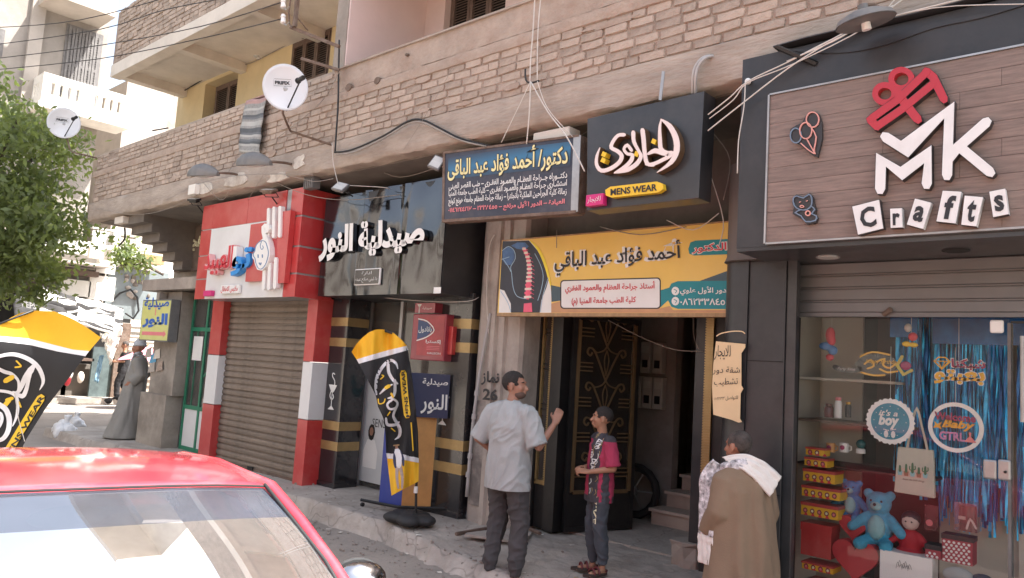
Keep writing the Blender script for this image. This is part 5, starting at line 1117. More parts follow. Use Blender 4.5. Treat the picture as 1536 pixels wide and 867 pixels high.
b = MB(); b.strip([(-.14, .06), (-.115, .085), (-.075, .085), (-.05, .06), (-.095, .01)], .008, fz, .003, closed=True, smooth=0); b.strip([(-.14, .06), (-.05, .06)], .006, lambda x, z, h: fz(x, z, h+.001), .003, smooth=0); b.strip([(-.115, .06), (-.095, .015), (-.075, .06)], .005, lambda x, z, h: fz(x, z, h+.002), .003, smooth=0); b.build('diamond_outline', gld, pq, local=True)
MB().cyl((0, .003, .06), (0, .003, .5), .0012, n=4).build('string', print_wh, pq, local=True)
# cotton tote bag with cactus print
tb = thing('tote_bag', 'cream cotton tote bag with five printed cacti', 'tote bag', at(1369, 742, 5.60)); fz0 = lambda x, z, h: Vector((x, -h, z))
b = MB(); P = [(-.115, 0), (.13, -.005), (.118, .30), (-.095, .30)]; b.prism(P, fz0, .03); b.build('bag_body', mat('cream_canvas', (.56, .51, .42), .95, var=.08, vs=8, bump=.3, bs=200), tb, local=True, bevel=.008)
b = MB(); b.strip([(-.035, .30), (-.01, .45), (.02, .56), (.05, .45), (.085, .30)], .014, fz0, .003); b.build('handle', bpy.data.materials['cream_canvas'], tb, local=True)
gcol = mat('cactus_green', (.08, .17, .09), .7); tcol = mat('pot_brown', (.36, .15, .09), .7)
b = MB(); b.prism([(-.085, .11), (.09, .11), (.09, .165), (-.085, .165)], lambda x, z, h: fz0(x, z, h+.0009), .0004); b.build('pink_wash', mat('pale_pink_wash', (.62, .44, .36), .9), tb, local=True)
for k in range(5):
    x = -.078+k*.038; b = MB(); b.prism([(x-.012, .115), (x+.012, .115), (x+.015, .145), (x-.015, .145)], lambda x_, z, h: fz0(x_, z, h+.002), .0006); b.build('printed_pot', tcol if k % 2 else plb, tb, local=True)
    b = MB(); f2 = lambda x_, z, h: fz0(x_, z, h+.003)
    b.strip([(x, .145), (x, .175+.012*(k % 3))], [.017, .012], f2, .0006)
    if k in (2, 4): b.strip([(x, .16), (x+.016, .165), (x+.016, .185)], .006, lambda x_, z, h: f2(x_, z, h+.001), .0006); b.strip([(x, .155), (x-.016, .16), (x-.016, .18)], .006, lambda x_, z, h: f2(x_, z, h+.0015), .0006)
    b.build('printed_cactus', gcol, tb, local=True)
dtext('Enjoy the little things', tb, -.06, .07, .085, .10, print_bk, -.0015, .0, .3)
# ornate banner and hanging ornaments, mugs, bottles
on = thing('name_plaque', 'black and gold mirrored lettering plaque hung high in window', 'party sign', at(1320, 547, 5.62))
b = MB(); b.prism([(-.145*math.cos(k*.4)*(1-.1*(k % 2))-.02, .075*math.sin(k*.4)) for k in range(15)], fz0, .004); b.build('black_backing', black_gl, on, local=True)
for P in ([(-.13, .05), (-.05, .085), (.06, .07)], [(-.12, -.06), (-.04, -.075), (.03, -.07)], [(-.10, .0), (-.06, .03), (-.04, -.01), (-.08, -.03)], [(-.02, .02), (.03, .04), (.02, 0), (.06, -.02), (.10, .01)], [(0, -.03), (.05, -.05), (.11, -.04)]):
    b = MB(); b.strip(P, .012, lambda x, z, h: fz0(x, z, h+.002+.001*random.random()), .002); b.build('gold_flourish', gld, on, local=True)
dtext('Happy Birthday', on, -.09, .12, .0, .035, gld, -.006, .0, .3)
b = MB(); b.strip([(-.30, -.03), (-.24, -.05), (-.17, -.045), (-.13, -.035)], .035, fz0, .003); b.build('black_ribbon', black_gl, on, local=True); dtext('Party Time', on, -.28, -.16, -.055, -.03, print_wh, -.005, .0, .3)
yb = MB(); yb.strip([(.14, .06), (.11, 0), (.15, -.06), (.20, -.03)], .02, lambda x, z, h: fz0(x, z, h+.006), .004, smooth=0); yb.build('yellow_bracket', mat('dull_yellow', (.5, .42, .08), .5), on, local=True); MB().ball((.165, -.01, 0), (.035, .008, .03), 10, 6).build('plum_medallion', mag, on, local=True)
ho = thing('fabric_mobile', 'red and blue stuffed fabric shapes hanging at upper left', 'ornament', at(1243, 515, 5.64))
blob([(Vector((.01, 0, .06)), (.035, .03, .06)), (Vector((.02, 0, .02)), (.03, .03, .04))], 'red_shape', print_rd, ho, .008, 3, local=True); blob([(Vector((-.02, 0, -.02)), (.05, .03, .03)), (Vector((.03, 0, -.05)), (.035, .03, .035))], 'blue_shape', mat('denim_blue', (.09, .22, .45), .8), ho, .008, 3, local=True); MB().ball((.01, 0, -.10), (.03, .025, .025), 10, 7).build('red_ball', print_rd, ho, local=True, smooth=True)
MB().cyl((.02, 0, .1), (.02, 0, .35), .0015, n=4).build('string', print_wh, ho, local=True)
h2 = thing('fabric_mobile', 'grey red and yellow pompom mobile hanging at top centre', 'ornament', at(1362, 505, 5.64)); MB().ball((.0, 0, .06), (.025, .02, .03), 10, 7).build('grey_pompom', lampglass, h2, local=True, smooth=True); MB().ball((.03, 0, 0), (.03, .025, .03), 10, 7).build('red_pompom', print_rd, h2, local=True, smooth=True); blob([(Vector((-.01, 0, -.05)), (.03, .02, .02)), (Vector((.035, 0, -.055)), (.03, .02, .018))], 'yellow_shape', print_yl, h2, .008, 2, local=True); MB().cyl((.02, 0, .0), (.02, 0, .35), .0015, n=4).build('string', print_wh, h2, local=True)
def bottle(px, py, Y, r, h, m, lab, cap=None, name='bottle', cat='bottle'):
    p = at(px, py, Y); t = thing(name, lab, cat, p); MB().rings([[(rr*math.cos(k*.5236), rr*math.sin(k*.5236), zz_) for k in range(12)] for rr, zz_ in ((r, 0), (r, h*.7), (r*.8, h*.82), (r*.6, h*.85))]).build('body', m, t, local=True, smooth=True)
    MB().rings([[(rr*math.cos(k*.5236), rr*math.sin(k*.5236), zz_) for k in range(12)] for rr, zz_ in ((r*.8, h*.85), (r*.8, h))]).build('cap', cap or m, t, local=True, smooth=True)
bottle(1257, 627, 5.84, .026, .15, whitem, 'tall white and pink bottle on middle shelf', print_pk); bottle(1243, 626, 5.86, .035, .10, mat('dark_red_glass', (.10, .012, .02), .2), 'dark red round flask on the middle shelf'); bottle(1272, 626, 5.86, .022, .11, black_mt, 'black tumbler with gold rim on middle shelf', gld)
for px, lab, m in ((1266, 'white printed mug on the lower shelf', whitem), (1246, 'small orange pot at the left of the lower shelf', orange_pr)):
    p = at(px, 678, 5.84); t = thing('mug' if m is whitem else 'small_pot', lab, 'mug' if m is whitem else 'pot', p); MB().rings([[(rr*math.cos(k*.45), rr*math.sin(k*.45), z_) for k in range(14)] for rr, z_ in ((.030, 0), (.032, .065), (.027, .065), (.026, .01))]).build('body', m, t, local=True, smooth=True)
    b = MB(); b.tube([(.03, 0, .05), (.05, 0, .045), (.05, 0, .02), (.03, 0, .012)], .005, 6); b.build('handle', m, t, local=True); MB().ball((-.003, -.031, .033), (.017, .003, .017), 10, 6).build('printed_badge', mag, t, local=True)
p = at(1291, 680, 5.84); t = thing('snow_globe', 'small snow globe on white base on lower shelf', 'snow globe', p); MB().rings([[(rr*math.cos(k*.45), rr*math.sin(k*.45), z_) for k in range(14)] for rr, z_ in ((.032, 0), (.030, .03), (.022, .035))]).build('base', whitem, t, local=True, smooth=True); MB().ball((0, 0, .065), .033, 14, 10).build('globe', mat('teal_glass', (.03, .12, .12), .1), t, local=True, smooth=True)
# boxes at lower right
def dotbox(px0, py0, px1, py1, Y, lab):
    t = tbox(px0, py0, px1, py1, Y); o = thing('polka_dot_box', lab, 'gift box', ((t[0]+t[1])/2, Y, t[2]), 'polka dot boxes in the window'); bb('box', t[0], t[1], Y, Y+.12, t[2], t[3]-.02, mat('dusty_red', (.38, .05, .07), .5), o); bb('lid', t[0]-.004, t[1]+.004, Y-.004, Y+.124, t[3]-.02, t[3]+.01, print_bk, o)
    z = t[2]+.012; r = 0
    while z < t[3]-.03:
        x = t[0]+.012+(.014 if r % 2 else 0)
        while x < t[1]-.008: b = MB(); b.prism([(x+.0085*math.cos(k*.785), z+.0085*math.sin(k*.785)) for k in range(8)], xz(Y-.001), .001); b.build('white_dot', print_wh, o); x += .028
        z += .019; r += 1
dotbox(1413, 802, 1459, 850, 5.66, 'larger red polka dot box under the wrapped candle jar'); dotbox(1388, 818, 1411, 840, 5.64, 'smaller red polka dot box beside the larger one')
t = tbox(1432, 752, 1466, 800, 5.68); o = thing('wrapped_jar', 'dark candle jar wrapped in cellophane on polka dot box', 'jar', ((t[0]+t[1])/2, 5.7, t[2])); MB().cyl(((t[0]+t[1])/2, 5.74, t[2]), ((t[0]+t[1])/2, 5.74, t[3]-.02), .05, n=16).build('jar', mat('smoke_glass', (.04, .035, .035), .15), o, smooth=True); bb('cellophane', t[0], t[1], 5.67, 5.80, t[2], t[3], glassmat('cellophane', (.85, .85, .85), 2.0, .08, .10), o); bb('label', t[0]+.02, t[0]+.06, 5.684, 5.688, t[2]+.07, t[2]+.09, print_wh, o)
b = MB(); b.strip([(t[0]+.07, t[2]+.02), (t[0]+.09, t[2]+.08), (t[1]-.005, t[2]+.03)], .012, xz(5.668), .004); b.build('ribbon', steel, o)
o = bb('white_box', *tbox(1320, 824, 1398, 868, 5.60)[:2], 5.60, 5.75, tbox(1320, 824, 1398, 868, 5.6)[2]-.1, tbox(1320, 824, 1398, 868, 5.6)[3], whitem, None); t = tbox(1320, 824, 1398, 868, 5.6)
rebase(o, (t[0], 5.6, t[2]-.1)); tag(o, 'white box with faint sketch print at bottom centre', 'box')
for k in range(7): b = MB(); x = t[0]+.10+.012*k; b.strip([(x-t[0], .12+.01*(k % 3)), (x-t[0]+.01, .15+.012*((k+1) % 3)), (x-t[0]+.022, .13)], .0025, lambda x_, z, h: Vector((x_, -.002-h-.0005*k, z)), .0004); b.build('sketch_print', lampgrey, o, local=True)
t = tbox(1382, 758, 1402, 800, 5.72); o = bb('picture_card', t[0], t[1], 5.80, 5.81, t[2], t[3], black_gl, None); rebase(o, (t[0], 5.8, t[2])); tag(o, 'small dark printed card beside the rag doll', 'card'); MB().ball((.03, -.003, .05), (.022, .003, .022), 10, 6).build('printed_portrait', print_pk, o, local=True)
p = at(1435, 866, 5.60); o = thing('cushion', 'pale grey and denim cushions at the foot of window', 'cushion', p); MB().ball((0, .05, 0), (.09, .05, .055), 14, 9).build('grey_cushion', tee_m, o, local=True, smooth=True); MB().ball((.13, .06, -.01), (.07, .05, .05), 14, 9).build('dark_cushion', print_navy, o, local=True, smooth=True)
# ================================================================ FAR END OF THE STREET
def xbox(name, px0, py0, px1, py1, X, dep, m, par, **kw):
    a, b_ = atx(px0, py0, X), atx(px1, py1, X); z0, z1 = sorted((a.z, b_.z)); return MB().box(X-dep, X, min(a.y, b_.y), max(a.y, b_.y), z0, z1).build(name, m, par, **kw)
def xpoly(name, P, X, dep, m, par):
    q = [atx(*p, X) for p in P]; b = MB(); b.rings([[(X, p.y, p.z) for p in q], [(X-dep, p.y, p.z) for p in q]]); return b.build(name, m, par)
AB = thing('apartment_building', 'tall grey apartment building with white balcony and closed shutters far left', 'building', (-25, 4, 0)); XA = -25
b = MB(); ya, yb_ = -6.0, atx(157, 100, XA).y
b.box(XA-8, XA, ya, yb_, 4.2, 16); greyd = mat('grey_shaded_render', (.34, .305, .27), .9, var=.18, vs=.7, bump=.3, bs=9, dirt=.7, dcol=(.22, .195, .17), ds=.5); b.build('wall', greyd, AB)  # darker copy of the grey render, the wall's shade put into its colour
w0, w1 = atx(92, 130, XA), atx(151, 60, XA); wy0, wy1, wz0, wz1 = w0.y, w1.y, w0.z-.5, w1.z+.1
f_ = MB().box(XA-.02, XA+.03, wy0-.06, wy1+.06, wz0-.06, wz1+.06).build('window', wood_gr, AB)
nlv = 5; lw = (wy1-wy0)/nlv
for k in range(nlv):
    b = MB(); y0 = wy0+k*lw; b.box(XA+.03, XA+.07, y0+.01, y0+.07, wz0, wz1); b.box(XA+.03, XA+.07, y0+lw-.07, y0+lw-.01, wz0, wz1)
    for zz in (wz0, (wz0+wz1)/2, wz1-.1): b.box(XA+.03, XA+.065, y0+.07, y0+lw-.07, zz, zz+.1)
    z = wz0+.12
    while z < wz1-.14:
        if abs(z-(wz0+wz1)/2-.03) > .09: b.box(XA+.035, XA+.055, y0+.07, y0+lw-.07, z, z+.035)
        z += .075
    b.build('louvred_shutter', wood_gr, f_)
xbox('window', -8, 40, 3, 85, XA+.02, .1, wood_gr, AB)
b = MB(); p = atx(47, 60, XA); b.box(XA, XA+.12, p.y-.1, p.y+.25, 4.2, 16); b.build('pilaster', greyp, AB)
# white balcony
XB = -24.0; p0, p1 = atx(63, 112, XB), atx(198, 147, XB); zb = atx(198, 195, XB).z; zt = p1.z+.02; y0 = p0.y+.05; y1 = p1.y
def rail(name, mk, L, h, slots):
    xs = [0]; 
    b = MB(); s0, s1 = h*.30, h*.72; cur = 0
    b.box(*mk(0, L, 0, s0)); b.box(*mk(0, L, s1, h))
    for a, c in slots: b.box(*mk(cur, a, s0, s1)); cur = c
    b.box(*mk(cur, L, s0, s1)); return b.build(name, whitep, AB)
Lb = y1-y0; g = Lb/14; h = zt-zb-.15
rail('balcony_rail', lambda a, c, s, e: (XB-.12, XB, y0+a, y0+c, zb+.15+s, zb+.15+e), Lb, h, [(g*(1.3+k*1.25), g*(1.3+k*1.25)+g*.55) for k in range(4)]+[(g*(8+k*1.25), g*(8+k*1.25)+g*.55) for k in range(4)])
rail('balcony_rail', lambda a, c, s, e: (XA+a, XA+c, y0, y0+.12, zb+.15+s, zb+.15+e), .879, h, [(.2+k*.2, .28+k*.2) for k in range(3)])
b = MB(); b.box(XA, XB+.02, y0-.05, y1+.02, zb, zb+.148); b.build('balcony_floor', whitep, AB)
b = MB(); p = atx(72, 0, XB); q = atx(168, 30, XB); b.box(XA, XB+.3, p.y, q.y, q.z, q.z+.22); b.box(XB+.2, XB+.3, p.y, q.y, q.z+.22, q.z+1.2); b.build('upper_balcony', greyp, AB)
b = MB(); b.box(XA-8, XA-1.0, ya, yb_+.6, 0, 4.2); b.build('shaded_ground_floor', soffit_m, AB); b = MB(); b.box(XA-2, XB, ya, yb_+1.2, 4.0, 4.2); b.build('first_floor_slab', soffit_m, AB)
CB = thing('concrete_tower', 'grey concrete block standing behind the white balcony', 'building', (-27, 10, 0)); xbox('wall', 192, 120, 213, 520, -26.5, 4, greyp, CB); xbox('side_wall', 213.2, 126, 228, 520, -26.9, 4, concrete, CB)
c = thing('cream_building', 'cream building with a barred window in gap beyond', 'building', (-32, 13, 0)); xbox('wall', 226, 122, 330, 560, -32, 5, whitep, c); f_ = xbox('window', 236, 138, 259, 162, -31.9, .2, greyp, c)
for k in range(5): xbox('bar', 238+k*4.2, 140, 239.3+k*4.2, 160, -31.8, .05, whitep, f_)
for k in range(3): xbox('bar', 237, 143+k*7, 259, 144+k*7, -31.78, .05, whitep, f_)
# shops at the end of the street
ST = thing('market_building', 'low row of patched market shops at the street end', 'building', (-24, 9, 0)); XS_ = -24.0
corr = mat('cream_corrugated_sheet', (.55, .51, .44), .6, .1, var=.12, vs=2, dirt=.3); bluew = mat('blue_grey_sheet', (.235, .27, .275), .55, .3, var=.12, vs=2, bump=.4, bs=4, dirt=.3, dcol=(.15, .16, .16), ds=3)
def corrug(name, px0, py0, px1, py1, X, n_, m, par, vertical=False):
    a, b_ = atx(px0, py0, X), atx(px1, py1, X); y0, y1 = sorted((a.y, b_.y)); z0, z1 = sorted((a.z, b_.z)); b = MB(); R = []
    for k in range(n_*2+1):
        t = k/(n_*2); dx = .03 if k % 2 else 0
        R.append([(X+dx, y0, z0+(z1-z0)*t), (X+dx, y1, z0+(z1-z0)*t), (X-.05, y1, z0+(z1-z0)*t), (X-.05, y0, z0+(z1-z0)*t)])
    b.rings(R); return b.build(name, m, par)
xbox('dark_interior', -80, 430, 182, 602, XS_-1.5, .3, dark_m, ST); xbox('upper_wall', -80, 330, 240, 402, XS_-.8, .3, whitep, ST)
xbox('blue_sheet_wall', 164, 398, 246, 483, XS_-.2, .15, bluew, ST)
for k in range(16): p = atx(random.uniform(188, 224), random.uniform(408, 450), XS_-.19); b = MB(); b.ball((p.x+.0, p.y, p.z), (.03, random.uniform(.05, .11), random.uniform(.04, .10)), 7, 5); b.build('dent_patch', greyp if k % 2 else soffit_m, ST)
b = MB(); P = [atx(*q, XS_-.10) for q in ((168, 452), (180, 440), (196, 434), (206, 446), (208, 466), (200, 478), (188, 470))]; b.tube(P, .03, 5); b.build('loose_wire', iron, ST)
corrug('corrugated_shutter', 183, 484, 262, 560, XS_-.1, 9, corr, ST); corrug('corrugated_shutter', 183, 500, 262, 610, XS_+.02, 12, shut_m, ST)
corrug('corrugated_shutter', 184, 500, 262, 532, XS_+.12, 4, corr, ST)
xbox('shutter_beam', 176, 494, 262, 500, XS_+.2, .15, rust, ST); xbox('post', 178, 484, 184, 606, XS_+.2, .15, rust, ST)
xbox('white_panel', 92, 417, 134, 446, XS_+.3, .08, whitep, ST); xbox('white_panel', 136, 412, 170, 452, XS_+.3, .08, whitep, ST); xbox('white_panel', 146, 388, 172, 412, XS_+.2, .08, whitep, ST)
xbox('dark_beam', 100, 402, 148, 416, XS_+.5, .5, wood_br, ST); xbox('grey_canopy', 90, 388, 168, 402, XS_+1.0, 1.4, greyp, ST); xbox('brown_lintel', 214, 380, 246, 398, XS_+.4, .4, wood_tan, ST)
corrug('white_sheeting', 204, 358, 246, 382, XS_+.3, 8, whitep, ST); xbox('cream_parapet', 136, 370, 176, 392, XS_+.6, .2, creamp, ST)
for k in range(9): xbox('balustrade_bar', 140+k*4.2, 345, 142+k*4.2, 368, XS_+.62, .08, whitep, ST)
xbox('balustrade_rail', 138, 342, 176, 346, XS_+.64, .1, whitep, ST); xbox('pole', 173, 340, 176, 400, XS_+.8, .1, whitep, ST)
corrug('roof_sheeting', 176, 352, 246, 366, XS_-.1, 4, greyp, ST)
xbox('shop_front', 96, 545, 140, 604, XS_-.3, .3, soffit_m, ST); xbox('shop_front', -60, 480, 96, 604, XS_-.3, .3, soffit_m, ST); xbox('shelf', 98, 536, 141, 542, XS_+.1, .5, wood_br, ST)
def topl(o, lab, cat, grp=None):
    v = o.data.vertices[0].co; rebase(o, v.copy()); return tag(o, lab, cat, grp)
topl(xbox('painted_board', 141, 520, 168, 603, XS_+.1, .1, mat('slate_board', (.09, .12, .12), .6, var=.4, vs=4), None), 'dark slate board standing by torn white cloth', 'board')
for i, (x, y, c, lab) in enumerate(((101, 570, print_rd, 'red sack hanging in the dark shop'), (104, 561, whitep, 'white sack hanging above red sack in dark shop'), (121, 566, creamp, 'small pale sack in the dark shop'))):
    p = atx(x, y, XS_+.1); b = MB(); b.ball(p, (.08, .10, .17), 8, 6); topl(b.build('hanging_sack', c, smooth=2), lab, 'sack')
# awnings
def cloth(name, C, lab, cat, mats, amp=.06, nu=20, nv=14, stripes=None, seed=0, group=None, th=.004):
    P = [Vector(q) for q in C]; vs = []; fs = []; b = MB()
    for j in range(nv+1):
        for i in range(nu+1):
            u, v = i/nu, j/nv; q = P[0]*(1-u)*(1-v)+P[1]*u*(1-v)+P[2]*u*v+P[3]*(1-u)*v; n_ = amp*(noise.noise(Vector((u*3, v*5, seed)))+.5*noise.noise(Vector((u*8, v*12, seed)))); vs.append((q.x+n_, q.y, q.z+n_*1.2))
    for j in range(nv):
        for i in range(nu):
            b.k = 0
            if stripes: b.k = stripes(i, j) % len(mats)
            a = j*(nu+1)+i; fs.append((a, a+1, a+nu+2, a+nu+1)); b.mi.append(b.k)
    b.v = vs; b.f = fs; o = b.build(name, mats, smooth=2, flip=False); s = o.modifiers.new('s', 'SOLIDIFY'); s.thickness = th; loc = P[0]; rebase(o, loc); return tag(o, lab, cat, group)
awn_bk = mat('black_awning_cloth', (.03, .028, .028), .8, var=.2)
aw = cloth('awning', [atx(18, 442, -22.8), atx(100, 462, -22.8), atx(108, 500, -22.6), atx(22, 475, -22.6)], 'dark soft-drink awning with faded white lettering', 'awning', [awn_bk], .03)
text('PEPSI', None, 0, mat('faded_print', (.35, .34, .33), .8), aw, off=.02, fn=lambda u, v, h: atx(32+u*24, 460+u*5-v*9, -22.45)+Vector((h+.05, 0, 0)))
cloth('awning', [atx(52, 430, -23.3), atx(185, 462, -22.9), atx(182, 505, -22.3), atx(60, 468, -22.6)], 'layered white and charcoal striped awning sheets at street end', 'awning', [awn_bk, whitep, awn_bk, greyp, whitep, whitep, awn_bk, whitep, whitep], .14, nv=18, stripes=lambda i, j: (j*2+i//9) % 9, seed=3)
cloth('torn_cloth', [atx(150, 498, -22.4), atx(183, 496, -22.4), atx(176, 520, -22.3), atx(160, 512, -22.3)], 'torn white cloth hanging from awning edge', 'cloth', [whitep], .2, seed=8)
cloth('torn_cloth', [atx(158, 512, -22.3), atx(176, 512, -22.3), atx(168, 545, -22.3), atx(164, 545, -22.3)], 'narrow torn white strip hanging above black-clothed person', 'cloth', [whitep], .15, seed=9)
cloth('blue_towel', [atx(149, 533, -22.5), atx(156, 533, -22.5), atx(147, 575, -22.5), atx(141, 572, -22.5)], 'pale blue towel hanging beside the slate board', 'towel', [mat('pale_blue_cloth', (.25, .42, .55), .9)], .05, seed=12)
# umbrella
um = thing('market_umbrella', 'faded pink market umbrella leaning by brown shutter', 'umbrella', atx(204, 560, -21.5)); pk = mat('faded_pink_cloth', (.68, .26, .32), .9, var=.15)
top = atx(222, 519, -21.5); R = []; b = MB(); n_ = 8; rim = [top+Vector((.6*math.cos(k*.785), .75*math.sin(k*.785), -.42+.06*(k % 2))) for k in range(n_)]
b.add([top]+rim, [(0, k+1, (k+1) % n_+1) for k in range(n_)]); o = b.build('canopy', pk, um); o.modifiers.new('s', 'SOLIDIFY').thickness = .01
MB().cyl(top+Vector((0, 0, .05)), atx(203, 560, -21.5), .025).build('pole', wood_tan, um)
# pale kerb, litter on the far side
kb = struct(MB().box(-27, -23.2, 2, 12, -.01, .14).build('far_pavement', pave))
for i, (px, py, s, m, lab) in enumerate(((178, 590, .28, whitep, 'heap of pale cloth bundles on the far kerb'), (170, 601, .13, rubber, 'black sack lying on the far kerb'))):
    p = atz(px, py, .15); b = MB()
    for k in range(6): b.ball(p+Vector((random.uniform(-.15, .15), random.uniform(-.25, .25), random.uniform(0, .12))), s*random.uniform(.4, .8), 8, 6)
    o = b.build('bundle', m); remesh(o, .04, 2); rebase(o, p); tag(o, lab, 'bundle')
# plastic bags near the corner
plastic = mat('white_plastic', (.72, .73, .74), .3, var=.1, vs=8, bump=.5, bs=30)
for i, (px, py, r, lab) in enumerate(((97, 650, .19, 'white knotted plastic bag, the lower left one'), (112, 640, .17, 'white knotted plastic bag, the upper right one'))):
    p = atz(px, py+6, .0); b = MB()
    for k in range(9): b.ball(p+Vector((random.uniform(-1, 1)*r, random.uniform(-1, 1)*r, r*random.uniform(.4, 1.1))), r*random.uniform(.35, .75), 8, 6)
    b.tube([p+Vector((0, 0, r*1.3)), p+Vector((.05, 0, r*2.1))], [.04, .07], 6); o = b.build('plastic_bag', plastic); remesh(o, .02, 2)
    push(o, lambda c: .022*noise.noise(c*14))
    rebase(o, p); tag(o, lab, 'plastic bag', 'plastic bags on the road')
# ================================================================ TREE
random.seed(11)
leafm = mat('tree_leaf', (.11, .145, .06), .5, var=.35, vs=2, rnd=.45)
n = leafm.node_tree.nodes; l = leafm.node_tree.links; bs_ = n['Principled BSDF']; tl = n.new('ShaderNodeBsdfTranslucent'); tl.inputs[0].default_value = (.36, .44, .10, 1); mx = n.new('ShaderNodeMixShader'); mx.inputs[0].default_value = .38
l.new(bs_.outputs[0], mx.inputs[1]); l.new(tl.outputs[0], mx.inputs[2]); l.new(mx.outputs[0], n['Material Output'].inputs[0])
bark = mat('tree_bark', (.10, .08, .065), .95, var=.3, vs=6, bump=1, bs=20)
TR = thing('tree', 'leafy green street tree left of the brick building', 'tree', (-17.6, 3.9, 0)); tc = Vector((-17.6, 3.9, 0))
b = MB(); b.tube([tc+Vector(q) for q in ((0, 0, -.1), (.05, .0, 1.2), (.0, .1, 2.4), (-.15, -.1, 3.4), (-.1, -.4, 4.4))], [.17, .14, .13, .10, .06], 9)
limbs = []
for k in range(13):
    a = random.uniform(0, 6.3); z0_ = random.uniform(2.2, 3.8); e = Vector((math.cos(a)*random.uniform(.8, 2.0), math.sin(a)*random.uniform(.9, 1.8)-.4, z0_+random.uniform(.6, 2.6))); s_ = Vector((-.05, 0, z0_)); mdl = s_.lerp(e, .5)+Vector((0, 0, .25)); b.tube([tc+s_, tc+mdl, tc+e], [.07, .045, .02], 6); limbs.append(e)
b.build('trunk', bark, TR, smooth=True)
V_ = []; F_ = []
def leaf(p, s):
    d = Vector((random.gauss(0, 1), random.gauss(0, 1), random.gauss(0, .6))).normalized(); q = d.orthogonal().normalized(); q.rotate(Matrix.Rotation(random.uniform(0, 6.28), 3, d)); r_ = d.cross(q)
    k = len(V_); V_.extend([tuple(p-q*s), tuple(p+r_*s*.42), tuple(p+q*s), tuple(p-r_*s*.42)]); F_.append((k, k+1, k+2, k+3))
clumps = []
for k in range(128):
    while True:
        c = Vector((random.uniform(-1, 1), random.uniform(-1, 1), random.uniform(-1, 1)))
        if c.length < 1 and c.length > .35: break
    c = Vector((c.x*2.0, c.y*2.25-.55, c.z*2.6+4.2)); c.z += .35*noise.noise(c); clumps.append((c, random.uniform(.28, .62)))
clumps += [(e, .5) for e in limbs]
for c, r in clumps:
    for k in range(int(420*r)):
        g_ = Vector((random.gauss(0, 1), random.gauss(0, 1), random.gauss(0, .7)))*r*.55; leaf(tc+c+g_, random.uniform(.055, .10))
b = MB(); b.v = V_; b.f = F_; b.mi = [0]*len(F_); b.build('crown', leafm, TR, flip=False)
V_ = []; F_ = []; SB = thing('sunlit_shrub', 'small bright green branch hanging at the street end', 'shrub', atx(200, 390, -20)); cc = [atx(x, y, -20) for x, y in ((180, 378), (190, 384), (198, 388), (208, 396), (186, 392), (214, 394), (195, 376), (182, 388))]
for c in cc:
    for k in range(70): leaf(c+Vector((random.gauss(0, 1), random.gauss(0, 1), random.gauss(0, 1)))*.16, random.uniform(.05, .09))
b = MB(); b.v = V_; b.f = F_; b.mi = [0]*len(F_); b.build('leaves', leafm, SB, flip=False)
b = MB(); b.tube([atx(180, 398, -20), atx(200, 396, -20), atx(225, 402, -20), atx(245, 412, -20)], [.02, .03, .03, .04], 6); b.tube([atx(200, 396, -20), atx(190, 380, -20)], .012, 5); b.build('stem', bark, SB)
# ================================================================ SATELLITE DISHES
dishm = mat('dish_white', (.74, .76, .79), .35, var=.04, dirt=.12)
def dish(c, r, nrm, up, lab, mount, txt, group='satellite dishes'):
    t = thing('satellite_dish', lab, 'satellite dish', c, group); nrm = nrm.normalized(); sx = up.cross(nrm).normalized(); sy = nrm.cross(sx); b = MB(); K = 9; R = []
    ring = lambda q, o: [c+(sx*math.cos(j*math.pi/18)*.94+sy*math.sin(j*math.pi/18))*r*q+nrm*(.16*r*q*q*1.6+o) for j in range(36)]
    for i in range(K): R.append(ring(max(i/(K-1), .01), 0))
    for i in range(K-1, -1, -1): R.append(ring(max(i/(K-1), .01), -.012))
    b.rings(R, closed=True); b.build('reflector', dishm, t, smooth=2)
    e = c+nrm*r*1.05+sx*r*.62+sy*r*.15; f0 = c-sy*r*.98+nrm*.02; b = MB(); b.cyl(f0, e, .009, n=6); b.build('feed_arm', iron, t)
    b = MB(); dd = (c-e).normalized(); b.cyl(e-dd*.05, e+dd*.05, .026, n=12); b.cyl(e+dd*.05, e+dd*.07, .034, n=12); b.build('receiver', iron, t)
    b = MB(); b.tube(mount, .014, 7); b.build('mast', rust, t, smooth=2); b = MB(); b.ball(c-nrm*.04, (.05, .05, .06), 8, 6); b.build('clamp', steel, t)
    g = lambda u, v, h: c+sx*(-r*.42+u*r*.62)+sy*(r*.16+v*r*.15)+nrm*(.16*1.6*r*((-.42+u*.62)**2+(.23)**2)+.006)
    text(txt, None, 0, print_bk, t, off=.05, fn=g); b = MB(); b.tube([g(-.08, -.5, 0), g(1.08, -.5, 0), g(1.08, 1.5, 0), g(-.08, 1.5, 0)], .0018 if r < .3 else .004, 4, closed=True); b.build('logo_box', print_bk, t)
c1 = at(428, 133, 4.40); d1_ = (EYE-c1).normalized(); dish(c1, .262, (d1_+Vector((.15, -.1, .25))), (Vector((-.25, 0, 1))), 'white satellite dish on the parapet above black lamp', [c1-d1_*.05, at(424, 170, 4.45), at(431, 187, 4.6), at(436, 197, 4.7), at(497, 217, 4.86)], 'PRIFIX')
c2_ = atx(96, 186, -15.2); d2_ = (EYE-c2_).normalized(); dish(c2_, .285, (d2_+Vector((.1, -.1, .3))), Vector((-.2, 0, 1)), 'white satellite dish hanging before the far balcony', [c2_-d2_*.05, atx(104, 222, -15.1), atx(108, 228, -15.0), at(145, 237, 4.95)], 'PRIFIX')
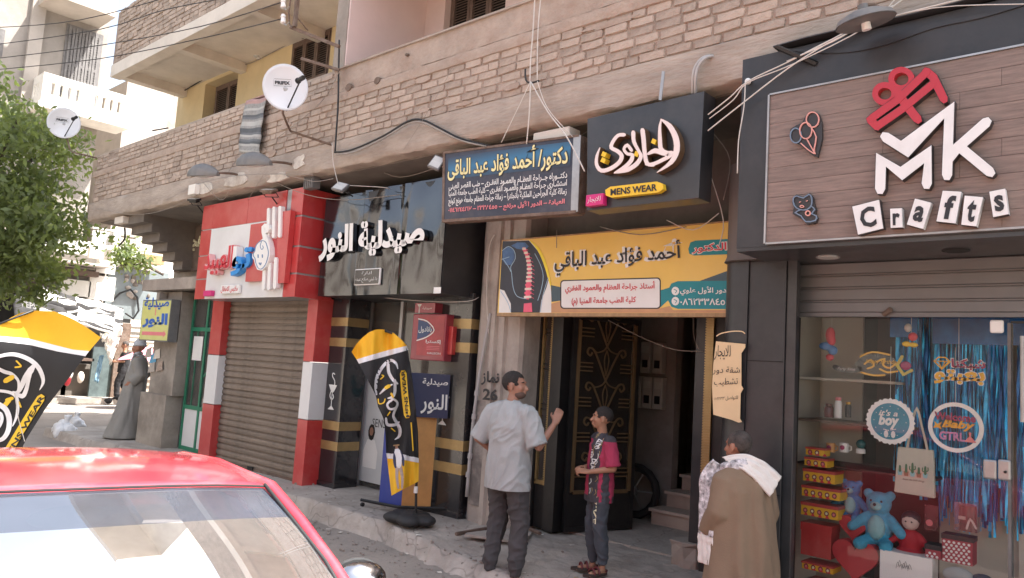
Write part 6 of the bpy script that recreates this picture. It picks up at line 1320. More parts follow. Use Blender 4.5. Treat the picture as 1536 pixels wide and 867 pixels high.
# ================================================================ STREET LAMPS / FLOODLIGHTS ON THE SLAB
def hood(px, py, Y, L, lab, tilt):
    p = at(px, py, Y); t = thing('hooded_lamp', lab, 'lamp', p, 'hooded lamps under the brick parapet'); R = []
    for i in range(11):
        u = i/10; ww = L*.25*(math.sin(math.pi*min(u*.85+.12, 1)))**.6; hh = L*.31*(math.sin(math.pi*min(u*.8+.15, 1)))**.7
        R.append([Vector((-L/2+u*L, ww*math.cos(a*math.pi/8), hh*max(math.sin(a*math.pi/8), 0))) for a in range(9)]+[Vector((-L/2+u*L, -ww*.9, -.012)), Vector((-L/2+u*L, ww*.9, -.012))])
    b = MB(); b.rings(R); b.build('hood', lampgrey, t, local=True, smooth=True)
    b = MB(); b.ball((-.02*L, 0, -.012), (L*.33, L*.14, L*.035), 14, 6); b.build('lens', lampglass, t, local=True, smooth=True)
    b = MB(); b.tube([(L*.42, 0, .02), (L*.50, .03, .03), (L*.54, .20, .02), (L*.55, .34, 0)], .016, 7); b.build('bracket', rust, t, local=True); t.rotation_euler = tilt
hood(307, 263, 4.52, .50, 'grey hooded street lamp farther from the satellite dish', (.25, .05, .25)); hood(383, 247, 4.52, .50, 'grey hooded street lamp just below the hanging rug', (.25, .05, .25))
p = at(1297, 26, 4.45); t = thing('shade_lamp', 'round tin shade lamp with bulb above craft shop sign', 'lamp', p)
b = MB(); b.rings([[Vector((r_*math.cos(k*.2618), r_*math.sin(k*.2618), z_)) for k in range(24)] for r_, z_ in ((.165, -.03), (.15, .0), (.09, .03), (.03, .045), (.028, .075), (.01, .08))]+[[Vector((r_*math.cos(k*.2618), r_*math.sin(k*.2618), z_)) for k in range(24)] for r_, z_ in ((.02, .035), (.08, .02), (.145, -.008), (.16, -.034))]); b.build('shade', lampgrey, t, local=True, smooth=True)
MB().tube([(0, 0, .04), (0, 0, -.0), (0, 0, -.075)], [.018, .024, .026], 10).build('bulb', whitem, t, local=True, smooth=True); MB().tube([(0, 0, .07), (.02, .15, .10), (.05, .45, .08)], .012, 6).build('bracket', rust, t, local=True); t.rotation_euler = (.2, -.12, 0)
def flood(px, py, Y, w_, h_, lab, rot, m=lampgrey):
    p = at(px, py, Y); t = thing('floodlight', lab, 'floodlight', p, 'small floodlights over the shop signs')
    b = MB(); b.box(-w_/2, w_/2, -.0, .03, -h_/2, h_/2); b.box(-w_*.38, w_*.38, .03, .055, -h_*.38, h_*.38); b.build('housing', m, t, local=True, bevel=.004); b = MB(); b.box(-w_*.42, w_*.42, -.003, .0, -h_*.40, h_*.40); b.build('lens', lampglass, t, local=True)
    b = MB(); b.tube([(-w_*.56, .03, 0), (-w_*.56, .10, .03), (w_*.56, .10, .03), (w_*.56, .03, 0)], .006, 5); b.tube([(0, .10, .03), (0, .22, .10)], .008, 5); b.build('bracket', iron, t, local=True); t.rotation_euler = rot
flood(510, 279, 4.85, .17, .13, 'small floodlight at the corner of the mirror-black sign', (-.7, .25, .2)); flood(655, 243, 4.82, .12, .16, 'small floodlight at the left of the dark blue sign', (-.5, .35, .5)); flood(403, 284, 4.85, .24, .10, 'flat floodlight on top edge of red sign', (-1.2, .1, .1), rust); flood(291, 298, 4.85, .22, .09, 'flat black floodlight at the left top of red sign', (-1.2, .1, .1), iron)
p = at(467, 274, 5.0); t = thing('ballast_box', 'grey ribbed ballast box on top of red sign', 'junction box', p); MB().box(-.10, .10, -.04, .06, -.075, .075).build('case', lampgrey, t, local=True)
for k in range(5): MB().box(-.085+k*.04, -.07+k*.04, -.05, -.04, -.07, .07).build('fin', lampgrey, t, local=True)
p = at(291, 287, 4.83); o = MB().box(p.x-.10, p.x+.10, p.y-.04, p.y+.04, p.z-.05, p.z+.09).build('white_box', whitep, bevel=.005); rebase(o, p); tag(o, 'small white-painted box on slab edge above red sign', 'junction box')
p = at(832, 212, 4.98); o = MB().box(p.x-.20, p.x+.20, p.y-.06, p.y+.1, p.z-.06, p.z+.09).build('cream_box', creamp, bevel=.012); rebase(o, p); tag(o, 'dusty cream junction box behind the dark blue sign', 'junction box')
p = at(385, 78, 6.12); t = thing('wall_lamp', 'small white bulkhead lamp on the yellow wall', 'lamp', p); MB().ball((0, 0, 0), (.09, .06, .10), 12, 8).build('globe', lampglass, t, local=True, smooth=True); MB().box(-.05, .05, .03, .08, -.1, .1).build('base', whitem, t, local=True)
# ================================================================ RUG
Yr = 4.83; cols = [mat('rug_pink', (.42, .27, .25), .95), mat('rug_grey', (.30, .30, .29), .95, var=.2, vs=30), mat('rug_slate', (.155, .17, .185), .95), mat('rug_pale', (.43, .43, .41), .95), mat('rug_dark', (.11, .12, .13), .95)]
order = [0, 0, 1, 1, 3, 1, 1, 4, 2, 1, 3, 3, 1, 4, 4, 2, 3, 1, 2, 4, 3, 1, 1, 3]
b = MB(); ca = [at(370, 152, Yr), at(402, 145, Yr), at(388, 231, Yr), at(359, 228, Yr)]; nu, nv = 8, 24
for j in range(nv+1):
    for i in range(nu+1):
        u, v = i/nu, j/nv; q = ca[0]*(1-u)*(1-v)+ca[1]*u*(1-v)+ca[2]*u*v+ca[3]*(1-u)*v; b.v.append((q.x+.01*math.sin(v*20)*(1 if i in (0, nu) else .3), q.y-.02*math.sin(u*7+v*3)+.01*nz(u*4, v*6), q.z))
for j in range(nv):
    for i in range(nu): a = j*(nu+1)+i; b.f.append((a, a+1, a+nu+2, a+nu+1)); b.mi.append(order[j])
rg = b.build('rug', cols, smooth=2, flip=False); rg.modifiers.new('s', 'SOLIDIFY').thickness = .012; rebase(rg, at(386, 149, Yr)); tag(rg, 'woven striped grey rug hanging over the brick parapet', 'rug')
b = MB()
for k in range(18): u = k/17; q = ca[3].lerp(ca[2], u); b.cyl(q, q+Vector((random.uniform(-.01, .01), 0, -.05)), .002, n=3)
f_ = b.build('fringe', cols[3], kind='stuff'); f_.parent = rg; f_.data.transform(Matrix.Translation(-rg.location))
b = MB(); b.box(ca[0].x, ca[1].x+.02, Yr+.005, 5.06, ca[0].z, ca[0].z+.014)
f_ = b.build('folded_edge', cols[0]); f_.parent = rg; f_.data.transform(Matrix.Translation(-rg.location))
# ================================================================ CABLE BRACKET, PIPES, CABLES
BK = thing('cable_bracket', 'rusty angle-iron cable bracket with white insulators at the parapet', 'bracket', at(508, 105, 4.8)); Yb = 4.72
b = MB(); b.cyl(at(452, -60, Yb-.25), at(442, 40, Yb-.25), .028, n=4); b.build('upright', rust, BK); b = MB(); b.cyl(at(436, 41, Yb-.25), at(509, 70, Yb+.02), .026, n=4); b.cyl(at(452, 88, Yb-.2), at(509, 105, Yb+.05), .022, n=4); b.build('cross_arm', rust, BK); b = MB(); b.cyl(at(442, 22, Yb-.25), at(462, 46, Yb-.1), .008, n=5); b.build('stay', rust, BK)
b = MB(); b.tube([at(437, -10, Yb-.27), at(433, 20, Yb-.27), at(434, 36, Yb-.27), at(438, 42, Yb-.27)], .009, 6); b.build('insulator_rod', rust, BK)
for y in (8, 31): b = MB(); b.tube([at(425, y-9, Yb-.28), at(425, y-5, Yb-.28), at(425, y-4, Yb-.28), at(425, y+3, Yb-.28), at(425, y+4, Yb-.28)], [.022, .034, .024, .034, .026], 12); b.build('insulator', whitem, BK, smooth=True); b = MB(); b.tube([at(425, y+3, Yb-.28), at(429, y+7, Yb-.28), at(434, y+2, Yb-.28)], .006, 5); b.build('hook', steel, BK)
for i, P in enumerate((((-60, 39), (0, 41), (120, 30), (258, -6)), ((-60, 70), (0, 66), (150, 44), (250, 14), (370, -8)), ((-60, 92), (0, 87), (150, 68), (300, 40), (424, 2)), ((-60, 109), (0, 104), (150, 88), (300, 58), (424, 30)))):
    pts = [atd(x, y, 13.5-(x+60)/484*4.0) for x, y in P]
    if i > 1: pts[-1] = at(424, 3 if i == 2 else 28, Yb-.28)
    cable(pts, .007, cable_bk, ['topmost overhead wire crossing the upper left of street', 'second overhead wire from the top at upper left', 'third overhead wire, ending at the upper insulator', 'lowest overhead wire, ending at the lower insulator'][i], 'wire', 'overhead wires crossing the street', name='overhead_wire')
pr = cable([at(509, 60, 4.82), at(508, 105, 4.83), at(507, 160, 4.83), at(503, 222, 4.84), at(505, 228, 4.84), at(530, 224, 4.83), at(575, 204, 4.82), at(612, 182, 4.82), at(634, 180, 4.83), at(660, 192, 4.84), at(692, 208, 4.86), at(735, 219, 4.92)], .011, iron, 'black conduit running down the parapet and curving right', 'conduit', name='conduit')
cable([at(505, 232, 4.82), at(532, 228, 4.81), at(575, 208, 4.80), at(612, 186, 4.80), at(634, 184, 4.81), at(660, 196, 4.82), at(692, 211, 4.84), at(730, 220, 4.9)], .009, cable_gr, 'grey cable following beneath the black curved conduit')
cw = lambda P, lab, r=.005, m=cable_wh, Y=4.78, **k: cable([at(q[0], q[1], q[2] if len(q) > 2 else Y) for q in P], r, m, lab, **k)
cw([(803, -20), (800, 40), (796, 90), (795, 122)], 'pale cable dropping down the bricks to a black hook', .006); cw([(813, -20), (808, 30), (806, 80), (806, 120)], 'second pale cable beside the one at black hook', .005)
cw([(796, 122), (778, 160), (752, 214, 4.82)], 'pale cable from hook to top of dark blue sign', .0045); cw([(796, 122), (794, 170), (790, 216, 4.82)], 'pale cable hanging straight down onto dark blue sign', .006); cw([(797, 124), (822, 168), (850, 205, 4.74), (877, 257, 4.74)], 'pale cable slanting across the corner of blue sign', .006); cw([(806, 122), (820, 160), (850, 196), (878, 222, 5.0)], 'thin pale cable slanting behind the menswear sign', .0035)
cable([at(788, 104, 4.83), at(789, 120, 4.8), at(796, 124, 4.8), at(809, 121, 4.83)], .009, cable_bk, 'short black hook holding cables on the bricks')
cw([(600, 233, 4.9), (640, 170), (680, 100)], 'very thin wire running up across the bricks', .002, cable_gr)
for k, (dx, lab) in enumerate(((0, 'white hose looping out of the slab, left one'), (4, 'white hose looping out of the slab, right one'))): cw([(1068+dx, 84, 4.9), (1054+dx, 87, 4.82), (1043+dx, 100, 4.80), (1039+dx, 118, 4.80), (1039+dx, 142, 4.86)], lab, .012, pvc, name='hose', cat='hose', group='white hoses above the menswear sign')
p = at(1122, 122, 4.70); o = MB().ball(p, .022, 12, 8).build('insulator_knob', whitem, smooth=True); rebase(o, p); tag(o, 'round white knob where cables cross at the black corner', 'insulator')
for i, (P, r) in enumerate(((((1062, 172), (1095, 146), (1122, 122), (1180, 94), (1250, 58), (1340, 8)), .0045), (((1062, 196), (1110, 158), (1180, 104), (1240, 66), (1310, 30), (1380, -20)), .005), (((1064, 178), (1100, 150), (1122, 124), (1190, 96), (1300, 40), (1350, -10)), .004), (((1180, 92), (1250, 62), (1300, 36), (1420, 4), (1480, -8)), .004), (((1190, 88), (1290, 40), (1400, 12), (1540, 6)), .003), (((1118, 122), (1116, 160), (1108, 210), (1106, 260)), .004))):
    cw(P, ['pale cable running right over the black corner', 'thicker pale cable passing below the white knob', 'thin pale cable through the white knob', 'thin cable sagging behind the tin shade lamp', 'thinnest cable along the slab at far right', 'thin white cable hanging down from the white knob'][i], r, Y=4.66, group=None)
for i, P in enumerate((((620, 222, 5.1), (650, 245, 5.3), (690, 258, 5.5)), ((560, 250, 5.2), (600, 266, 5.3), (660, 250, 5.2)), ((498, 215, 4.83), (500, 245, 4.85), (507, 275, 4.85)), ((405, 270, 4.9), (460, 292, 4.95), (520, 300, 5.1), (600, 292, 5.2)), ((520, 278, 5.0), (575, 281, 5.1), (585, 284, 5.2)), ((868, 205, 5.1), (920, 178, 5.3), (1000, 168, 5.3)), ((1065, 260, 5.2), (1085, 330, 5.3), (1078, 370, 5.3)), ((1070, 200, 5.2), (1095, 240, 5.3), (1085, 300, 5.3)), ((0+560, 445, 5.6), (640, 452, 5.55), (700, 452, 5.6), (718, 446, 5.7)), ((835, 345, 5.46), (835, 372, 5.46)), ((1000, 330, 5.4), (1040, 345, 5.4), (1078, 320, 5.3)), ((900, 340, 5.5), (960, 352, 5.46), (1030, 340, 5.5)))):
    cable([at(*q) for q in P], .004, cable_gr if i % 2 else cable_wh, ['slack wire under slab left of the floodlight by blue sign', 'slack wire under the slab above mirror-black sign', 'white cable dropping to the corner floodlight', 'wire trailing along the tops of red and mirror signs', 'pale wire lying on top of the mirror-black sign', 'wire passing behind the top of menswear sign', 'dark gap cable hanging lowest beside the black corner', 'wire curling in the gap right of menswear sign', 'wire drooping under the mirror-black sign', 'short wire dropping over the yellow banner', 'wire sagging above the right end of yellow banner', 'wire sagging above the middle of yellow banner'][i])
cable([at(*q) for q in ((912, 480, 6.0), (960, 505, 6.0), (1010, 524, 6.0), (1055, 527, 6.0))], .003, cable_gr, 'thin wire drooping across the entrance opening'); cable([at(*q) for q in ((1040, 474, 6.0), (1041, 505, 6.0), (1048, 524, 6.0))], .003, cable_gr, 'short wire hanging at the right of the entrance')
for i, P in enumerate((((145, 313), (200, 322), (250, 314), (300, 290)), ((250, 300), (300, 275), (370, 262), (470, 262)), ((300, 268), (330, 300), (345, 285)), ((340, 262), (355, 240), (370, 226)), ((430, 262), (470, 272), (500, 268)))): cw(P, ['wire pinned along the slab near the building corner', 'wire strung between the two hooded lamps', 'looped wire below the farther hooded lamp', 'wire from the nearer hooded lamp up toward rug', 'wire from nearer hooded lamp toward the conduit'][i], .0035, cable_gr, 4.84)
cable([at(395, 262, 4.8), at(372, 300, 4.95)], .003, cable_gr, 'short wire dropping onto red sign'); cable([at(510, 105, 4.8), at(480, 155, 4.8), at(415, 208, 4.82)], .004, cable_gr, 'loose wire slanting over bricks behind the satellite dish')
cable([at(262, 144, 6.15), at(290, 128, 6.15), at(315, 112, 6.15), at(326, 100, 6.15)], .012, cable_bk, 'dark cable along the yellow wall beside first window'); cable([at(326, 106, 6.17), at(375, 95, 6.17), at(440, 62, 6.17), at(455, 58, 6.17)], .008, cable_gr, 'thin cable on the yellow wall toward the second window')
cable([at(229, 196, 4.9), at(252, 192, 4.95)], .012, iron, 'short iron rod sticking out over the parapet', 'rod', name='iron_rod')
cable([at(187, 342, 5.05), at(187, 358, 5.05), at(178, 369, 5.05)], .015, iron, 'bent black pipe below the stepped corbel', 'pipe', name='bent_pipe')
# pier pipes
cable([at(736, 470, 5.66), at(722, 545, 5.66), at(709, 640, 5.66), at(700, 745, 5.66)], .017, pvc, 'pale drain pipe on the left of the concrete pier', 'pipe', name='drain_pipe'); cable([at(742, 352, 5.68), at(734, 372, 5.66), at(730, 440, 5.66), at(733, 500, 5.66)], .006, cable_wh, 'thin white wire on the concrete pier')
for k, (x, y) in enumerate(((716, 590), (712, 625), (703, 712), (706, 684))):
    p = at(x, y, 5.66); o = MB().cyl(p-Vector((.012, 0, .025)), p+Vector((-.008, 0, .025)), .024, n=10).build('pipe_collar', pvc); rebase(o, p); tag(o, ['uppermost collar on the pale drain pipe', 'second collar from the top of drain pipe', 'lowest collar on the pale drain pipe', 'collar just above the lowest on drain pipe'][k], 'pipe collar', 'collars on the drain pipe')
# ================================================================ NOTICE, BLOCK, BOARDS ON THE GROUND
NT = thing('paper_notice', 'hand-written peach paper notice taped to the black pillar', 'notice', at(1095, 570, 5.13)); Yn = 5.125
P = [(1074, 512), (1118, 516), (1118, 521), (1112, 530), (1112, 578), (1115, 583), (1111, 590), (1110, 628), (1113, 633), (1108, 634), (1098, 630), (1070, 622), (1068, 580), (1070, 545)]
b = MB(); b.prism(P, face(Yn), .002); b.build('paper_sheet', mat('peach_paper', (.72, .54, .32), .8, var=.05), NT)
for s_, q in (('للايجار', ((1071, 540), (1096, 540), (1096, 518), (1073, 518))), ('شقة دور', ((1069, 562), (1110, 562), (1110, 550), (1070, 550))), ('تشطيب', ((1071, 580), (1107, 579), (1107, 566), (1072, 568))), ('للتواصل ٠١٠٢٢٣٣', ((1070, 602), (1107, 600), (1107, 593), (1071, 596)))): text(s_, None, 0, print_bk, NT, fn=quadfn(q, Yn-.002))
b = MB(); b.strip([(1075, 504), (1082, 500), (1098, 497), (1112, 497), (1117, 500)], 1.6, face(Yn-.002), .001); b.build('tape_scrap', bpy.data.materials['peach_paper'], NT)
p = atz(1030, 858, .13); b = MB(); e = lambda: random.uniform(-.02, .02); R = []
for z in (-.02, .12, .22, .26): R.append([(p.x+a+e()-(.01 if z > .2 else 0), p.y+c+.08+e(), .12+z) for a, c in ((-.13, -.12), (.0, -.14), (.12, -.11), (.13, .02), (.12, .14), (-.12, .14))])
b.rings(R); o = b.build('cement_block', concrete, bevel=.01); rebase(o, p); tag(o, 'rough cement block at the foot of the entrance jamb', 'cement block')
p = atz(745, 800, .2); o = MB().box(-.27, .27, -.22, .22, -.015, .008).build('manhole_cover', pave, bevel=.004); o.location = (p.x+.05, p.y-.02, .205); o.rotation_euler = (0, .02, .5); tag(o, 'flat square cement cover on the ground by the pier', 'cover')
for i, (a, c, lab) in enumerate((((684, 801), (735, 792), 'dark weathered stick lying beside the cement cover'), ((792, 792), (810, 800), 'short dark stick lying right of the cement cover'))): o = MB().cyl(atz(*a, .215), atz(*c, .225), .018, n=6).build('wooden_stick', wood_br); rebase(o, atz(*a, .2)); tag(o, lab, 'stick')
p = atz(708, 775, .19); b = MB()
for k in range(8): b.ball(p+Vector((random.uniform(-.09, .09), random.uniform(-.06, .06), random.uniform(0, .10))), random.uniform(.03, .06), 7, 5)
o = b.build('clear_plastic', glassmat('cellophane_wrap', (.9, .9, .9), 4, .1, .18, (.6, .6, .58))); remesh(o, .014, 1); rebase(o, p); tag(o, 'crumpled clear plastic at the foot of the pier', 'plastic wrap')
push(o, lambda c: .02*noise.noise(c*30))
# ================================================================ FEATHER FLAGS
flag_y = mat('flag_yellow', (.82, .46, .02), .75, var=.06, vs=4, bump=.15, bs=200); flag_k = mat('flag_black', (.022, .022, .024), .8, var=.1); flag_w = mat('flag_white', (.78, .78, .80), .8)
def interp(C, u):
    L = [0]
    for a, b_ in zip(C, C[1:]): L.append(L[-1]+math.hypot(b_[0]-a[0], b_[1]-a[1]))
    t = u*L[-1]
    for i in range(len(C)-1):
        if t <= L[i+1] or i == len(C)-2:
            k = (t-L[i])/max(L[i+1]-L[i], 1e-6); return (C[i][0]+(C[i+1][0]-C[i][0])*k, C[i][1]+(C[i+1][1]-C[i][1])*k)
def flagmesh(fn, curves, mats, par, nu=40, nv=12):
    b = MB()
    for (c0, c1), k in zip(zip(curves, curves[1:]), range(9)):
        b.k = k; vs = []
        for j in range(nv+1):
            for i in range(nu+1):
                a, d = interp(c0, i/nu), interp(c1, i/nu); v = j/nv; vs.append(fn(a[0]+(d[0]-a[0])*v, a[1]+(d[1]-a[1])*v, 0))
        b.add(vs, [(j*(nu+1)+i, j*(nu+1)+i+1, (j+1)*(nu+1)+i+1, (j+1)*(nu+1)+i) for j in range(nv) for i in range(nu)])
    o = b.build('cloth', mats, par, smooth=2, flip=False); return o
D1 = 8.0; FL = thing('feather_flag', 'large black and yellow feather flag bowed over at the far left', 'flag', atd(-30, 760, D1))
fn1 = lambda x, y, h: atd(x, y, D1+.10*math.sin(x*.035+y*.012)+.05*math.sin(x*.01-y*.05)-h)
k3 = lambda x, y: (x/3.468, 450+y/3.468)
cs = [[(-60, 540), k3(0, 130), k3(50, 95), k3(100, 70), k3(170, 55), k3(280, 58), k3(350, 85), k3(400, 110), k3(470, 155), k3(525, 195)], [(-60, 505.1), k3(0, 188), k3(150, 200), k3(300, 238), k3(380, 258), k3(464, 266)], [(-60, 513), k3(0, 215), k3(150, 232), k3(300, 268), k3(444, 292)], [(-60, 860), (-20, 800), (10, 730), k3(130, 735), k3(240, 560), k3(340, 430), k3(440, 296)]]
flagmesh(fn1, cs, [flag_y, flag_w, flag_k], FL)
def fstroke(fn, P, W, m, par, k, name='printed_logo', sm=6):
    b = MB(); b.strip(P, W, lambda x, y, h: fn(x, y, .006+.0012*k), 0, smooth=sm); return b.build(name, m, par, flip=False)
for k, (P, W) in enumerate((([(-30, 300), (30, 285), (75, 283), (120, 295), (165, 318), (200, 352), (220, 395), (224, 430), (206, 468)], [18, 18, 20, 22, 24, 24, 22, 16, 3]), ([(186, 328), (160, 365), (132, 405), (100, 470), (84, 478)], [8, 34, 30, 22, 10]), ([(-30, 345), (20, 372), (60, 385), (92, 415), (98, 450), (90, 480)], [16, 20, 18, 14, 14, 8]), ([(70, 480), (115, 500), (135, 470), (148, 420), (166, 372)], [14, 24, 22, 18, 6]), ([(-30, 470), (40, 478), (80, 498), (92, 540), (88, 600), (66, 655)], [14, 16, 18, 18, 16, 6]), ([(-10, 540), (30, 570), (48, 620), (42, 680), (14, 722), (-30, 735)], [26, 28, 28, 26, 22, 16]), ([(-30, 600), (0, 590), (10, 620), (-6, 660), (-30, 670)], [16, 18, 18, 16, 14]))): fstroke(fn1, [k3(*p) for p in P], [w_/3.468 for w_ in W], flag_w, FL, k)
for k, (P, W) in enumerate((([(30, 420), (62, 402)], 26), ([(22, 552), (48, 520)], 24), ([(36, 520), (62, 512)], 18), ([(80, 350), (108, 345), (98, 330), (86, 318)], 9), ([(98, 530), (108, 556)], 9))): fstroke(fn1, [k3(*p) for p in P], (W/3.468), print_yl, FL, 3+k*.3, 'printed_dot')
fstroke(fn1, [k3(*p) for p in ((40, 790), (85, 715), (150, 608), (212, 512))], 42/3.468, print_yl, FL, 8, 'yellow_label')
A, Bq = Vector((*k3(20, 840), 0)), Vector((*k3(222, 498), 0)); dv = (Bq-A); nv_ = Vector((dv.y, -dv.x, 0)).normalized()
text('MENS WEAR', None, 0, print_bk, FL, off=.03, fn=lambda u, v, h: fn1(A.x+dv.x*u-(-nv_.x)*(v-.5)*7.5, A.y+dv.y*u+nv_.y*(v-.5)*7.5, .02))
MB().tube([fn1(-48, 900, .0), fn1(-52, 700, 0), fn1(-54, 560, 0), fn1(-40, 516, 0), fn1(-2, 486, 0), fn1(50, 466, 0)], .012, 6).build('pole', iron, FL, smooth=2)
MB().tube([fn1(22, 590, .02), fn1(28, 630, .04), fn1(37, 662, .05)], .004, 5).build('cord', cable_wh, FL)
D2 = 7.42; F2 = thing('feather_flag', 'smaller black and yellow feather flag standing before the pharmacy', 'flag', (-5.74, 5.12, .18))
fn2 = lambda x, y, h: atd(x, y, D2+.05*math.sin(x*.16+y*.03)+.02*math.sin(x*.4+1)+.04*math.sin(y*.04)-h)
k8 = lambda x, y: (520+x/2.709, 480+y/2.709)
cs = [[k8(20, 130), k8(38, 100), k8(60, 75), k8(90, 50), k8(120, 38), k8(150, 38), k8(190, 52), k8(225, 82), k8(244, 104)], [k8(40, 160), k8(100, 142), k8(170, 122), k8(244, 105)], [k8(50, 178), k8(110, 160), k8(180, 142), k8(250, 122)]]
flagmesh(fn2, cs, [flag_y, flag_w], F2)
left = [k8(50, 178.3), k8(75, 225), k8(95, 262), k8(120, 310), k8(126, 350), k8(150, 400), k8(158, 460), k8(160, 540)]; right = [k8(250, 122.3), k8(258, 200), k8(268, 260), k8(280, 360), k8(290, 450), k8(293, 560)]
mk = lambda L, R_: [[interp(L, t)for t in (i/8 for i in range(9))], [interp(R_, t) for t in (i/8 for i in range(9))]]
flagmesh(fn2, mk(left, right), [flag_k], F2, nu=30, nv=16); flagmesh(fn2, [[k8(160, 541), k8(230, 546), k8(293, 561)], [k8(164, 562), k8(230, 568), k8(293, 580)]], [flag_w], F2, nv=4); flagmesh(fn2, [[k8(164, 562.5), k8(230, 568.5), k8(293, 580.5)], [k8(182, 714), k8(235, 685), k8(270, 668), k8(292, 655)]], [flag_y], F2)
for k, (P, W) in enumerate((([(122, 308), (118, 270), (126, 225), (150, 185), (178, 164), (200, 176), (208, 198)], [5, 12, 13, 13, 12, 10, 3]), ([(168, 180), (172, 215), (190, 245), (206, 258)], [12, 13, 12, 8]), ([(135, 300), (160, 276), (185, 262)], [5, 12, 5]), ([(196, 246), (196, 290), (186, 312), (168, 318)], [11, 12, 12, 5]), ([(175, 330), (165, 345), (176, 362), (200, 356), (206, 336), (190, 322), (178, 330)], 9), ([(204, 350), (190, 385), (196, 405), (215, 440), (214, 470), (196, 486)], [10, 10, 12, 14, 12, 3]), ([(160, 400), (166, 425), (196, 426), (212, 415)], [8, 12, 12, 6]))): fstroke(fn2, [k8(*p) for p in P], [w_/2.709 for w_ in W] if isinstance(W, list) else W/2.709, flag_w, F2, k)
for k, (P, W) in enumerate((([(160, 275), (172, 268)], 14), ([(138, 240), (150, 228), (144, 224)], 5), ([(128, 322), (132, 340), (150, 336), (156, 322)], 5), ([(182, 300), (188, 312)], 9), ([(166, 388), (176, 374)], 5), ([(262, 418), (270, 530)], 5), ([(182, 440), (196, 452)], 5))): fstroke(fn2, [k8(*p) for p in P], W/2.709, print_yl, F2, 8, 'printed_dot')
fstroke(fn2, [k8(230, 218), k8(236, 300), k8(246, 385)], 27/2.709, print_yl, F2, 9, 'yellow_label')
A2, B2 = k8(249, 395), k8(228, 205); text('MENS WEAR', None, 0, print_bk, F2, off=.03, fn=lambda u, v, h: fn2(A2[0]+(B2[0]-A2[0])*u-(v-.5)*5.5, A2[1]+(B2[1]-A2[1])*u+(v-.5)*.6, .022))
for k, (P, W, m, nm) in enumerate((([(205, 600), (204, 640), (210, 682)], [14, 11, 8], mat('print_trouser', (.42, .33, .30), .8), 'printed_trousers'), ([(218, 598), (226, 640), (225, 682)], [14, 11, 8], bpy.data.materials['print_trouser'], 'printed_trousers'), ([(206, 535), (212, 560), (212, 592)], [26, 24, 20], flag_w, 'printed_shirt'), ([(196, 535), (194, 570), (198, 598)], [10, 12, 8], print_navy, 'printed_jacket'), ([(218, 535), (228, 565), (230, 590)], [10, 12, 8], print_navy, 'printed_jacket'), ([(203, 516), (204, 526)], [12, 10], skin1, 'printed_head'), ([(192, 510), (212, 508)], 6, wood_tan, 'printed_hat'))): fstroke(fn2, [k8(*p) for p in P], [w_/2.709 for w_ in W] if isinstance(W, list) else W/2.709, m, F2, 1+k, nm, 3)
pb5 = Vector((-5.74, 5.12, .2)); MB().tube([pb5, fn2(*k8(281, 800), -.03), fn2(*k8(282, 700), -.03), fn2(*k8(287, 560), -.03), fn2(*k8(276, 360), -.03), fn2(*k8(254, 180), -.03), fn2(*k8(235, 100), -.03), fn2(*k8(190, 55), -.03), fn2(*k8(150, 42), -.03)], .013, 8).build('pole', rubber, F2, smooth=2)
q = fn2(*k8(281, 690), 0); MB().cyl(q-Vector((0, 0, .03)), q+Vector((0, 0, .03)), .02, n=10).build('pole_sleeve', whitem, F2)
base = MB(); 
for a in range(5): base.ball(Vector((-5.74+.17*math.cos(a*1.2566+.3), 5.08+.13*math.sin(a*1.2566+.3), .24)), (.14, .11, .055), 12, 7)
base.ball((-5.74, 5.08, .25), (.13, .12, .065), 12, 8); o = base.build('water_base', rubber, F2); remesh(o, .02, 4)
push(o, lambda c: .008*noise.noise(c*16))
# ================================================================ RED CAR
CAR = thing('parked_car', 'red saloon car parked at the kerb in the near left', 'car', (-3.6, .9, 0)); CAR.rotation_euler = (0, 0, math.radians(-12))
T0 = atz(398, 727, 1.30); hd = math.radians(-12); Fv = Vector((math.cos(hd), math.sin(hd), 0)); Lv = Vector((-math.sin(hd), math.cos(hd), 0))
CAR.location = T0-Fv*0-Lv*.58; CAR.location.z = 0      # local frame: x forward from the top of the windscreen, y to the car's left
def sect(x, half, z):  return (x, half, z)
roof = MB(); NX, NY = 22, 20
def roofz(x, y):
    u = (x+1.55)/1.55; e = abs(y)/.60
    return 1.365-.045*(1-min(1, max(0, u)))**2*2.2-.035*max(0, u-.6)**2*4-.028*e**2.6-.02
vs = []
for i in range(NX+1):
    for j in range(NY+1):
        t = -1+2*j/NY; x = -1.55+1.55*i/NX; fr = .085*(1-t*t)*(i/NX)**3; half = .60-.05*(1-i/NX)**2-.02*(i/NX)**4; vs.append((x+fr, t*half, roofz(x, t*.60)))
roof.add(vs, [(i*(NY+1)+j, i*(NY+1)+j+1, (i+1)*(NY+1)+j+1, (i+1)*(NY+1)+j) for i in range(NX) for j in range(NY)]); ro = roof.build('roof', car_red, CAR, smooth=2, local=True); ro.modifiers.new('s', 'SOLIDIFY').thickness = .02
edge = [(x_, s*.605-(0 if x_ > -1 else s*.02), roofz(x_, .6)+.003) for s in (1,) for x_ in (-1.5, -1.2, -.9, -.6, -.3, -.05)]
wsT = lambda t: Vector((.008+.085*(1-t*t), t*.575, roofz(0, t*.6)-.004)); wsB = lambda t: Vector((.80+.14*(1-t*t), t*.70, .90+.02*(1-t*t)))
ws = MB(); K = 24; H = 14; vs = []
for i in range(H+1):
    for j in range(K+1):
        t = -1+2*j/K; v = i/H; p = wsT(t).lerp(wsB(t), v); n_ = Vector((.45, 0, .89)); vs.append(p+n_*.035*math.sin(math.pi*v))
ws.add(vs, [(i*(K+1)+j, i*(K+1)+j+1, (i+1)*(K+1)+j+1, (i+1)*(K+1)+j) for i in range(H) for j in range(K)])
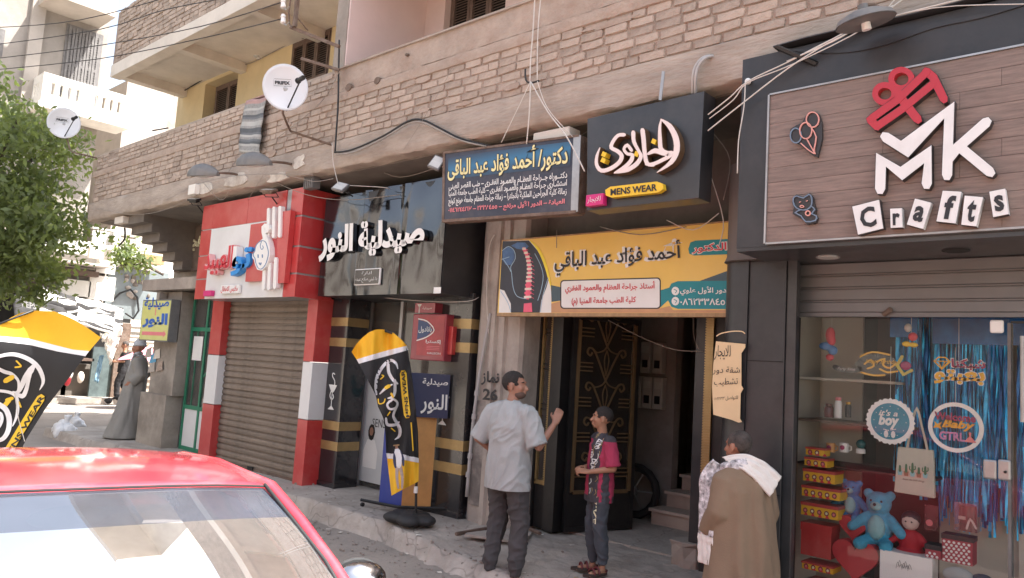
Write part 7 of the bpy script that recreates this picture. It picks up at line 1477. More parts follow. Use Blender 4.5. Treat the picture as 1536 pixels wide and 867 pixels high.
band = mat('sun_band', (.10, .12, .16), .12, var=.1, coat=.5)
ws.mi = [1 if i < 3 else 0 for i in range(H) for j in range(K)]
ws.build('windscreen', [glassmat('car_glass', (.78, .84, .82), 1.15, .015, .07, (.75, .75, .74)), glassmat('tinted_band', (.10, .12, .15), .5, .02, .30, (.13, .15, .19))], CAR, smooth=2, local=True, flip=False)
for s in (1, -1):
    b = MB(); b.tube([Vector(q) for q in ((-1.5, s*.548, 1.195), (-1.1, s*.575, 1.255), (-.6, s*.592, 1.29), (-.2, s*.596, 1.292))]+[wsT(s)+Vector((-.02, s*.028, .002)), wsT(s).lerp(wsB(s), .25)+Vector((0, s*.028, .020)), wsT(s).lerp(wsB(s), .5)+Vector((0, s*.028, .028)), wsT(s).lerp(wsB(s), .75)+Vector((0, s*.028, .020)), wsB(s)+Vector((0, s*.028, 0))], .021, 8); b.build('windscreen_pillar', car_red, CAR, smooth=2, local=True)
    b = MB(); b.tube([wsT(s)+Vector((.0, s*.0, .012)), wsT(s).lerp(wsB(s), .5)+Vector((0, s*.005, .042)), wsB(s)], .006, 6); b.build('seal', rubber, CAR, smooth=2, local=True)
    b = MB(); b.add([(-1.45, s*.55, 1.20), (-.75, s*.60, 1.28), (-.02, s*.595, 1.28), (.72, s*.74, .90), (-.75, s*.80, .90), (-1.9, s*.76, .92)], [(0, 1, 4, 5), (1, 2, 3, 4)]); b.build('side_window', glass_d, CAR, local=True)
tr = MB(); tr.tube([wsT(t/10)+Vector((.004, 0, .006)) for t in range(-10, 11)], .004, 6); tr.build('top_seal', rubber, CAR, local=True)
body = MB(); st = [(-2.75, .60, .35, .85), (-2.6, .76, .22, .90), (-2.0, .81, .18, .93), (-1.0, .83, .18, .92), (0, .83, .18, .90), (.80, .82, .18, .90), (1.5, .78, .2, .78), (1.72, .66, .28, .62)]; R = []
for x, hw, z0_, z1_ in st: R.append([(x, -hw*.9, z0_), (x, -hw, z0_+.18), (x, -hw, (z0_+z1_)/2+.05), (x, -hw*.9, z1_-.02), (x, -hw*.5, z1_+.012), (x, hw*.5, z1_+.012), (x, hw*.9, z1_-.02), (x, hw, (z0_+z1_)/2+.05), (x, hw, z0_+.18), (x, hw*.9, z0_)])
body.rings(R); bo = body.build('body', car_red, CAR, smooth=True, local=True, bevel=.03)
rear = MB(); rear.add([(-1.55, -.53, 1.18), (-1.55, .53, 1.18), (-2.1, .66, .95), (-2.1, -.66, .95)], [(0, 1, 2, 3)]); rear.build('rear_window', glass_d, CAR, local=True)
dash = MB(); dash.box(.12, .85, -.62, .62, .86, .93); dash.build('dashboard', mat('sun_pale_dash', (.80, .79, .77), .8, var=.03), CAR, local=True, bevel=.03)  # very pale base colour stands in for sunlight on the dash
for y in (-.33, .33):
    b = MB(); b.box(-.75, -.60, y-.22, y+.22, .60, 1.12); b.box(-.78, -.30, y-.22, y+.22, .45, .62); b.build('seat', mat('grey_seat', (.30, .29, .28), .9) if y < 0 else bpy.data.materials['grey_seat'], CAR, local=True, bevel=.04)
im = MB(); im.ball((.02, 0, 1.23), (.02, .11, .035), 12, 6); im.build('inner_mirror', rubber, CAR, smooth=True, local=True); stk = MB(); stk.box(.10, .101, -.06, .05, 1.30, 1.325); 
t0_ = lambda t, v, up: wsT(t).lerp(wsB(t), v)+Vector((.45, 0, .89))*(.035*math.sin(math.pi*v)+up)
b = MB(); b.add([t0_(-.02, .235, -.012), t0_(.17, .235, -.012), t0_(.17, .285, -.012), t0_(-.02, .285, -.012)], [(0, 1, 2, 3)]); b.build('white_sticker', print_wh, CAR, local=True, flip=False)
b = MB()
for s in (0, 1):
    for k in range(16): p = Vector((.05+.004*k, .02+.016*s+.003*k*s, 1.20-.017*k)); b.ball(p, .006, 6, 4)
b.build('prayer_beads', rust, CAR, local=True)
mr = MB(); mr.ball((.27, .83, 1.03), (.055, .09, .055), 16, 10); mo = mr.build('side_mirror', chrome, CAR, smooth=True, local=True); mr = MB(); mr.cyl((.27, .72, .97), (.27, .80, 1.0), .03); mr.build('mirror_stalk', rubber, mo, local=True); mr = MB(); mr.tube([(.225, .83+.080*math.cos(k*.42), 1.03+.048*math.sin(k*.42)) for k in range(15)], .010, 6, closed=True); mr.build('mirror_rim', rubber, mo, local=True)
for x in (-1.95, .95):
    for s in (1, -1): b = MB(); b.cyl((x, s*.66, .29), (x, s*.82, .29), .29, n=24); wq = b.build('wheel', rubber, CAR, local=True, bevel=.02); b = MB(); b.cyl((x, s*.815, .29), (x, s*.83, .29), .17, n=18); b.build('rim', steel, wq, local=True)
for s in (1, -1): b = MB(); b.ball((1.66, s*.52, .62), (.06, .14, .07), 12, 8); b.build('headlight', chrome, CAR, smooth=True, local=True)
# ================================================================ PEOPLE
def person_body(t, J, skin, s=1.0, vox=.0075, female=False, hands=True, head_dir=None):
    """one continuous body from joints J (local metres): pel, chest, neck, head, shL, elL, wrL, shR, elR, wrR, hpL, knL, anL, hpR, knR, anR"""
    b = MB(); V = {k: Vector(q) for k, q in J.items() if isinstance(q, tuple)}
    def cap(a, c, r0, r1, n=10): b.tube([a, c], [r0, r1], n); b.ball(a, r0, 10, 7); b.ball(c, r1, 10, 7)
    cap(V['pel'], V['chest'], .105*s, .115*s, 14); b.ball(V['pel'], (.10*s, .135*s, .10*s), 12, 8); b.ball(V['chest'], (.105*s, .15*s, .12*s), 12, 8)
    cap(V['chest']+Vector((0, 0, .08*s)), V['neck'], .07*s, .052*s); cap(V['neck'], V['head']-Vector((0, 0, .06*s)), .052*s, .05*s)
    for q in 'LR':
        cap(V['chest']+Vector((0, 0, .06*s)), V['sh'+q], .075*s, .052*s); cap(V['sh'+q], V['el'+q], .048*s, .036*s); cap(V['el'+q], V['wr'+q], .037*s, .024*s)
        cap(V['hp'+q], V['kn'+q], .078*s, .052*s); cap(V['kn'+q], V['an'+q], .052*s, .034*s)
        d = Vector(J.get('foot'+q, (1, 0, 0))).normalized(); a = V['an'+q]; b.ball(a-Vector((0, 0, .03*s)), .038*s, 8, 6); cap(a+d*-.02*s-Vector((0, 0, .045*s)), a+d*.13*s-Vector((0, 0, .06*s)), .032*s, .024*s)
        for k in range(5): sd = Vector((-d.y, d.x, 0)); b.tube([a+d*.12*s+sd*(k-2)*.016*s-Vector((0, 0, .062*s)), a+d*(.175-.006*abs(k-1))*s+sd*(k-2)*.018*s-Vector((0, 0, .068*s))], [.012*s, .009*s], 6); b.ball(a+d*.17*s+sd*(k-2)*.018*s-Vector((0, 0, .068*s)), .010*s, 6, 5)
        # hand: palm + five fingers with two bends, thumb from the side
        w_ = V['wr'+q]; hd_ = Vector(J['hd'+q]).normalized(); pn = Vector(J['pn'+q]); pn = (pn-hd_*pn.dot(hd_)).normalized(); sd = hd_.cross(pn)*(1 if q == 'R' else -1); cu = J.get('curl'+q, .6)
        for k in range(4):
            off_ = sd*((1.5-k)*.019*s); base = w_+hd_*.085*s+off_; b.tube([w_+off_*.5, base], [.017*s, .013*s], 7); L = (.038, .044, .041, .032)[k]*s; c_ = cu*(1+.15*k); p = base; a_ = c_*.5
            for m_ in range(3):
                dd = hd_*math.cos(a_)+pn*math.sin(a_); p2 = p+dd*L*(1, .7, .55)[m_]; r0 = (.0095, .0085, .0075)[m_]*s; b.tube([p, p2], [r0, r0*.92], 7); b.ball(p2, r0*.95, 7, 5); p = p2; a_ += c_
        th0 = w_+hd_*.025*s+sd*.024*s; th1 = th0+(hd_*.7+sd*.8+pn*.45).normalized()*.042*s; th2 = th1+(hd_*1.0+sd*.1+pn*(.4+cu*.6)).normalized()*.036*s; b.tube([th0, th1, th2], [.014*s, .0105*s, .009*s], 7); b.ball(th2, .009*s, 7, 5)
    # head
    hc = V['head']; f = Vector(head_dir or (1, 0, 0)).normalized(); up = Vector((0, 0, 1)); up = (up-f*up.dot(f)).normalized(); lf = up.cross(f); H = Matrix((f, lf, up)).transposed()
    P = lambda x, y, z: hc+H@(Vector((x, y, z))*s)
    R3 = lambda x, y, z: (x*s, y*s, z*s)
    b.ball(P(-.018, 0, .03), R3(.095, .076, .088), 16, 12, H); b.ball(P(.022, 0, -.02), R3(.066, .062, .085), 14, 10, H); b.ball(P(.048, 0, -.078), R3(.034, .036, .026), 10, 8, H); b.ball(P(.01, 0, -.055), R3(.062, .057, .045), 12, 8, H)
    b.tube([P(.082, 0, .012), P(.097, 0, -.012), P(.108, 0, -.028)], [.008*s, .011*s, .014*s], 8); b.ball(P(.104, 0, -.030), R3(.014, .018, .011), 8, 6, H)
    b.ball(P(.076, 0, .030), R3(.016, .048, .011), 10, 6, H); b.ball(P(.086, 0, -.054), R3(.012, .024, .007), 8, 6, H); b.ball(P(.083, 0, -.066), R3(.013, .021, .008), 8, 6, H)
    for q in (-1, 1): b.ball(P(.06, q*.04, -.02), R3(.022, .020, .022), 8, 6, H); b.ball(P(-.012, q*.080, -.008), R3(.020, .009, .034), 9, 7, H); b.ball(P(-.004, q*.082, -.034), R3(.011, .008, .012), 7, 5, H)
    o = b.build('body', skin, t, local=True); remesh(o, vox*s if s > .75 else vox, 3)
    for q in (-1, 1):
        e = MB(); e.ball(P(.057, q*.030, .006), .0120*s, 10, 7); eo = e.build('eye', creamp, t, local=True, smooth=True); e = MB(); e.ball(P(.0650, q*.030, .005), .0068*s, 8, 6); e.build('iris', hair_m, eo, local=True, smooth=True)
        e = MB(); e.tube([P(.082, q*.014, .028), P(.080, q*.034, .032), P(.068, q*.052, .028)], [.003*s, .005*s, .003*s], 6); e.build('eyebrow', hair_m, t, local=True, smooth=True)
    return P, H
def hair(t, P, H, s, m, lo=-.02, name='hair', front=.045):
    b = MB(); b.ball(P(-.022, 0, .033), (.0985*s, .0795*s, .0905*s), 24, 18, H); o = b.build(name, m, t, local=True); remesh(o, .007, 1); hc = P(0, 0, 0); bm = bmesh.new(); bm.from_mesh(o.data); Hi = H.transposed(); dl = []
    for v in bm.verts:
        q = Hi@(v.co-hc)/s; nn = .010*noise.noise(q*60); fringe = q.x > front+nn and q.z < .062+nn; side = q.z < lo+nn+.05*max(0, (q.x+.02))*8; ear = abs(q.y) > .06 and -.035 < q.x < .012 and q.z < .02
        if fringe or side or ear or (q.x > -.045+nn and q.z < -.002): dl.append(v)
        else: v.co += v.normal*.0025*noise.noise(v.co*90)
    bmesh.ops.delete(bm, geom=dl, context='VERTS'); bm.to_mesh(o.data); bm.free(); return o
def trunkrings(b, prof, n=28):
    b.rings([[V3(x+rx*math.cos(2*math.pi*j/n), ry*math.sin(2*math.pi*j/n), z) for j in range(n)] for z, x, rx, ry in prof])
def hem(o, co, no):
    bm = bmesh.new(); bm.from_mesh(o.data); bmesh.ops.bisect_plane(bm, geom=bm.verts[:]+bm.edges[:]+bm.faces[:], plane_co=co, plane_no=no, clear_outer=True); bm.to_mesh(o.data); bm.free()
def garment(name, m, t, caps, vox=.009, folds=.008, fs=(14, 14, 5), seed=0, sm=4, extra=None):
    b = MB()
    for c in caps:
        if len(c) == 4: b.tube([c[0], c[1]], [c[2], c[3]], 16); b.ball(c[0], c[2], 12, 8); b.ball(c[1], c[3], 12, 8)
        elif len(c) == 5: b.tube([c[0], c[1]], [c[2], c[3]], 16)
        else: b.ball(c[0], c[1], 16, 11)
    if extra: extra(b)
    o = b.build(name, m, t, local=True); remesh(o, vox, sm)
    def fold(p):
        w_ = noise.noise(p*3+Vector((seed, 0, 0)))*1.5; n1 = noise.noise(Vector((p.x*fs[0]+seed+w_, p.y*fs[1]+w_+p.z*2, p.z*fs[2]))); n2 = noise.noise(Vector((p.x*fs[0]*.5, p.y*fs[1]*.5+seed, p.z*fs[2]*2.2+p.y*7+w_)))
        return folds*((1-min(abs(n1)*4, 1))*.9+(1-min(abs(n2)*5, 1))*.7-.6)
    push(o, fold)
    return o
V3 = lambda *a: Vector(a)
# ---- man in the grey T-shirt: body faces into the street scene, head turned right to the boy; local x = facing
fl = atz(752, 872, .03)
MAN = thing('person', 'man in pale grey T-shirt and charcoal trousers gesturing to boy', 'person', (fl.x, fl.y, .015), 'people in the street')
MAN.rotation_euler = (0, 0, math.radians(88))
J = dict(pel=(0, 0, .93), chest=(.0, 0, 1.24), neck=(.0, 0, 1.45), head=(.02, -.005, 1.585), shL=(-.01, .185, 1.385), elL=(-.08, .30, 1.13), wrL=(.10, .22, .98), shR=(.0, -.185, 1.385), elR=(.02, -.30, 1.12), wrR=(.17, -.33, 1.31),
         hpL=(0, .09, .88), knL=(.03, .105, .49), anL=(-.03, .11, .09), hpR=(0, -.09, .88), knR=(.05, -.12, .49), anR=(.0, -.15, .09), hdL=(.8, -.4, -.1), pnL=(0, -.6, -.6), hdR=(.35, -.05, .85), pnR=(.75, .55, .1), curlL=.5, curlR=.95, footL=(1, .2, 0), footR=(1, -.3, 0))
P, H = person_body(MAN, J, skin1, 1.0, head_dir=(.42, -.90, .02)); hair(MAN, P, H, 1.0, hair_m, lo=-.045)
b = MB(); b.ball(P(.035, 0, -.070), (.058, .058, .040), 14, 9, H); o = b.build('stubble', mat('dark_stubble', (.10, .062, .048), .8), MAN, local=True, smooth=True)
sh = garment('tshirt', tee_m, MAN, [(V3(0, .08, 1.385), V3(-.01, .185, 1.37), .072, .074), (V3(-.01, .185, 1.37), V3(-.078, .30, 1.12), .077, .088, 1), (V3(0, -.08, 1.385), V3(.0, -.185, 1.37), .072, .074), (V3(.0, -.185, 1.37), V3(.019, -.295, 1.12), .077, .090, 1)], folds=.012, fs=(8, 9, 3), seed=2,
    extra=lambda b: trunkrings(b, [(.70, 0, .165, .215), (.80, 0, .166, .212), (.92, 0, .165, .205), (1.05, 0, .160, .200), (1.18, 0, .155, .203), (1.28, 0, .145, .205), (1.35, 0, .125, .185), (1.40, 0, .098, .145), (1.435, 0, .076, .095), (1.465, .0, .062, .068)]))
hem(sh, V3(0, 0, .755), V3(0, 0, -1)); hem(sh, V3(-.068, .285, 1.15), V3(-.25, .44, -.86)) if False else None
garment('trousers', trouser_m, MAN, [(V3(0, 0, .90), (.135, .175, .12))]+[(V3(0, q*.09, .86), V3(.03 if q > 0 else .05, q*.112, .50), .105, .080) for q in (1, -1)]+[(V3(.03, .107, .50), V3(-.03, .112, .17), .080, .066), (V3(.05, -.12, .50), V3(.0, -.148, .17), .080, .066)]+[(V3(-.03, .112, .17), V3(-.03, .112, .12), .062, .055), (V3(0, -.148, .17), V3(0, -.148, .12), .062, .055)], folds=.012, fs=(9, 9, 6), seed=5)
# ---- boy
bp = atz(893, 856, .18)
BOY = thing('person', 'boy in crimson and black printed T-shirt with red sandals', 'person', (bp.x, bp.y, .165), 'people in the street')
BOY.rotation_euler = (0, 0, math.radians(238)); S = .755
def sc_(J, s): return {k: (tuple(a*s for a in v) if isinstance(v, tuple) and k[:2] in ('pe', 'ch', 'ne', 'he', 'sh', 'el', 'wr', 'hp', 'kn', 'an') else v) for k, v in J.items()}
J = sc_(dict(pel=(0, 0, .94), chest=(.0, 0, 1.24), neck=(.0, 0, 1.47), head=(.015, 0, 1.615), shL=(-.02, .165, 1.395), elL=(-.05, .22, 1.11), wrL=(.18, .12, 1.06), shR=(-.02, -.165, 1.395), elR=(-.06, -.21, 1.11), wrR=(.17, -.06, 1.08),
         hpL=(0, .085, .88), knL=(.02, .10, .49), anL=(-.02, .12, .09), hpR=(0, -.085, .88), knR=(.03, -.09, .49), anR=(.0, -.09, .09), hdL=(.8, -.5, .05), pnL=(.1, -.5, -.6), hdR=(.8, .5, .1), pnR=(.1, .4, -.6), curlL=.8, curlR=.8, footL=(1, .25, 0), footR=(1, -.1, 0)), S)
P, H = person_body(BOY, J, skin2, S*1.06, vox=.0065, head_dir=(.93, -.36, .03)); hair(BOY, P, H, S*1.06, hair_m, lo=-.03, front=.05)
pinkt = mat('crimson_tshirt', (.36, .035, .085), .9, var=.1, vs=5, bump=.1, bs=150); darkt = mat('dark_tshirt_panel', (.05, .047, .055), .9, var=.2, vs=8)
q_ = lambda x, y, z: V3(x*S, y*S, z*S)
tee = garment('tshirt', pinkt, BOY, [(q_(-.02, .165, 1.38), q_(-.045, .225, 1.13), .075*S, .080*S, 1), (q_(-.02, .165, 1.38), .075*S), (q_(-.02, -.165, 1.38), q_(-.055, -.215, 1.13), .075*S, .080*S, 1), (q_(-.02, -.165, 1.38), .075*S), (q_(0, 0, 1.40), q_(0, 0, 1.47), .07*S, .055*S, 1)], vox=.0075, folds=.006, fs=(12, 14, 6), seed=8, extra=lambda b: trunkrings(b, [(z*S, 0, rx*S, ry*S) for z, rx, ry in ((.66, .15, .185), (.80, .15, .182), (.95, .145, .178), (1.1, .138, .176), (1.24, .132, .178), (1.34, .115, .165), (1.40, .088, .12), (1.45, .062, .07))]))
hem(tee, q_(0, 0, .745), V3(0, 0, -1))
tee.data.materials.append(darkt)
for p in tee.data.polygons:
    c = p.center/S
    if (c.z > 1.385) or (abs(c.y) < .155 and c.z < .81) or (c.y > .02+(1.1-c.z)*.05 and c.y < .145 and c.x > -.02 and c.z > .8) or (abs(c.y) > .17 and c.z < 1.085): p.material_index = 1
def ontee(y, z, lift=.012, X=.2):   # a point on the front of the shirt
    dg = None; r = tee.ray_cast(V3(X+.2, y, z), V3(-1, 0, 0)); return (r[1]+V3(lift*.3, 0, 0)) if r[0] else V3(.12, y, z)
for s_, z0, z1, y0, w_, m in (('ZLDO', .98, 1.06, .075, .045, print_wh), ('DUO', .80, .90, .062, .05, print_wh), ('NEW', 1.06, 1.10, .025, .02, gold), ('1998', .90, .97, .03, .025, print_wh)):
    text(s_, None, 0, m, BOY, off=.03, fn=lambda u, v, h, z0=z0, z1=z1, y0=y0, w_=w_: ontee(y0-(v-.5)*w_*-1, z1-u*(z1-z0), .012)+BOY.location, name='shirt_print')
random.seed(5)
for k in range(16):
    z = random.uniform(.62, 1.0); y = random.uniform(.03, .10); b = MB(); b.tube([ontee(y, z), ontee(y+.012, z+.02), ontee(y+.005, z+.045)], .003, 4); b.build('shirt_print', gold if k % 2 else print_wh, BOY, local=True)
bt = mat('slate_joggers', (.06, .07, .085), .9, var=.2, vs=6, bump=.15, bs=120)
garment('trousers', bt, BOY, [(q_(0, 0, .90), (.115*S, .155*S, .12*S))]+[(q_(0, q*.085, .86), q_(.025, q*.095, .50), .098*S, .078*S) for q in (1, -1)]+[(q_(.02, .10, .50), q_(-.02, .12, .22), .078*S, .068*S), (q_(.03, -.09, .50), q_(0, -.09, .22), .078*S, .068*S), (q_(-.02, .12, .22), q_(-.02, .12, .13), .066*S, .05*S), (q_(0, -.09, .22), q_(0, -.09, .13), .066*S, .05*S)], vox=.0075, folds=.009, fs=(10, 10, 7), seed=9)
text('NIKE', None, 0, cream_tx, BOY, off=.03, fn=lambda u, v, h: V3(.102*S+.002-.03*abs(v-.5), .115*S-(v-.5)*.05, .62-u*.22)+BOY.location, name='trouser_print')
sandal = mat('dark_red_strap', (.13, .02, .025), .5); sole = mat('sandal_sole', (.05, .035, .03), .8)
for nm, an, d in (('L', q_(-.02, .12, .09), V3(1, .25, 0).normalized()), ('R', q_(.0, -.09, .09), V3(1, -.1, 0).normalized())):
    sd = V3(-d.y, d.x, 0); g0 = V3(an.x, an.y, .010); b = MB(); R = []
    for z in (-.006, .014):
        R.append([g0+d*(.062+.105*math.cos(a*math.pi/8)*1.12)+sd*(.040*math.sin(a*math.pi/8))*(1.1 if math.cos(a*math.pi/8) > 0 else .85)+V3(0, 0, z) for a in range(16)])
    b.rings(R); so2 = b.build('sandal', sole, BOY, local=True)
    for x in (.05, .095): b = MB(); b.tube([g0+d*x+sd*(.042*math.cos(a*math.pi/8))+V3(0, 0, .012+.048*math.sin(a*math.pi/8)*(1.1-x*3)) for a in range(9)], .008, 6); b.build('strap', sandal, so2, local=True)
    b = MB(); b.tube([g0+d*-.01+sd*(.038*math.cos(a*math.pi/8))-d*.035*math.sin(a*math.pi/8)+V3(0, 0, .03) for a in range(9)], .006, 6); b.build('strap', sandal, so2, local=True)
# ---- robes
def robe(t, m, prof, folds=.02, nf=9, seed=0, name='galabia', n=72, lean=(0, 0), zf=None):
    b = MB(); R = []; K = 40
    for i in range(K+1):
        u = i/K; z, rx, ry = interp3(prof, u); amp = folds*(1-u)**.8+.003
        ring = []
        for j in range(n):
            a = 2*math.pi*j/n; w_ = math.sin(a*nf+seed+2.2*noise.noise(V3(math.cos(a), math.sin(a), u*1.6+seed))*2)*.6+noise.noise(V3(math.cos(a)*3+seed, math.sin(a)*3, u*3.2))*1.1
            ring.append(V3((rx+amp*w_)*math.cos(a)+lean[0]*(z/1.4)**2, (ry+amp*w_)*math.sin(a)+lean[1]*(z/1.4)**2, z))
        R.append(ring)
    b.rings(R); return b
def interp3(P, u):
    t = u*(len(P)-1); i = min(int(t), len(P)-2); k = t-i; k = k*k*(3-2*k) if False else k
    return tuple(P[i][q]+(P[i+1][q]-P[i][q])*k for q in range(3))
# old man in brown, seen from behind; local x = facing (left and away)
q0 = EYE+ray(1122, 700)*4.95
OLD = thing('person', 'old man in brown galabia with white scarf, seen from behind', 'person', (q0.x-.03, q0.y, -.02), 'people in the street'); OLD.rotation_euler = (0, 0, math.radians(150)); S = .84
J = sc_(dict(pel=(0, 0, .93), chest=(.02, 0, 1.24), neck=(.05, 0, 1.47), head=(.09, 0, 1.60), shL=(.0, .14, 1.37), elL=(-.02, .19, 1.10), wrL=(.13, .17, .95), shR=(.0, -.14, 1.37), elR=(-.04, -.19, 1.10), wrR=(.08, -.18, .90),
         hpL=(0, .09, .88), knL=(.02, .10, .49), anL=(-.02, .11, .09), hpR=(0, -.09, .88), knR=(.03, -.10, .49), anR=(.0, -.12, .09), hdL=(.6, -.2, -.6), pnL=(0, -1, 0), hdR=(.3, 0, -.9), pnR=(0, 1, 0)), S)
P, H = person_body(OLD, J, skin3, S*1.05, vox=.0068, head_dir=(.94, .30, -.05)); hair(OLD, P, H, S*1.05, hair_g, lo=-.06, front=.04)
prof = [(.03, .26, .27), (.25, .24, .25), (.5, .22, .235), (.75, .20, .215), (.95, .185, .20), (1.08, .17, .19), (1.16, .14, .165), (1.205, .10, .115), (1.23, .07, .07)]
b = robe(OLD, galab_br, prof, .016, 7, 3, lean=(.03, 0)); 
for q in (1, -1): b.tube([q_(.0, q*.09, 1.37), q_(.0, q*.16, 1.34), q_(-.02, q*.205, 1.12), q_(.10, q*.20, .96)], [.085*S, .09*S, .09*S, .09*S], 14)
ob = b.build('galabia', galab_br, OLD, local=True); remesh(ob, .010, 3)
push(ob, lambda c: .013*(1-2.4*abs(noise.noise(V3(c.x*8+c.z, c.y*8, c.z*1.8)))))
def drape(name, pts, wd, m, t, th=.012, nu=10, sub_=6, wav=.006, seed=0):
    """cloth band along 3-D points; each point (pos, width direction)"""
    PP, _ = crs([tuple(a)+tuple(d) for a, d in pts], [1]*len(pts), sub_, False); b = MB(); vs = []
    for i, q in enumerate(PP):
        p = V3(*q[:3]); d = V3(*q[3:]); u_ = i/(len(PP)-1); w_ = wd if not isinstance(wd, tuple) else wd[0]+(wd[1]-wd[0])*u_
        n_ = d.normalized().cross((V3(*PP[min(i+1, len(PP)-1)][:3])-V3(*PP[max(i-1, 0)][:3])).normalized())
        for j in range(nu+1): v = -.5+j/nu; vs.append(p+d.normalized()*w_*v+n_*(wav*math.sin(j*1.9+seed+u_*3)+wav*1.5*noise.noise(V3(j*.4+seed, u_*6, seed))))
    K = len(PP); b.add(vs, [(i*(nu+1)+j, i*(nu+1)+j+1, (i+1)*(nu+1)+j+1, (i+1)*(nu+1)+j) for i in range(K-1) for j in range(nu)])
    o = b.build(name, m, t, local=True, smooth=2, flip=False); s_ = o.modifiers.new('s', 'SOLIDIFY'); s_.thickness = th; s_.offset = 0; return o
b = MB(); R = []      # scarf rolled round the neck
for k in range(25):
    a = 2*math.pi*k/24; c = q_(.045+.105*math.cos(a), .115*math.sin(a), 1.44-.035*math.cos(a)); rr = (.042+.010*noise.noise(V3(math.cos(a)*2, math.sin(a)*2, 1)))*S; o_ = V3(math.cos(a), math.sin(a), 0)
    R.append([c+o_*rr*math.cos(g_)*1.0+V3(0, 0, rr*1.25*math.sin(g_)) for g_ in [2*math.pi*h_/10 for h_ in range(10)]])
b.rings(R[:-1], closed=True); o = b.build('scarf', scarf_p, OLD, smooth=2, local=True)
push(o, lambda c: .012*noise.noise(c*26))
sc1 = drape('scarf_end', [(q_(.10, .13, 1.45), q_(0, .5, .3)), (q_(.10, .215, 1.36), q_(.6, .6, -.1)), (q_(.08, .25, 1.20), q_(1, .2, 0)), (q_(.07, .265, 1.02), q_(1, .1, 0)), (q_(.06, .27, .93), q_(1, .1, 0))], .15, scarf_p, OLD, seed=1)
sc2 = drape('scarf_tail', [(q_(.062, .27, .93), q_(1, .1, 0)), (q_(.05, .275, .85), q_(1, .1, 0)), (q_(.04, .28, .72), q_(1, .1, 0))], .15, scarf_w, OLD, seed=1)
sc3 = drape('scarf_flap', [(q_(.04, .12, 1.49), q_(.7, .1, .3)), (q_(-.06, .06, 1.50), q_(.4, -.1, .5)), (q_(-.125, -.01, 1.47), q_(.2, -.45, .8)), (q_(-.165, -.08, 1.41), q_(.1, -.6, .8)), (q_(-.195, -.15, 1.34), q_(.1, -.6, .8))], (.10, .155), scarf_w, OLD, th=.016, wav=.008, seed=4)
# ---- man in grey robe leaning on the pier
g0 = atz(186, 656, .15)
GR = thing('person', 'man in long grey galabia and pale turban leaning on the corner pier', 'person', (g0.x+.1, g0.y-.02, .14), 'people in the street'); GR.rotation_euler = (0, 0, math.radians(238)); S = .97
J = sc_(dict(pel=(0, 0, .93), chest=(-.06, 0, 1.24), neck=(-.08, 0, 1.46), head=(-.05, 0, 1.585), shL=(-.09, .19, 1.385), elL=(-.17, .24, 1.12), wrL=(-.03, .20, .98), shR=(-.09, -.19, 1.385), elR=(-.17, -.24, 1.12), wrR=(-.14, -.10, 1.0),
         hpL=(0, .09, .88), knL=(.06, .10, .49), anL=(.12, .11, .09), hpR=(0, -.09, .88), knR=(.06, -.10, .49), anR=(.12, -.12, .09), hdL=(.6, -.2, -.5), pnL=(0, -1, 0), hdR=(.3, .6, -.3), pnR=(1, 0, 0)), S)
P, H = person_body(GR, J, skin3, S, vox=.010, head_dir=(1, .05, -.02))
prof = [(.02, .28, .30), (.25, .245, .27), (.5, .21, .245), (.75, .185, .225), (.98, .165, .215), (1.15, .15, .21), (1.30, .13, .19), (1.38, .10, .14), (1.42, .06, .07)]
b = robe(GR, galab_gr, prof, .022, 6, 1)
for i, v in enumerate(b.v): b.v[i] = (v[0]+.13*(1-v[2]/1.0)-.07 if v[2] < 1 else v[0]-.07-.05*(v[2]-1), v[1], v[2])
for q in (1, -1): b.tube([q_(-.09, q*.12, 1.36), q_(-.09, q*.19, 1.36), q_(-.17, q*.24, 1.12), q_(-.05, q*.21, 1.0)], [.09*S, .10*S, .095*S, .10*S], 12)
ob = b.build('galabia', galab_gr, GR, local=True); remesh(ob, .014, 3)
push(ob, lambda c: .008*(1-2.4*abs(noise.noise(V3(c.x*8, c.y*8, c.z*2)))))
tur = mat('pale_turban', (.52, .55, .58), .9, var=.1, vs=14, bump=.4, bs=60); b = MB()
for k in range(5): b.tube([P((.090-.006*k)*math.cos(a*.42)-.022, (.084-.006*k)*math.sin(a*.42), .045+.020*k+.012*math.sin(a*.42+k*1.3)) for a in range(15)], .026, 8, closed=True)
b.ball(P(-.02, 0, .09), .085, 12, 9); o = b.build('turban', tur, GR, local=True); remesh(o, .008, 2)
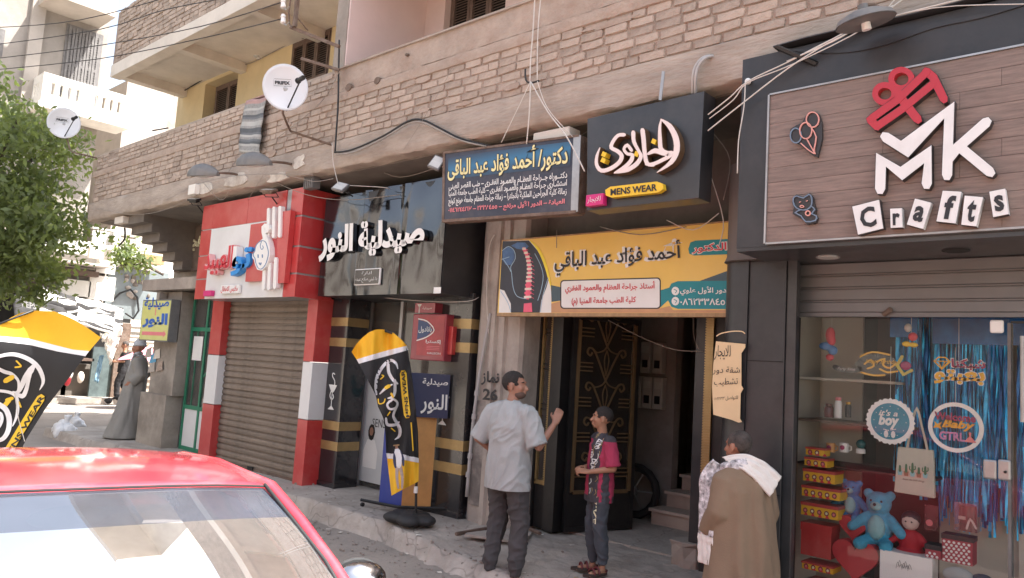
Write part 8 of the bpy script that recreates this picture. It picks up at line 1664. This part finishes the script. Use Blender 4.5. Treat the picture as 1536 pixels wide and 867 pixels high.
drape('scarf', [(P(.02, .08, -.12), H@V3(.2, .5, .2)), (P(.07, .03, -.22), H@V3(.1, 1, 0)), (P(.10, .0, -.36), H@V3(0, 1, 0)), (P(.10, .02, -.55), H@V3(0, 1, 0))], (.14, .24), tur, GR, seed=2); drape('scarf_loop', [(P(-.07, -.05, -.11), H@V3(0, .3, .6)), (P(-.02, .09, -.12), H@V3(.3, .2, .6)), (P(.06, .04, -.15), H@V3(0, .3, .6)), (P(.05, -.06, -.14), H@V3(.2, .3, .6))], .09, tur, GR, th=.02)
# ---- person in black at the street end
k0 = atz(180, 600, .12)
FP = thing('person', 'distant person in black clothes walking at the sunlit street end', 'person', (k0.x, k0.y, .13), 'people in the street'); FP.rotation_euler = (0, 0, math.radians(245)); S = .97
J = sc_(dict(pel=(0, 0, .93), chest=(.02, 0, 1.24), neck=(.02, 0, 1.47), head=(.03, 0, 1.60), shL=(.0, .18, 1.39), elL=(.0, .23, 1.13), wrL=(.20, .16, 1.10), shR=(.0, -.18, 1.39), elR=(.0, -.23, 1.13), wrR=(.22, -.12, 1.12),
         hpL=(0, .09, .88), knL=(.12, .10, .50), anL=(.10, .11, .09), hpR=(0, -.09, .88), knR=(.0, -.10, .49), anR=(-.18, -.12, .11), hdL=(1, 0, .1), pnL=(0, -1, 0), hdR=(1, 0, 0), pnR=(0, 1, 0)), S)
P, H = person_body(FP, J, skin2, S, vox=.012, head_dir=(1, 0, -.15)); hair(FP, P, H, S, hair_g)
blk = mat('black_cloth', (.018, .017, .019), .9, var=.2)
garment('black_top', blk, FP, [(q_(0, 0, .90), (.14, .18, .14)), (q_(0, 0, .8), q_(0, 0, 1.22), .16, .15, 1), (q_(0, 0, 1.24), (.135, .19, .19)), (q_(0, .165, 1.38), q_(0, .225, 1.15), .075, .07, 1), (q_(0, -.165, 1.38), q_(0, -.225, 1.15), .075, .07, 1)], vox=.014)
garment('trousers', blk, FP, [(q_(0, .09, .86), q_(.12, .10, .50), .10, .085), (q_(.12, .10, .5), q_(.10, .11, .14), .085, .075), (q_(0, -.09, .86), q_(0, -.10, .49), .10, .085), (q_(0, -.10, .49), q_(-.17, -.12, .17), .085, .075)], vox=.014)
